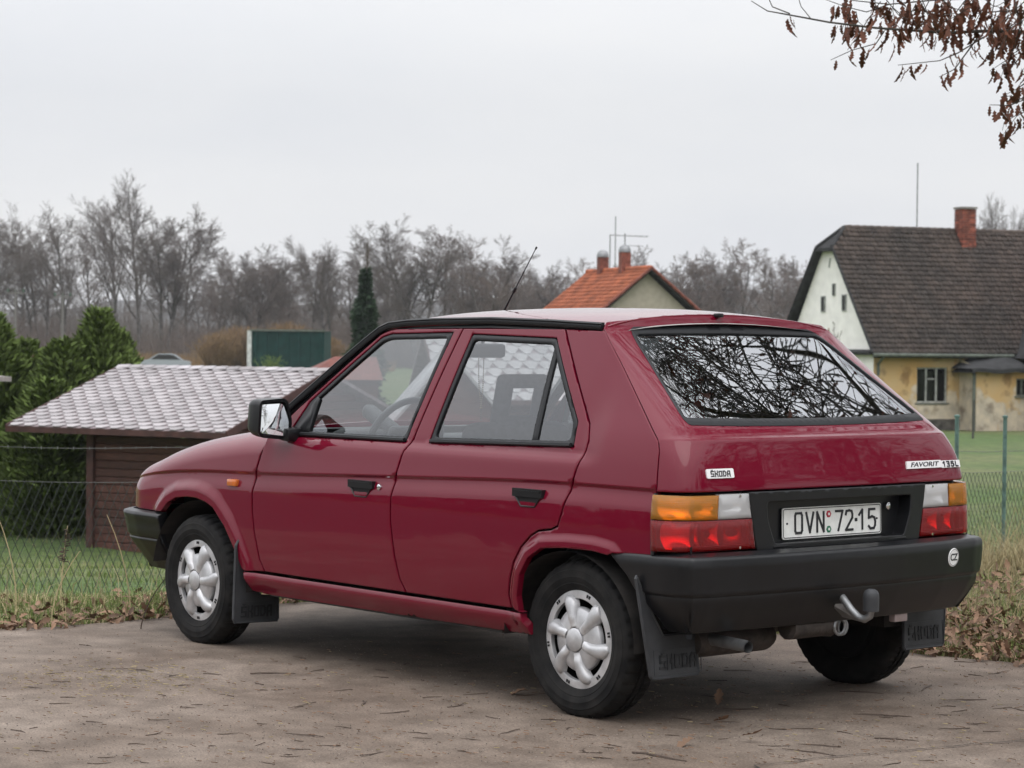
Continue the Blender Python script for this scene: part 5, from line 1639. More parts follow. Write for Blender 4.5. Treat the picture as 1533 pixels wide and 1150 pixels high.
for sg in (-1, 1): vg.tube([(sg * (OWd + .03), -.27, OE + .02), (0, -.27, OR + .03)], .075, 6)
vg.build("verge", M['brick'], orf)
for y, hgt in ((3.25, 1.0), (6.3, .85)):
    ch = MB(); ch.box((-.02, y, OR + hgt / 2 - .15), (.46, .46, hgt)); co = ch.build("chimney", M['brick'], oh)
    cp = MB(); cp.lathe([(.30, OR + hgt - .15), (.30, OR + hgt - .05), (.24, OR + hgt + .12), (.12, OR + hgt + .20), (0, OR + hgt + .22)], 14, 'z', c=(-.02, y, 0)); cp.build("chimney_cowl", M['steel'], co, 50)
an = MB(); an.tube([(.05, 4.75, OR), (.05, 4.75, 9.0)], .028, 5); an.build("aerial_mast", M['steel'], oh)
an = MB(); an.tube([(.0, 5.35, OR), (.0, 5.35, 8.15)], .03, 5); an.build("aerial_mast", M['steel'], oh)
an = MB(); an.tube([(-.02, 3.25, 7.2), (-.02, 3.25, 8.12)], .03, 5); an.tube([(-.75, 3.25, 8.02), (1.15, 3.25, 7.98)], .02, 5)
for k in range(7): an.tube([(-.7 + k * .3, 2.95, 8.02), (-.7 + k * .3, 3.55, 8.02)], .012, 4)
an.tube([(.0, 3.25, 7.55), (.9, 3.25, 7.52)], .016, 5)
an.build("tv_aerial", M['steel'], oh)

# --- garden sheds
def shed(name, D, L, ang, x_eave, wall_x, depth, ez, rz_, zb, label, rows_n, cols_n, planks=True, fullback=True):
    s = empty(name, site(D, L, zb), SRZ + ang, label=label, cat="shed")
    ohg = .42
    y0, y1 = ohg, depth * 2 - ohg
    x0, x1 = wall_x
    def hz(y): return ez + (rz_ - ez) * min(y, 2 * depth - y) / depth
    # front wall boards
    nb_ = int((hz(y0) - .06) / .128)
    for k in range(nb_):
        b = MB(); b.rbox(((x0 + x1) / 2, y0 + .03, .064 + k * .128), (x1 - x0, .06, .122), .012, seg=1); b.build("plank", M['plank'], s)
        b = MB(); b.rbox((x1 - .03, (y0 + y1) / 2 + .04, .064 + k * .128), (.06, y1 - y0 - .08, .122), .012, seg=1); b.build("plank", M['plank'], s)
        b = MB(); b.rbox((x0 + .03, (y0 + y1) / 2 + .04, .064 + k * .128), (.06, y1 - y0 - .08, .122), .012, seg=1); b.build("plank", M['plank'], s)
    kk = 0
    while True:
        z = .064 + (nb_ + kk) * .128
        f_ = (z + .05 - ez) / (rz_ - ez)
        if f_ > .92 or kk > 30: break
        ya = max(f_, 0) * depth + .05; yb = 2 * depth - ya
        for xx in (x1 - .03, x0 + .03):
            b = MB(); b.rbox((xx, depth, z), (.06, max(.1, min(yb, y1) - max(ya, y0)), .122), .012, seg=1); b.build("plank", M['plank'], s)
        kk += 1
    for xx, yy in ((x0, y0), (x1, y0)):
        p_ = MB(); p_.rbox((xx, yy, hz(y0) / 2 - .02), (.13, .13, hz(y0) - .04), .012); p_.build("corner_post", M['fascia'], s)
    bk = MB(); bk.box((x0 / 2, y1 - .1, .9), (x0 + .0, .06, 1.8)) if x0 > .5 else bk.box(((x0 + x1) / 2, y1, .9), (x1 - x0, .05, 1.8)); bk.build("back_wall", M['plank'], s)
    # roof deck, fascia boards, ridge caps
    rf = MB()
    X0, X1 = x_eave
    for sg in (0, 1):
        ya, yb = (0, depth) if sg == 0 else (2 * depth, depth)
        rf.add([(X0, ya, ez), (X1, ya, ez), (X1, yb, rz_), (X0, yb, rz_), (X0, ya, ez - .06), (X1, ya, ez - .06), (X1, yb, rz_ - .06), (X0, yb, rz_ - .06)],
               [(0, 1, 2, 3), (7, 6, 5, 4), (0, 4, 5, 1), (1, 5, 6, 2), (3, 7, 4, 0)])
    rfo = rf.build("roof", M['shingle_edge'], s)
    fb = MB(); fb.box(((X0 + X1) / 2, -.015, ez - .05), (X1 - X0, .03, .09)); fb.build("fascia_board", M['fascia'], rfo)
    for xx in (X0, X1):
        fb = MB(); fb.add([(xx - .015, -.02, ez - .10), (xx + .015, -.02, ez - .10), (xx + .015, depth, rz_ - .10), (xx - .015, depth, rz_ - .10), (xx - .015, -.02, ez + .02), (xx + .015, -.02, ez + .02), (xx + .015, depth, rz_ + .02), (xx - .015, depth, rz_ + .02)], [(0, 1, 5, 4), (1, 2, 6, 5), (2, 3, 7, 6), (3, 0, 4, 7), (4, 5, 6, 7), (3, 2, 1, 0)])
        fb.build("barge_board", M['fascia'], rfo)
    # hexagonal shingles, each one its own sheet
    sv = Vector((0, depth, rz_ - ez)); L_s = sv.length; sv.normalize(); nn = Vector((1, 0, 0)).cross(sv)
    w = (X1 - X0) / cols_n; e = L_s / rows_n
    base = MB()
    hexp = [(-w * .5, e * 1.02), (-w * .5, e * .62), (-w * .20, -.10 * e), (w * .20, -.10 * e), (w * .5, e * .62), (w * .5, e * 1.02)]
    mes = []
    for q in range(4):
        base = MB(); k = rnd.uniform(.85, 1.15)
        pts = [(a * .985, b) for a, b in hexp]
        top = [Vector((a, 0, 0)) + Vector((0, sv.y, sv.z)) * b + nn * (.024 - .015 * b / e + rnd.uniform(-.002, .002)) for a, b in pts]
        bot = [p - nn * .012 for p in top]
        base.add(top + bot, [tuple(range(6))] + [(i, 6 + i, 6 + (i + 1) % 6, (i + 1) % 6) for i in range(6)])
        mes.append(base.mesh("shingle", M['shingle']))
    cutm = {}
    for r in range(rows_n):
        for c in range(cols_n + (r % 2)):
            x = X0 + w * (c + .5) - (w * .5 if r % 2 else 0)
            if x - w * .5 < X0 - .01 or x + w * .5 > X1 + .01:
                # half tab at the verge
                lo = x < X0 + w * .4
                if (r, lo) and ('h', lo) not in cutm:
                    b2 = MB(); pts = [(0, e * 1.02), (0, -.04 * e), (w * .25, -.04 * e), (w * .5, e * .45), (w * .5, e * 1.02)] if lo else [(-w * .5, e * 1.02), (-w * .5, e * .45), (-w * .25, -.04 * e), (0, -.04 * e), (0, e * 1.02)]
                    top = [Vector((a, 0, 0)) + sv * b + nn * (.030 - .020 * b / e) for a, b in pts]
                    b2.add(top + [p - nn * .012 for p in top], [tuple(range(5))] + [(i, 5 + i, 5 + (i + 1) % 5, (i + 1) % 5) for i in range(5)])
                    cutm[('h', lo)] = b2.mesh("shingle", M['shingle'])
                me = cutm[('h', lo)]
            else: me = mes[rnd.randrange(4)]
            o = bpy.data.objects.new("shingle", me); link(o, rfo)
            o.location = Vector((x, 0, ez)) + sv * (r * e)
    nr = int((X1 - X0) / .24)
    for k in range(nr):
        b = MB(); xa = X0 + (X1 - X0) * k / nr; xb = X0 + (X1 - X0) * (k + 1) / nr + .02
        b.add([(xa, depth - .11, rz_ - .012), (xb, depth - .11, rz_ + .002), (xb, depth, rz_ + .052), (xa, depth, rz_ + .040), (xb, depth + .11, rz_ + .002), (xa, depth + .11, rz_ - .012)], [(0, 1, 2, 3), (3, 2, 4, 5), (0, 3, 5)])
        b.build("ridge_cap", M['shingle'], rfo)
    return s
shed("garden_shed", 36.9, -7.93, R(-27.3), (0, 4.15), (1.34, 3.92), 2.88, 1.92, 2.82, -2.05, "brown log shed with a frosted shingle roof left of the car", 19, 15)
# two more sheds beyond it, seen through the car's windows
shed("garden_shed", 33.2, -2.6, R(-8), (0, 2.9), (.2, 2.7), 1.3, 1.12, 1.62, -1.75, "low shed with a pale frosted roof seen through the car's side windows", 6, 10)
shed("garden_shed", 44.0, -1.35, R(10), (0, 3.0), (.2, 2.8), 2.4, 2.15, 3.45, -2.0, "higher pale frosted shed roof, upper one seen through the rear door window", 9, 10)
gsh = empty("gable_shed", site(36.5, -.95, -1.85), SRZ + R(6), label="dark brown shed gable between the two pale roofs, seen through the rear door window", cat="shed")
mb = MB(); mb.prism([(-.95, 0), (.95, 0), (.95, 1.75), (0, 2.85), (-.95, 1.75)], 0, 2.4, lambda a, b, h: (a, h, b)); mb.build("gable_wall", M['plank'], gsh)
mb = MB()
for sg in (-1, 1): mb.add([(sg * 1.15, -.2, 1.60), (0, -.2, 2.93), (0, 2.6, 2.93), (sg * 1.15, 2.6, 1.60), (sg * 1.15, -.2, 1.54), (0, -.2, 2.86), (0, 2.6, 2.86), (sg * 1.15, 2.6, 1.54)], [(0, 1, 2, 3), (7, 6, 5, 4), (0, 4, 5, 1)])
mb.build("roof", M['shingle'], gsh)
# shed corner at the far left
ls = empty("woodshed", site(37.2, -8.68, -2.05), SRZ + R(-20), label="corner of a small brown shed roof at the far left edge beside the thujas", cat="shed")
mb = MB(); mb.add([(-2.5, -1.2, 2.86), (.02, -1.2, 2.70), (.12, 1.2, 2.66), (-2.4, 1.2, 2.82), (-2.5, -1.2, 2.80), (.02, -1.2, 2.62), (.12, 1.2, 2.58), (-2.4, 1.2, 2.74)], [(0, 1, 2, 3), (7, 6, 5, 4), (0, 4, 5, 1), (1, 5, 6, 2)]); mb.add([(-2.6, -.1, 3.3), (-.35, -.15, 2.98), (.02, -1.2, 2.705), (-2.5, -1.2, 2.865)], [(0, 3, 2, 1)]); mb.build("roof", mat("grey_frosted_roofing", (.26, .235, .22), .9, var=.3, scale=5), ls)
for k in range(20):
    b = MB(); b.rbox((-1.35, -.9, .065 + k * .128), (2.3, .06, .122), .012, seg=1); b.build("plank", M['plank'], ls)
rr2 = empty("hut", site(60, -5.3, -2.0), SRZ + R(12), label="small hut with a red-brown roof, its ridge peeping over the shed beside the car", cat="shed")
mb = MB(); mb.box((.9, 1, 1.1), (2.0, 2.0, 2.2)); mb.build("wall", M['plank'], rr2)
mb = MB(); mb.add([(-.15, -.2, 2.20), (2.0, -.2, 2.2), (2.0, 1, 2.78), (.9, 1, 2.78), (-.15, 2.2, 2.2), (2.0, 2.2, 2.2)], [(0, 1, 2, 3), (3, 2, 5, 4), (0, 3, 4)]); mb.build("roof", mat("red_brown_roof", (.16, .052, .040), .8, var=.25), rr2)

# --- container and parked car beyond the sheds
ct = empty("container", site(150, -14.35, -1.5), SRZ + R(-6), label="dark green ribbed metal container with a white end, standing before the trees", cat="container")
mb = MB(); mb.box((0, 1.3, 1.56), (4.7, 2.4, 3.0)); mb.build("body", M['cont'], ct)
for k in range(7):
    mb = MB(); mb.box((-2.1 + k * .70, .07, 1.55), (.13, .10, 2.9)); mb.build("rib", M['cont'], ct)
mb = MB(); mb.box((0, .04, 3.10), (4.84, .14, .12)); mb.box((0, 1.3, 3.07), (4.8, 2.5, .03)); mb.build("top_rail", M['wgreen'], ct)
mb = MB(); mb.box((-2.50, .9, 1.56), (.28, 1.7, 3.04)); mb.build("end_panel", M['contend'], ct)
fc = empty("parked_car", site(185, -27.4, -1.75), SRZ + R(4), label="distant pale silver car whose roof shows above the shed's ridge", cat="car")
prof = [(-2.05, .30), (2.05, .30), (2.08, .75), (1.95, .92), (1.45, 1.0), (.85, 1.42), (.45, 1.50), (-.45, 1.48), (-1.15, 1.05), (-1.95, .88), (-2.1, .65)]
mb = MB(); mb.prism(prof, -.82, .82, lambda a, b, h: (a, h, b)); mb.build("body", M['farcar'], fc)
for sg in (-1, 1):
    mb = MB(); mb.prism([(-.98, 1.04), (1.30, 1.03), (.80, 1.36), (.42, 1.43), (-.42, 1.41)], sg * .815, sg * .835, lambda a, b, h: (a, h, b)); mb.build("side_window", M['wood_dark'], fc)
    for xx in (-1.3, 1.3):
        mb = MB(); mb.lathe([(0, sg * .84), (.20, sg * .84), (.31, sg * .82), (.31, sg * .62)], 18, 'y', c=(xx, 0, .31)); mb.build("wheel", M['tyre'], fc)

# --- utility poles
for L, D, hgt, lab in ((-42.3, 200, 6.6, "thin grey power pole with a cross-arm at the far left edge"), (-38.3, 200, 6.3, "thin grey power pole with insulators right of the edge pole")):
    p_ = empty("utility_pole", at(D, L), SRZ, label=lab, cat="pole", group="power poles before the trees")
    mb = MB(); mb.tube([(0, 0, 0), (0, 0, hgt)], [.14, .09], 8); mb.build("pole", M['concretepole'], p_)
    mb = MB(); mb.box((0, 0, hgt - .35), (1.5, .12, .12)); mb.build("cross_arm", M['concretepole'], p_)
    for xx in (-.65, 0, .65):
        mb = MB(); mb.lathe([(0, .30), (.07, .26), (.10, .1), (.05, 0)], 8, 'z', c=(xx, 0, hgt - .29)); mb.build("insulator", M['ceramic'], p_)

# ---------------------------------------------------------------- trees
def seg_tubes(P0, P1, r0, r1, n=3):
    P0, P1 = np.asarray(P0, float), np.asarray(P1, float); r0, r1 = np.asarray(r0), np.asarray(r1)
    d = P1 - P0; ln = np.linalg.norm(d, axis=1); d /= ln[:, None] + 1e-9
    ref = np.where(np.abs(d[:, 2:3]) < .9, np.array([[0, 0, 1.0]]), np.array([[1.0, 0, 0]]))
    a = np.cross(d, ref); a /= np.linalg.norm(a, axis=1)[:, None] + 1e-9
    b = np.cross(d, a)
    k = len(P0); V = np.zeros((k, 2 * n, 3)); F = np.zeros((k, n, 4), int)
    for j in range(n):
        t = 2 * PI * j / n
        o = a * math.cos(t) + b * math.sin(t)
        V[:, j] = P0 + o * r0[:, None]; V[:, n + j] = P1 + o * r1[:, None]
        F[:, j] = np.stack([np.arange(k) * 2 * n + j, np.arange(k) * 2 * n + (j + 1) % n, np.arange(k) * 2 * n + n + (j + 1) % n, np.arange(k) * 2 * n + n + j], 1)
    return V.reshape(-1, 3), F.reshape(-1, 4)

class Segs:
    def __init__(s): s.a, s.b, s.r0, s.r1 = [], [], [], []
    def add(s, a, b, r0, r1): s.a.append(tuple(a)); s.b.append(tuple(b)); s.r0.append(r0); s.r1.append(r1)
    def mesh(s, name, m, n=3): return np_mesh(name, *seg_tubes(s.a, s.b, s.r0, s.r1, n), m, n > 4)

def grow(rd, p, d, length, r, level, maxl, trunk, crown, spread, up_, kids, rmin=.0075):
    """one limb and its side limbs; level 0 and 1 count as trunk"""
    n = {0: 7, 1: 6, 2: 4, 3: 3}.get(level, 2)
    step = length / n
    pts = [p.copy()]; dirs = [d.copy()]
    for i in range(n):
        j = Vector((rd.gauss(0, 1), rd.gauss(0, 1), rd.gauss(0, 1))) * (.05 + .035 * level)
        d = (d + j + Vector((0, 0, up_ * .12))).normalized()
        q = pts[-1] + d * step
        ra, rb = r * (1 - .72 * i / n), r * (1 - .72 * (i + 1) / n)
        (trunk if level < 2 else crown).add(pts[-1], q, max(ra, rmin), max(rb, rmin))
        pts.append(q); dirs.append(d.copy())
    if level >= maxl: return
    k = kids[min(level, len(kids) - 1)]
    for i in range(k):
        t = (.30 if level == 0 else .18) + (.98 - (.30 if level == 0 else .18)) * (i + rd.random()) / k
        f = t * n; ix = min(int(f), n - 1)
        q = pts[ix].lerp(pts[ix + 1], f - ix)
        dd = dirs[ix + 1]
        ax = dd.orthogonal().normalized()
        ax = Matrix.Rotation(rd.uniform(0, 2 * PI), 3, dd) @ ax
        ang = rd.uniform(.65, 1.15) * spread
        nd = (Matrix.Rotation(ang, 3, ax) @ dd).normalized()
        nl = length * rd.uniform(.36, .60) * (1.0 - .45 * t if level == 0 else 1 - .35 * t)
        grow(rd, q, nd, nl, r * (1 - .72 * t) * rd.uniform(.45, .65), level + 1, maxl, trunk, crown, spread, up_, kids, rmin)

def tree_meshes(seed, hgt, spread, up_, kids, m, stems=1, maxl=4):
    rd = random.Random(seed); tr, cr = Segs(), Segs()
    for s_ in range(stems):
        a = rd.uniform(0, 6.28); lean = .03 if stems == 1 else rd.uniform(.08, .28)
        grow(rd, Vector((math.cos(a) * .15 * (stems > 1), math.sin(a) * .15 * (stems > 1), -.2)), Vector((math.cos(a) * lean, math.sin(a) * lean, 1)).normalized(), hgt * rd.uniform(.88, 1.0), hgt * .010 + .03, 0, maxl, tr, cr, spread, up_, kids)
    return tr.mesh("trunk", M['bark'], 5), cr.mesh("crown", m, 3)
TREES = {}
for k in range(4): TREES['round%d' % k] = tree_meshes(100 + k, 10, .72, .30, (13, 9, 7, 6), M['twigs'] if k % 2 else M['twigs2'], 1 + (k % 2) * 2)
for k in range(3): TREES['tall%d' % k] = tree_meshes(200 + k, 16, .50, .50, (18, 10, 7, 5), M['twigs'], 1 + k % 2)
for k in range(2): TREES['low%d' % k] = tree_meshes(300 + k, 7, .8, .2, (9, 7, 6, 6), M['twigs2'], 4)
KIND = {'round': "bare broad-crowned tree", 'tall': "tall slender bare tree", 'low': "low bushy bare tree"}
def bare_tree(var, D, L, scale, label, rz, group="bare trees along the valley"):
    t = empty("bare_tree", at(D, L), rz, label=label, cat="tree", group=group)
    t.scale = (scale[0], scale[0], scale[1])
    a, b = TREES[var]
    link(bpy.data.objects.new("trunk", a), t); link(bpy.data.objects.new("crown", b), t)
    return t
# where each stands, by what it rises behind
LINE = [(-8, 292, 'tall1', 'at the far left edge'), (30, 328, 'round0', 'behind the edge power pole'), (62, 318, 'round1', 'between the two power poles'), (98, 298, 'tall0', 'just right of the second power pole'), (132, 332, 'round2', 'over the middle of the thujas'),
        (168, 262, 'tall2', 'left one of the tallest pair, over the thujas'), (207, 248, 'tall0', 'tallest of the row, above the shed'), (246, 300, 'round3', 'right of the tallest pair, above the distant car'), (280, 338, 'round0', 'first low one right of the tall group'), (310, 385, 'low0', 'in the dip of the skyline left of the container'),
        (338, 372, 'round2', 'above the golden bush'), (372, 362, 'round1', 'above the left end of the container'), (408, 364, 'round3', 'above the middle of the container'), (438, 384, 'low1', 'above the right half of the container'), (470, 374, 'round0', 'right of the container'), (497, 352, 'tall1', 'slim one left of the spruce'),
        (527, 368, 'round2', 'directly left of the spruce tip'), (562, 360, 'round1', 'directly right of the spruce tip'), (592, 352, 'tall0', 'above the front door of the car'), (628, 317, 'round3', 'highest dome over the car roof'), (662, 336, 'round0', 'right shoulder of the highest dome'), (694, 350, 'round2', 'left of the dark crown above the aerial base'),
        (722, 349, 'round1', 'dark round crown above the aerial base'), (752, 378, 'low0', 'right of the dark round crown'), (782, 392, 'low1', 'behind the tip of the car aerial'), (812, 386, 'round3', 'left of the orange roof'), (846, 398, 'low0', 'behind the left slope of the orange roof'), (872, 384, 'round0', 'behind the left chimney of the orange roof'),
        (958, 372, 'round2', 'behind the television aerial'), (990, 366, 'round1', 'behind the orange gable'), (1018, 378, 'low1', 'right of the orange gable'), (1048, 392, 'low0', 'low one between the orange roof and the next crown'), (1082, 368, 'round3', 'left one of the pair over the car roof end'), (1112, 354, 'round0', 'right one of the pair over the car roof end'),
        (1150, 374, 'round2', 'left of the white gable'), (1184, 378, 'low1', 'half hidden by the white gable'), (1212, 388, 'round1', 'directly behind the white gable')]
base_h = {'round': 10.0, 'tall': 16.0, 'low': 7.2}
tops = {k: max(max(v.co.z for v in TREES[k][1].vertices), .1) for k in TREES}
halfw = {k: np.percentile(np.abs(np.array([v.co.x for v in TREES[k][1].vertices])), 97) for k in TREES}
for i, (px, py, var, where) in enumerate(LINE):
    D = 215 + (i * 37 % 50)
    L = (px - 766) / 3517 * D
    ztop = 1.344 + (504.2 + .0103 * (px - 766) - py) * D / 3517
    hgt = ztop - float(terrain(D, L))
    sz_ = hgt / tops[var]
    want = 3.3 + .10 * hgt + (1.2 if 'round' in var else 0)
    sx_ = min(max(want / halfw[var], sz_ * .55), sz_ * 1.35)
    bare_tree(var, D, L, (sx_, sz_), KIND[var[:-1]] + ' ' + where, rnd.uniform(0, 6.28))
for px, py, var, where in ((1478, 296, 'round1', 'left of the two behind the farmhouse roof, right of its chimney'), (1512, 288, 'tall1', 'behind the farmhouse roof at the right edge')):
    D = 165; L = (px - 766) / 3517 * D
    hgt = 1.344 + (512 - py) * D / 3517 - float(terrain(D, L))
    bare_tree(var, D, L, (hgt / tops[var] * .62, hgt / tops[var]), KIND[var[:-1]] + ' ' + where, rnd.uniform(0, 6.28), "bare trees behind the farmhouse")
# trees on the other side of the lot, mirrored in the paint and glass of the car
for i, (x, y, var, s_) in enumerate(((-22, 24, 'round0', 1.0), (-30, 12, 'round3', 1.1), (-34, 1, 'round2', 1.15), (-30, -9, 'tall1', .8), (-20, 40, 'round1', 1.0), (-42, 30, 'tall2', .9), (4, 42, 'round3', .9), (20, 46, 'round1', .95), (-27, -22, 'round0', 1.0), (-17, -13, 'low0', 1.5), (-21, -18, 'round2', .9), (-14, -17, 'low1', 1.4), (-24, -13, 'round1', 1.0), (-30, -17, 'round3', 1.1))):
    D, L = to_site(x, y)
    where = ("beyond the left corner of the lot", "straight behind the photographer", "behind the lot on the car's rear axis", "slim one behind the lot", "farther back on the left", "tall one at the back", "across the lot from the front door", "across the lot from the bonnet", "behind the oak's side of the lot", "low one off the car's right rear corner", "round one off the right rear corner", "low one nearest the oak", "between the two low ones at the rear", "farthest off the right rear corner")[i]
    bare_tree(var, float(D), float(L), (s_, s_), KIND[var[:-1]] + ' ' + where, i * 1.3, "bare trees round the back of the lot")

# far wood closing the valley, undergrowth below the trees: nobody could count these stems
def stems(n, Dr, Lf, h0, h1, r, lean, seed, twig=0):
    g = np.random.default_rng(seed)
    D = g.uniform(*Dr, n); L = D * g.uniform(*Lf, n)
    x, y = site_xy(D, L); z = terrain(D, L)
    h = g.uniform(h0, h1, n) * (1 + .25 * np.sin(L * .21) + .15 * np.sin(L * .77 + 1))
    P0 = np.stack([x, y, z - .1], 1); dv = np.stack([g.normal(0, lean, n), g.normal(0, lean, n), np.ones(n)], 1) * h[:, None]
    P1 = P0 + dv
    A, B, R0, R1 = [P0], [P1], [np.full(n, r)], [np.full(n, r * .25)]
    for k in range(twig):
        t = g.uniform(.25, .95, n)
        Q = P0 + dv * t[:, None]
        e = np.stack([g.normal(0, .55, n), g.normal(0, .55, n), g.uniform(.2, 1, n)], 1) * (h * (1.05 - t) * .55)[:, None]
        A.append(Q); B.append(Q + e); R0.append(np.full(n, r * .5)); R1.append(np.full(n, r * .2))
    return seg_tubes(np.concatenate(A), np.concatenate(B), np.concatenate(R0), np.concatenate(R1), 3)
o = link(bpy.data.objects.new("far_wood", np_mesh("far_wood", *stems(5200, (262, 330), (-.26, .26), 3.0, 6.8, .07, .07, 5, 5), M['twigs']))); tag(o, kind='stuff')
o = link(bpy.data.objects.new("undergrowth", np_mesh("undergrowth", *stems(7500, (214, 250), (-.25, .16), 1.2, 4.4, .035, .25, 6, 5), M['twigs2']))); tag(o, kind='stuff')
o = link(bpy.data.objects.new("dry_reeds", np_mesh("dry_reeds", *stems(5200, (192, 214), (-.25, -.05), .5, 1.5, .03, .25, 8, 2), M['willow']))); tag(o, kind='stuff')
# wooded ridge on the horizon
hv, hf = [], []
for i in range(121):
    a = -.30 + .60 * i / 120
    top_ = 15 + 5 * math.sin(a * 9 + .6) + 2.5 * math.sin(a * 31) + 1.0 * math.sin(a * 140)
    for D, z in ((880, -3), (900, top_ * .8), (930, top_), (1000, -3)):
        p_ = site(D, a * D, z); hv.append(tuple(p_))
for i in range(120):
    for j in range(3): hf.append((i * 4 + j, i * 4 + j + 1, (i + 1) * 4 + j + 1, (i + 1) * 4 + j))
hl = MB(); hl.add(hv, hf); tag(hl.build("hill", mat("wooded_hillside", (.075, .072, .068), .95, var=.3, scale=.12), None, 60), kind='structure')

# golden willow bushes
def bush_mesh(seed, n, hgt, wid, m='willow'):
    g = np.random.default_rng(seed)
    sg = Segs(); 
    for i in range(n):
        a = g.uniform(0, 6.28); rr_ = abs(g.normal(0, .35)); tilt = abs(g.normal(0, .42))
        p = Vector((math.cos(a) * rr_ * wid * .3, math.sin(a) * rr_ * wid * .3, 0)); d = Vector((math.cos(a) * tilt, math.sin(a) * tilt, 1)).normalized()
        L_b = hgt * g.uniform(.6, 1.0)
        for k in range(4):
            d = (d + Vector(g.normal(0, .09, 3))).normalized(); q = p + d * L_b / 4
            sg.add(p, q, .022 * (1 - k * .2), .022 * (1 - (k + 1) * .2))
            for z in range(3):
                e = (d + Vector(g.normal(0, .55, 3))).normalized() * L_b * .16
                sg.add(q, q + e, .012, .008)
            p = q
    return sg.mesh("shoots", M[m], 3)
bms = [bush_mesh(1, 420, 2.6, 2.6), bush_mesh(2, 380, 2.4, 2.4), bush_mesh(3, 90, 2.4, 2.0, 'grassblade')]
for i, (px, D, sc_, lab) in enumerate(((326, 172, .92, "golden-brown willow bush left of the green container"), (360, 174, 1.15, "taller golden willow bush touching the container's white end"), (430, 176, 1.16, "golden willow bush rising behind the container"), (490, 172, .92, "golden willow bush right of the container"), (404, 147, .55, "small sparse green bush in front of the green container"))):
    b = empty("willow_bush", at(D, (px - 766) / 3517 * D), i * 1.1, label=lab, cat="bush", group="golden willow bushes")
    b.scale = (sc_ * 1.15,) * 3
    link(bpy.data.objects.new("shoots", bms[2 if i == 4 else i % 2]), b)

# conifers
def spray_mesh(name, seed, n, hgt, rad, m, size, taper=.8, leaders=4, droop=.0):
    g = np.random.default_rng(seed)
    lead = [(g.uniform(0, 6.28), g.uniform(0, rad * .45), g.uniform(.80, 1.0)) for _ in range(leaders)]
    u = g.uniform(0, 1, n) ** .85
    k = g.integers(0, leaders, n)
    la = np.array([q[0] for q in lead])[k]; lr = np.array([q[1] for q in lead])[k]; lh = np.array([q[2] for q in lead])[k]
    z = u * hgt * lh
    R_ = rad * (np.clip(1 - u, 0, 1) ** taper) * (.75 + .25 * np.sin(u * 17 + la * 3)) + .03
    a = g.uniform(0, 2 * PI, n)
    rr_ = R_ * np.sqrt(g.uniform(.25, 1.0, n)) * (1 + .12 * g.normal(size=n))
    P = np.stack([np.cos(la) * lr * (1 - u * .6) + np.cos(a) * rr_, np.sin(la) * lr * (1 - u * .6) + np.sin(a) * rr_, z], 1)
    d = np.stack([np.cos(a) * .55, np.sin(a) * .55, np.full(n, .9 - droop)], 1) + g.normal(0, .28, (n, 3))
    d /= np.linalg.norm(d, axis=1)[:, None]
    s = np.cross(d, g.normal(size=(n, 3))); s /= np.linalg.norm(s, axis=1)[:, None] + 1e-9
    L_b = size * g.uniform(.6, 1.5, n)[:, None]; w = L_b * .15
    V = np.zeros((n, 6, 3))
    V[:, 0] = P - s * w * .3; V[:, 1] = P + s * w * .3
    V[:, 2] = P + d * L_b * .55 + s * w; V[:, 3] = P + d * L_b * .55 - s * w
    nrm = np.cross(d, s)
    V[:, 4] = P + d * L_b + s * w * .25 + nrm * L_b * .12; V[:, 5] = P + d * L_b - s * w * .25 + nrm * L_b * .12
    o = np.arange(n)[:, None] * 6
    F = np.concatenate([o + np.array([[0, 1, 2, 3]]), o + np.array([[3, 2, 4, 5]])], 0)
    return np_mesh(name, V.reshape(-1, 3), F, m)
thm = [spray_mesh("crown", 21 + k, 24000, 3.6, .78, M['thuja'], .12, .48, 6) for k in range(3)]
thst = MB(); thst.tube([(0, 0, -.1), (0, 0, 2.6)], [.07, .02], 6); thst = thst.mesh("trunk", M['thujabark'])
core_m = mat("thuja_inner_shade", (.012, .018, .008), .95)
for i, (px, py, D, w, lab) in enumerate(((-14, 468, 41.0, 1.35, "thuja cut by the left edge behind the shed corner"), (40, 508, 41.6, 1.25, "lower thuja behind the left eave of the log shed"), (88, 500, 40.6, 1.3, "middle thuja of the row behind the log shed"), (146, 463, 41.2, 1.3, "tallest thuja, above the left slope of the shed roof"), (176, 496, 42.3, .9, "thuja at the right end of the row, nearest the distant car"), (70, 560, 39.6, 1.3, "short thuja standing forward of the row under the shed eave"))):
    L = (px - 766) / 3517 * D
    g0 = float(terrain(D, L)); ztop = 1.344 + (504 + .0103 * (px - 766) - py) * D / 3517
    t = empty("thuja", site(D, L, g0), i * 1.7, label=lab, cat="conifer", group="thujas behind the log shed")
    t.scale = (w, w, (ztop - g0) / 3.65)
    link(bpy.data.objects.new("trunk", thst), t); link(bpy.data.objects.new("crown", thm[i % 3]), t)
sp = empty("spruce", at(100, -6.2), 0, label="slim dark spruce with a pointed bare tip behind the car", cat="conifer")
mb = MB(); mb.tube([(0, 0, -.1), (0, 0, 7.25)], [.12, .015], 6); mb.build("trunk", M['thujabark'], sp)
g = np.random.default_rng(33)
link(bpy.data.objects.new("crown", spray_mesh("crown", 44, 9000, 6.7, 1.3, M['spruce'], .20, 1.0, 1, 1.0)), sp)
mb = Segs()
for k in range(34):
    z = 5.7 + k * .036; a = k * 2.4; r_ = .24 * (1 - (z - 5.7) / 1.5)
    mb.add((0, 0, z), (math.cos(a) * r_, math.sin(a) * r_, z + .22), .02, .012)
link(bpy.data.objects.new("top_shoots", mb.mesh("top_shoots", M['twigs'], 3)), sp)

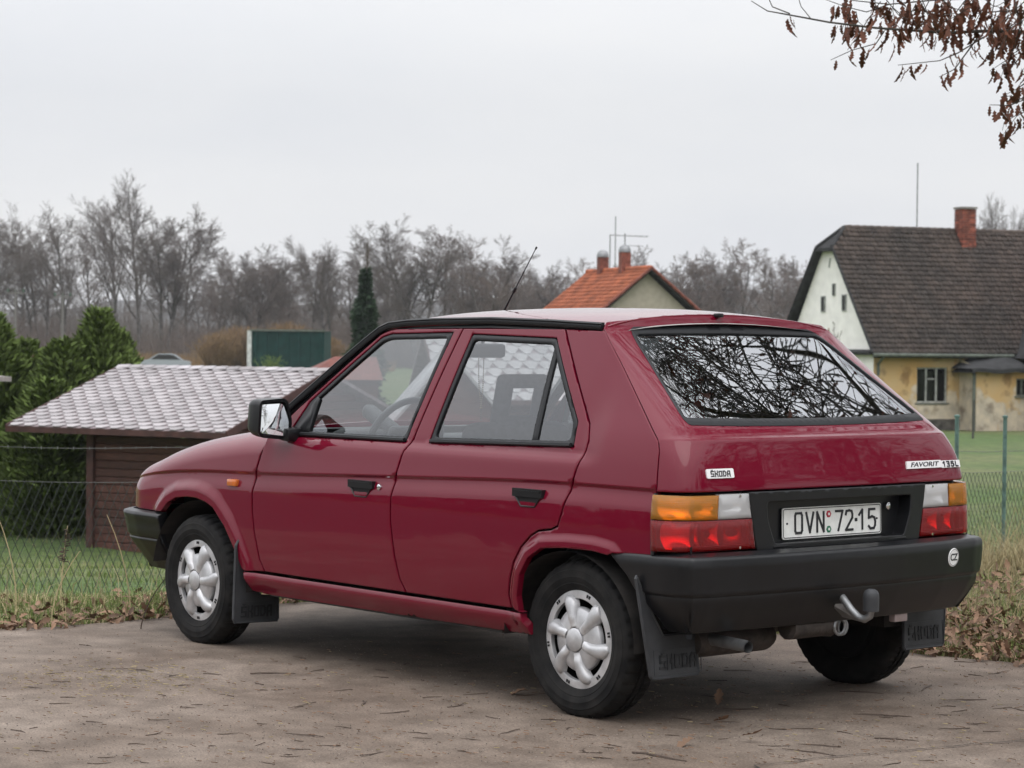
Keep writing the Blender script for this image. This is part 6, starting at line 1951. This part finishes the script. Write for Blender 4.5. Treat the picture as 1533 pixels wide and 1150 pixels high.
# leafless bush before the white gable
gb_ = empty("bare_bush", site(74, 9.75, float(terrain(74, 9.75))), .4, label="leafless twiggy bush in front of the white gable", cat="bush")
tr, cr = tree_meshes(77, 3.3, .7, .35, (7, 5, 4), M['twigs2'], 3, 3)
link(bpy.data.objects.new("trunk", tr), gb_); link(bpy.data.objects.new("crown", cr), gb_)

hg = spray_mesh("unseen_hedge", 64, 14000, 1.0, 1.0, M['spruce'], .22, .3, 1)  # out of view, placed as the dark band the lower doors reflect
co = np.zeros(len(hg.vertices) * 3); hg.vertices.foreach_get("co", co); co = co.reshape(-1, 3)
a_ = np.random.default_rng(3).uniform(-1, 1, len(co) // 6).repeat(6)
co[:, 0] = co[:, 0] * .8 + a_ * 24; co[:, 1] = co[:, 1] * .7; co[:, 2] = co[:, 2] * (2.3 + .35 * np.sin(a_ * 31))
hg.vertices.foreach_set("co", co.ravel()); hg.update()
o = link(bpy.data.objects.new("unseen_hedge", hg)); o.location = (2, 15.5, 0); o.rotation_euler = (0, 0, .10); tag(o, kind='stuff')
# ---------------------------------------------------------------- the wire fence behind the car
FA, FB = (14.3, -4.1), (24.9, 5.75)       # (D, L) ends
FL = math.hypot(FB[0] - FA[0], FB[1] - FA[1])
mesh_top = pchip([0, .1, .25, .6, .93, 1.0], [.434, .366, .264, .12, .0065, -.02])
barb_z = pchip([0, .1, .25, .6, .93, 1.0], [.645, .593, .515, .36, .22, .19])
def fpt(t, z): return site(FA[0] + (FB[0] - FA[0]) * t, FA[1] + (FB[1] - FA[1]) * t, z)
fence = empty("chain_link_fence", (0, 0, 0), label="sagging chain-link fence with green posts and barbed strands behind the car", cat="fence")
def t_of_px(px):
    k = (px - 766) / 3517
    return (k * FA[0] - FA[1]) / ((FB[1] - FA[1]) - k * (FB[0] - FA[0]))
for px, dz in ((-28, .53), (640, .25), (1000, .25), (1433, .565), (1505, .565), (1580, .55)):
    t = t_of_px(px)
    p0 = fpt(t, float(mesh_top(t)) - 1.35); p1 = fpt(t, float(mesh_top(t)) + dz)
    if px < 1400: p1 = fpt(t, float(mesh_top(t)) + .25)
    mb = MB(); mb.tube([p0, p1], .021, 8); mb.build("post", M['post'], fence, 50)
    if px in (1433, 1505):
        mb = MB(); mb.lathe([(.029, -.01), (.029, .012), (0, .02)], 8, 'z', c=p1); mb.build("post_cap", M['post'], fence)
sg = Segs()
pitch = .072
nc = int(FL / pitch)
rows_m = 17
for i in range(-1, nc + 1):
    for sgn in (1, -1):
        for r in range(rows_m):
            u0 = (i + (r % 2 if sgn > 0 else 1 - r % 2)) ; 
            a = i + (.5 if (r % 2) ^ (sgn < 0) else 0); b = i + (.5 if ((r + 1) % 2) ^ (sgn < 0) else 0)
            ta, tb_ = (a * pitch) / FL, (b * pitch) / FL
            if sgn < 0: ta += .5 * pitch / FL; tb_ += .5 * pitch / FL
            if not (0 <= ta <= 1 and 0 <= tb_ <= 1): continue
            za = float(mesh_top(ta)) - r * pitch * .95; zb = float(mesh_top(tb_)) - (r + 1) * pitch * .95
            sg.add(fpt(ta, za), fpt(tb_, zb), .0027, .0027)
o = link(bpy.data.objects.new("wire_netting", sg.mesh("wire_netting", M['wire'], 3)), fence); tag(o, kind='stuff')
for fz, off, nm in ((mesh_top, .004, "tension_wire"), (barb_z, 0, "barbed_wire")):
    mb = MB(); mb.tube([fpt(t, float(fz(t)) + off + .008 * math.sin(t * 40)) for t in np.linspace(0, 1, 60)], .0028, 4)
    if nm == "barbed_wire":
        for k in range(int(FL / .13)):
            t = (k + .5) * .13 / FL; q = fpt(t, float(fz(t)) + .008 * math.sin(t * 40))
            mb.tube([q + Vector((-.006, .004, -.009)), q + Vector((.006, -.004, .010))], .0022, 3)
    o = mb.build(nm, M['barb'], fence)
    if nm == "barbed_wire": tag(o, kind='stuff')
stk = MB(); stk.tube([at(73, 14.34, -.1), at(73, 14.36, 1.22)], .035, 6)
tag(stk.build("stake", M['stake'], None), "thin dark stake standing in the grass before the yellow house", "stake")

# ---------------------------------------------------------------- grass
lot_poly = np.array(lot)
def on_lot(D, L, gap=0.0):
    x, y = site_xy(D, L)
    P = np.stack([x, y], 1)
    k = in_poly(P, lot_poly)
    if gap: k |= poly_dist(P, list(map(tuple, EDGE_D))) < gap
    return k
def blades(name, n, Dr, Lf, hr, m, w, seed, dens=None, gap=.02, lean=.45, zoff=0.0):
    g = np.random.default_rng(seed)
    D = g.uniform(Dr[0], Dr[1], n); L = D * g.uniform(Lf[0], Lf[1], n)
    if dens is not None:
        k = g.uniform(size=n) < dens(D, L); D, L = D[k], L[k]
    k = ~on_lot(D, L, 0); D, L = D[k], L[k]
    x, y = site_xy(D, L); z = terrain(D, L) + zoff
    n = len(D)
    h = g.uniform(*hr, n) * (.55 + .9 * (np.sin(L * 2.3 + D) * np.sin(D * 1.7 - L * .8) * .5 + .5))
    a = g.uniform(0, 2 * PI, n)
    s = np.stack([np.cos(a), np.sin(a), np.zeros(n)], 1) * (w * g.uniform(.6, 1.4, n))[:, None]
    b = g.uniform(0, 2 * PI, n); ln = np.abs(g.normal(0, lean, n))
    bd = np.stack([np.cos(b) * ln, np.sin(b) * ln, np.zeros(n)], 1) * h[:, None]
    P = np.stack([x, y, z], 1)
    up_ = np.stack([np.zeros(n), np.zeros(n), h], 1)
    V = np.zeros((n, 6, 3))
    V[:, 0] = P - s; V[:, 1] = P + s
    V[:, 2] = P + up_ * .55 + bd * .3 + s * .75; V[:, 3] = P + up_ * .55 + bd * .3 - s * .75
    tip = P + up_ * (1 - .35 * np.minimum(ln, 1))[:, None] + bd
    V[:, 4] = tip + s * .15; V[:, 5] = tip - s * .15
    o = np.arange(n)[:, None] * 6
    F = np.concatenate([o + np.array([[0, 1, 2, 3]]), o + np.array([[3, 2, 4, 5]])], 0)
    ob = link(bpy.data.objects.new(name, np_mesh(name, V.reshape(-1, 3), F, m)))
    tag(ob, kind='stuff')
    return ob
patch = lambda D, L: .5 + .5 * np.sin(L * 1.9 + 1.0) * np.sin(D * 2.1 + L * .6)
blades("verge_grass", 60000, (8.6, 14.6), (-.27, .25), (.025, .085), M['grassblade'], .0022, 51, lambda D, L: np.where(L < 0, .5 + .5 * patch(D, L), .12 + .55 * patch(D, L)))
blades("dry_verge_grass", 80000, (8.8, 15.5), (-.27, .25), (.025, .095), M['straw'], .0016, 52, lambda D, L: .35 + .6 * (1 - patch(D, L)), lean=1.3)
blades("tall_dry_grass", 1500, (10.2, 13.5), (-.26, .25), (.10, .24), M['straw'], .0018, 53, lambda D, L: .25 + .75 * patch(D * 1.3, L * 1.7), lean=.55)
blades("lawn_grass", 90000, (14.5, 46), (-.25, .25), (.03, .10), M['grassblade'], .0035, 54, lambda D, L: np.clip(15 / D, .3, 1))
blades("lawn_straw", 16000, (14.5, 46), (-.25, .25), (.03, .10), M['straw'], .003, 55, lambda D, L: .25 + .5 * (1 - patch(D * .4, L * .4)))
def edge_near(D, L, w=.30):
    x, y = site_xy(D, L)
    return np.exp(-poly_dist(np.stack([x, y], 1), list(map(tuple, EDGE_D))) / w)
blades("edge_grass", 60000, (8.4, 11.8), (-.26, .24), (.02, .07), M['straw'], .0017, 57, lambda D, L: edge_near(D, L) * .8, lean=1.2)
blades("edge_green_grass", 26000, (8.4, 11.8), (-.26, .24), (.03, .10), M['grassblade'], .0020, 58, lambda D, L: edge_near(D, L, .45) * patch(D * 2, L * 2))
# a dry clump by the fence at the right
blades("dry_grass_clump", 2600, (14.4, 16.6), (.188, .25), (.18, .50), M['straw'], .0022, 56, None, lean=.9)
# single dead stalks at the left
stalk_m = []
for i, (px, D, h_, ln, lab) in enumerate(((26, 11.2, .46, -.18, "leaning dead stalk nearest the left edge"), (92, 11.6, .40, .05, "upright dry dock stalk with a ragged head"), (78, 10.9, .34, .30, "bent straw stalk between the dock and the front bumper"), (198, 11.0, .52, -.20, "long thin dead stem leaning before the brown shed wall"), (212, 10.6, .30, .40, "short dark stem bent towards the front wheel"))):
    L = (px - 766) / 3517 * D
    q = empty("dead_stalk", at(D, L), SRZ, label=lab, cat="stalk")
    pts = [Vector((ln * h_ * t * t * 1.2, .05 * t, h_ * t)) for t in np.linspace(0, 1, 7)]
    mb = MB(); mb.tube(pts, [.004, .004, .0035, .003, .003, .0025, .002], 4); mb.build("stem", M['straw'] if i != 4 else M['dirtwig'], q)
    if i == 1:
        mb = MB()
        for k in range(60):
            t = rnd.uniform(.5, .98); a = rnd.uniform(0, 6.28); c_ = Vector((ln * h_ * t * t * 1.2, .05 * t, h_ * t)); e_1 = Vector((math.cos(a), math.sin(a), rnd.uniform(-.3, .6))) * rnd.uniform(.01, .03)
            mb.tube([c_, c_ + e_1], .003, 3)
        tag(mb.build("seed_head", M['dirtwig'], q), kind='stuff')

# ---------------------------------------------------------------- fallen leaves and twigs
def leaf_shape(rd, ln, fold, curl):
    """lobed oak leaf: midrib along +y, folded and curled"""
    prof = [(0, .015), (.09, .05), (.18, .15), (.25, .17), (.32, .09), (.41, .21), (.49, .23), (.56, .12), (.65, .23), (.73, .23), (.80, .13), (.89, .14), (1.0, .03)]
    v, f = [], []
    for t, w in prof:
        c = Vector((0, t * ln, -curl * ln * t * t + .02 * ln * math.sin(t * 7)))
        wl_, wr_ = w * rd.uniform(.85, 1.15) * ln, w * rd.uniform(.85, 1.15) * ln
        v += [c, c + Vector((-wl_ * math.cos(fold), 0, wl_ * math.sin(fold) + rd.uniform(-.02, .02) * ln)), c + Vector((wr_ * math.cos(fold), 0, wr_ * math.sin(fold) + rd.uniform(-.02, .02) * ln))]
    for i in range(len(prof) - 1):
        a, b = 3 * i, 3 * (i + 1)
        f += [(a, b, b + 1, a + 1), (a, a + 2, b + 2, b)]
    return v, f
base_leaves = [leaf_shape(random.Random(60 + k), 1.0, rnd.uniform(.2, .85), rnd.uniform(-.5, .9)) for k in range(6)]
def litter(name, n, Dr, Lf, size, seed, dens):
    g = np.random.default_rng(seed)
    D = g.uniform(*Dr, n); L = D * g.uniform(*Lf, n)
    x, y = site_xy(D, L)
    dist = poly_dist(np.stack([x, y], 1), list(map(tuple, EDGE_D)))
    ins = in_poly(np.stack([x, y], 1), lot_poly)
    k = g.uniform(size=n) < dens(D, L, np.where(ins, -dist, dist)); D, L, x, y, ins = D[k], L[k], x[k], y[k], ins[k]
    z = np.where(ins, .016, terrain(D, L) + .02) + g.uniform(0, .035, len(D)) * ~ins
    VV, FF, o = [], [], 0
    for i in range(len(D)):
        v, f = base_leaves[g.integers(6)]
        s = size * g.uniform(.6, 1.25)
        rot = Matrix.Rotation(g.uniform(0, 6.28), 3, 'Z') @ Matrix.Rotation(g.normal(0, .45), 3, 'X') @ Matrix.Rotation(g.normal(0, .45), 3, 'Y')
        A = np.array(v) @ np.array(rot).T * s + np.array([x[i], y[i], z[i] + .012])
        VV.append(A); FF.append(np.array(f) + o); o += len(v)
    ob = link(bpy.data.objects.new(name, np_mesh(name, np.concatenate(VV), np.concatenate(FF), M['litter'])))
    tag(ob, kind='stuff')
def d_right(D, L, s):
    band = np.where(L > .8, np.exp(-np.clip(s, 0, None) / 1.9) * (s > -.06) * .95, np.exp(-np.clip(s, 0, None) / .20) * (s > -.08) * .95)
    return band
litter("leaf_litter", 30000, (8.2, 15.5), (-.25, .25), .063, 71, d_right)

# dead twigs on the paving: short crooked sticks, six shapes
tw_meshes = []
for k in range(7):
    rd = random.Random(80 + k); mb = MB()
    n_ = 5; p_ = Vector((0, 0, 0)); d_ = Vector((1, 0, 0)); pts = [p_]
    for i in range(n_):
        d_ = (d_ + Vector((0, rd.gauss(0, .28), rd.gauss(0, .05)))).normalized(); p_ = p_ + d_ * .2; pts.append(p_)
    pts = [q - pts[n_ // 2] for q in pts]; zmin = min(q.z for q in pts)
    pts = [q - Vector((0, 0, zmin - .025)) for q in pts]
    mb.tube(pts, [.030, .027, .032, .024, .020, .014], 5)
    if k % 2: mb.tube([pts[2], pts[2] + Vector((.10, .14 * (1 if k % 4 == 1 else -1), .01))], [.02, .012], 4)
    tw_meshes.append(mb.mesh("twig", M['dirtwig']))
tg = np.random.default_rng(91)
def drop(px, py):
    """ground point under a sight line"""
    a = (px - 766) / 3517.0; zz = (504.2 + .0103 * (px - 766) - py) / 3517.0
    D = -1.344 / zz
    return site(D, a * D, 0)
spots = [(405, 1014, 60), (130, 970, 26), (200, 1008, 50), (222, 1010, 24), (155, 1008, 12), (262, 1018, 14), (275, 1033, 24), (320, 1015, 30), (390, 1030, 30), (395, 1040, 14), (455, 990, 24), (420, 1040, 20), (447, 1065, 34), (465, 1107, 60), (500, 1122, 30), (128, 1090, 12), (205, 1120, 24), (235, 1105, 34), (238, 1085, 30), (345, 1105, 38), (395, 1120, 22), (550, 1058, 44), (600, 1072, 46), (648, 1050, 30), (690, 1062, 46), (720, 1045, 34), (800, 1046, 56), (770, 1100, 46), (830, 1082, 34), (855, 1095, 22), (985, 1135, 90), (1030, 1080, 30), (1090, 1085, 36), (1120, 985, 44), (1105, 1008, 38), (1115, 1066, 60), (1290, 1040, 60), (1325, 1075, 62), (1330, 1078, 20), (1390, 1035, 50), (1455, 1053, 70), (1380, 1003, 24), (1440, 1095, 46), (1345, 1110, 66), (1240, 1120, 60), (1230, 1130, 80), (1490, 1100, 30), (1500, 1012, 40), (1210, 1095, 30), (1270, 1100, 26), (1395, 1142, 24), (1345, 1147, 40), (1160, 1120, 44), (970, 1140, 30), (1045, 1060, 40), (1010, 1105, 20), (925, 1120, 24), (880, 1128, 40), (700, 1130, 28), (640, 1110, 26), (560, 1135, 50), (520, 1095, 24), (90, 1060, 30), (50, 1035, 26), (30, 1100, 36), (60, 1130, 34), (160, 1140, 24), (300, 1062, 20), (345, 1048, 22), (520, 1040, 26), (575, 1020, 24), (610, 1000, 22), (480, 1010, 28), (700, 1010, 20), (740, 1080, 22), (1420, 1075, 26), (1510, 1065, 28), (1465, 1015, 22), (1180, 1060, 26), (1205, 1045, 30)]
for i in range(48):
    spots.append((tg.uniform(0, 1533), 985 + 165 * tg.uniform() ** .8, tg.uniform(10, 34)))
for i, (px, py, ln_px) in enumerate(spots):
    q = drop(px, py); Dq, _ = to_site(q.x, q.y)
    t = bpy.data.objects.new("twig", tw_meshes[i % 7]); link(t)
    ln = ln_px / 3517 * float(Dq) * 1.15
    zz = .0075 + .006 * math.sin(q.x * 1.1) * math.sin(q.y * .9 + .5)
    t.location = (q.x, q.y, zz - .002)
    t.rotation_euler = (0, 0, SRZ + tg.normal(0, .5) + (PI if tg.uniform() < .5 else 0))
    t.scale = (ln, ln * tg.uniform(.6, 1.0), max(.06, ln * .42))
    size_ = "tiny" if ln_px < 18 else "short" if ln_px < 28 else "medium" if ln_px < 42 else "long" if ln_px < 58 else "very long"
    shape_ = ("straight", "forked", "bent", "side-shooting", "wavy", "crooked", "curved")[i % 7]
    col_ = "far left" if px < 260 else "left" if px < 420 else "middle left" if px < 620 else "middle" if px < 800 else "middle right" if px < 1000 else "right" if px < 1250 else "far right"
    row_ = "just in front of the car" if py < 1030 else "halfway to the lower edge" if py < 1090 else "along the lower edge"
    tag(t, size_ + " " + shape_ + " brown twig on the paving, " + row_ + ", " + col_, "twig", "twigs scattered on the paved lot")
# a few stray leaves on the paving
sl_me = []
for k in range(3):
    v, f = base_leaves[k]; mb = MB(); mb.add([p * .085 for p in v], f); sl_me.append(mb.mesh("stray_leaf", M['litter'], 60))
for i, (px, py, lab) in enumerate(((1046, 1118, "fallen leaf on the paving below the tow ball"), (1115, 1113, "crumpled leaf on the paving right of the other stray leaf"), (1080, 1066, "flat brown leaf on the paving below the tail pipe"), (795, 1044, "small leaf caught by the rear wheel"), (1075, 1090, "torn leaf lying in front of the rear bumper's shade"))):
    q = drop(px, py); o = bpy.data.objects.new("stray_leaf", sl_me[i % 3]); link(o)
    o.location = (q.x, q.y, .022); o.rotation_euler = (.1, -.1, i * 1.9)
    tag(o, lab, "leaf", "stray leaves on the paving")
# crumbs of bark, straw and leaf stalks strewn over the paving
dbg = np.random.default_rng(23)
for nm, mm, n in (("bark_crumbs", M['litter'], 1100), ("straw_crumbs", M['straw'], 600)):
    A, Bq = [], []
    for i in range(n):
        q = drop(dbg.uniform(-30, 1560), 955 + 195 * dbg.uniform() ** .7)
        a = dbg.uniform(0, PI); h_ = dbg.uniform(.003, .012)
        if nm == "straw_crumbs" and dbg.uniform() < .6: q = drop(dbg.normal(170, 90), dbg.normal(1025, 14))
        z = .012 + .006 * math.sin(q.x * 1.1) * math.sin(q.y * .9 + .5)
        A.append((q.x - math.cos(a) * h_, q.y - math.sin(a) * h_, z)); Bq.append((q.x + math.cos(a) * h_, q.y + math.sin(a) * h_, z + .002))
    o = link(bpy.data.objects.new(nm, np_mesh(nm, *seg_tubes(A, Bq, np.full(n, .0016), np.full(n, .0012), 3), mm))); tag(o, kind='stuff')
# light chips of gravel
pb = np.random.default_rng(17); VV, FF = [], []
ico = np.array([(1, 0, 0), (-1, 0, 0), (0, 1, 0), (0, -1, 0), (0, 0, .7), (0, 0, -.7)]); icf = np.array([(0, 2, 4), (2, 1, 4), (1, 3, 4), (3, 0, 4), (2, 0, 5), (1, 2, 5), (3, 1, 5), (0, 3, 5)])
for i in range(3600):
    q = drop(pb.uniform(-20, 1553), 945 + 205 * pb.uniform())
    VV.append(ico * pb.uniform(.0012, .0036, 3) + np.array([q.x, q.y, .010])); FF.append(icf + i * 6)
o = link(bpy.data.objects.new("grit", np_mesh("grit", np.concatenate(VV), np.concatenate(FF), mat("pale_grit", (.22, .19, .165), .9, island=.75)))); tag(o, kind='stuff')

# ---------------------------------------------------------------- the oak at the right of the lot, its boughs over the car
oak = empty("oak_tree", site(14.4, 6.6, float(terrain(14.4, 6.6))), 0, label="oak with withered brown leaves reaching in at the upper right", cat="tree")
OK = Vector(oak.location)
def in_view(p, mx_=40):
    d, l_ = to_site(p[0], p[1])
    if d < 1: return False
    px = 766 + 3517 * l_ / d; py = 504.2 + .0103 * (px - 766) - (p[2] - 1.344) * 3517 / d
    return -mx_ < px < 1533 + mx_ and -mx_ < py < 1150 + mx_
ord_ = random.Random(5)
tr, cr = Segs(), Segs()
leaf_spots = []
def limb(p, d, length, r, level):
    n = {0: 9, 1: 7, 2: 5}.get(level, 3)
    pts = [p]
    for i in range(n):
        d = (d + Vector((ord_.gauss(0, .13), ord_.gauss(0, .13), ord_.gauss(0, .11) + (.02 if level == 0 else -.01)))).normalized()
        q = pts[-1] + d * (length / n)
        if in_view(q): return
        (tr if level == 0 else cr).add(pts[-1] - OK, q - OK, max(.006, r * (1 - .75 * i / n)), max(.005, r * (1 - .75 * (i + 1) / n)))
        pts.append(q)
        if level >= 3: leaf_spots.append((q, d.copy()))
    if level >= 4: return
    for k in range((10, 8, 6, 4)[level]):
        f = ord_.uniform(.2, 1) * n; ix = min(int(f), n - 1)
        q = pts[ix].lerp(pts[ix + 1], f - ix)
        dd = (pts[ix + 1] - pts[ix]).normalized()
        ax = Matrix.Rotation(ord_.uniform(0, 6.28), 3, dd) @ dd.orthogonal().normalized()
        nd = Matrix.Rotation(ord_.uniform(.5, 1.05), 3, ax) @ dd
        limb(q, nd, length * ord_.uniform(.34, .55), r * (1 - .7 * f / n) * .5, level + 1)
trunk = MB(); trunk.tube([(0, 0, -.2), (.05, 0, 1.0), (-.03, .05, 2.4), (.0, .0, 3.8), (.1, .0, 5.5), (.05, .1, 7.5)], [.44, .34, .30, .27, .20, .12], 12)
trunk.build("trunk", M['oakbark'], oak, 60)
for k, (dl, dd_, dz, h0, ln) in enumerate(((-1, -.25, .42, 3.6, 6.8), (-1, .35, .5, 4.4, 6.4), (-.8, -.9, .4, 4.0, 6.5), (-.3, -1, .45, 4.6, 6.0), (.6, -.8, .5, 4.2, 5.0), (1, .2, .5, 4.8, 5.0), (.2, 1, .5, 5.0, 5.0), (-.6, .6, .95, 6.0, 5.0), (-.9, -.2, 1.0, 6.4, 5.5), (-.4, -.7, 1.1, 7.0, 4.6))):
    dv = Vector((RX * dl + DX * dd_, RY * dl + DY * dd_, dz)).normalized()
    limb(OK + Vector((0, 0, h0)), dv, ln, .048, 0)
ob = link(bpy.data.objects.new("bough", tr.mesh("bough", M['oakbark'], 6)), oak); tag(ob, kind='stuff')
ob = link(bpy.data.objects.new("twigs", cr.mesh("twigs", M['oakbark'], 3)), oak); tag(ob, kind='stuff')
VV, FF, o_n = [], [], 0
ord_.shuffle(leaf_spots)
for q, d in leaf_spots[:4200]:
    if ord_.random() < .25: continue
    v, f = base_leaves[ord_.randrange(6)]
    s = ord_.uniform(.07, .12)
    rot = Matrix.Rotation(ord_.uniform(0, 6.28), 3, 'Z') @ Matrix.Rotation(-PI / 2 + ord_.gauss(0, .5), 3, 'X') @ Matrix.Rotation(ord_.uniform(0, 6.28), 3, 'Y')
    A = np.array(v) @ np.array(rot).T * s + np.array(q - OK)
    VV.append(A); FF.append(np.array(f) + o_n); o_n += len(v)
ob = link(bpy.data.objects.new("foliage", np_mesh("foliage", np.concatenate(VV), np.concatenate(FF), M['oakleaf'])), oak); tag(ob, kind='stuff')
# the drooping branches that hang into the view, in metres (right, up) about 14 m out
BR = [([(3.5, 3.26), (3.053, 3.191), (2.842, 3.185), (2.603, 3.179), (2.464, 3.189), (2.126, 3.194), (1.867, 3.231), (1.628, 3.28), (1.489, 3.287), (1.397, 3.354)], .013, .0025, 14.0),
      ([(1.628, 3.28), (1.529, 3.327), (1.489, 3.374), (1.45, 3.42)], .004, .002, 14.0), ([(1.75, 3.255), (1.70, 3.33), (1.66, 3.40)], .003, .002, 14.0),
      ([(2.85, 3.185), (2.763, 3.141), (2.603, 3.04), (2.504, 2.999), (2.265, 2.976)], .006, .002, 13.9), ([(2.703, 3.12), (2.623, 3.0), (2.564, 2.932), (2.484, 2.891)], .005, .002, 13.8),
      ([(2.205, 3.195), (2.165, 3.127), (2.006, 3.073), (1.887, 3.02)], .004, .002, 14.1), ([(2.603, 3.179), (2.524, 3.218), (2.464, 3.277), (2.404, 3.396)], .005, .0025, 14.1),
      ([(3.3, 2.86), (3.053, 2.785), (2.962, 2.753), (2.882, 2.72), (2.771, 2.727)], .006, .002, 13.7), ([(2.96, 2.753), (2.90, 2.78), (2.82, 2.765)], .003, .0018, 13.7),
      ([(3.15, 3.6), (3.053, 3.382), (3.021, 3.143), (3.001, 2.944), (3.033, 2.745), (3.041, 2.60)], .007, .003, 13.6), ([(2.99, 3.6), (2.922, 3.401), (2.942, 3.182), (2.91, 3.043), (2.882, 2.943)], .006, .002, 13.8),
      ([(3.1, 3.50), (2.80, 3.42), (2.50, 3.39), (2.25, 3.37), (2.02, 3.40)], .007, .003, 14.2), ([(2.25, 3.37), (2.12, 3.33), (1.98, 3.345), (1.85, 3.40)], .004, .002, 14.2), ([(2.7, 3.41), (2.62, 3.30), (2.52, 3.27)], .004, .002, 14.0), ([(3.1, 3.30), (2.86, 3.30), (2.70, 3.27)], .006, .002, 13.9)]
for i in range(48):
    l0, z0 = ord_.uniform(1.95, 3.08), ord_.uniform(3.28, 3.48)
    ang = ord_.uniform(-2.6, -.5)
    ln_ = ord_.uniform(.12, .30)
    BR.append(([(l0, z0), (l0 + math.cos(ang) * ln_ * .5, z0 + math.sin(ang) * ln_ * .45), (l0 + math.cos(ang) * ln_, z0 + math.sin(ang) * ln_ * .8)], .003, .0015, ord_.uniform(13.6, 14.4)))
for i in range(16):
    l0, z0 = ord_.uniform(2.86, 3.10), ord_.uniform(2.66, 3.25)
    BR.append(([(l0 + .08, z0 + .05), (l0, z0), (l0 - ord_.uniform(.03, .12), z0 - ord_.uniform(.05, .14))], .003, .0015, ord_.uniform(13.6, 14.2)))
hang = []
for pts, r0, r1, D in BR:
    P3 = [site(D + .06 * math.sin(i * 2.1), l_, z_) - OK for i, (l_, z_) in enumerate(pts)]
    mb = MB(); n_ = len(P3)
    mb.tube(P3, [r0 + (r1 - r0) * i / (n_ - 1) for i in range(n_)], 6)
    mb.build("branch", M['oakbark'], oak, 50)
    for i in range(n_ - 1):
        k_ = max(1, int((P3[i + 1] - P3[i]).length / .045))
        for j in range(k_): hang.append(P3[i].lerp(P3[i + 1], (j + ord_.random()) / k_))
lf_me = []
for k in range(6):
    v, f = base_leaves[k]; mb = MB(); mb.add(v, f); lf_me.append(mb.mesh("leaf", M['oakleaf'], 70))
def leaf_at(p, s):
    o = bpy.data.objects.new("leaf", lf_me[ord_.randrange(6)]); link(o, oak)
    o.location = p; o.scale = (s * ord_.uniform(.7, 1.05), s, s)
    o.rotation_euler = (Matrix.Rotation(ord_.uniform(0, 6.28), 3, 'Z') @ Matrix.Rotation(-PI / 2 + ord_.gauss(0, .28), 3, 'X') @ Matrix.Rotation(ord_.uniform(0, 6.28), 3, 'Y')).to_euler()
# leaves hang in tufts: dense towards the upper right, thin at the tip of the long branch
def leaf_prob(p):
    d, l_ = to_site(p.x + OK.x, p.y + OK.y); z_ = p.z + OK.z
    px = 766 + 3517 * l_ / d
    if px < 1165: return .0
    if px < 1230: return .35
    return .7 if px < 1400 else .9
cnt = 0
hang = [p for p in hang if in_view(p + OK, 12)]
ord_.shuffle(hang)
spare = []
for p in hang:
    if ord_.random() < leaf_prob(p):
        for _ in range(ord_.choice((1, 1, 2))):
            if cnt >= 298: spare.append(p)
            else:
                leaf_at(p + Vector((ord_.gauss(0, .02), ord_.gauss(0, .02), -ord_.uniform(0, .03))), ord_.uniform(.060, .110)); cnt += 1

if spare:
    VV, FF, o_n = [], [], 0
    for p in spare:
        v, f = base_leaves[ord_.randrange(6)]
        rot = Matrix.Rotation(ord_.uniform(0, 6.28), 3, 'Z') @ Matrix.Rotation(-PI / 2 + ord_.gauss(0, .3), 3, 'X') @ Matrix.Rotation(ord_.uniform(0, 6.28), 3, 'Y')
        VV.append(np.array(v) @ np.array(rot).T * ord_.uniform(.06, .105) + np.array(p) + np.array([ord_.gauss(0, .02), ord_.gauss(0, .02), -.01])); FF.append(np.array(f) + o_n); o_n += len(v)
    ob = link(bpy.data.objects.new("more_leaves", np_mesh("more_leaves", np.concatenate(VV), np.concatenate(FF), M['oakleaf'])), oak); tag(ob, kind='stuff')

# ---------------------------------------------------------------- air
HZ = True
if HZ:
    hzm = bpy.data.materials.new("valley_haze"); hzm.use_nodes = True
    n, l = hzm.node_tree.nodes, hzm.node_tree.links
    n.remove(n["Principled BSDF"])
    v = n.new("ShaderNodeVolumePrincipled")
    v.inputs["Color"].default_value = (.90, .93, 1.0, 1); v.inputs["Density"].default_value = HAZE; v.inputs["Anisotropy"].default_value = 0.2
    l.new(v.outputs[0], n["Material Output"].inputs["Volume"])
    hb = MB(); hb.box((0, 0, 10.5), (2900, 2900, 29))
    ho = hb.build("haze", hzm, None)
    c_ = site(0, 0, 0); ho.location = (c_.x, c_.y, 0); ho.rotation_euler = (0, 0, SRZ)
    tag(ho, kind='stuff')
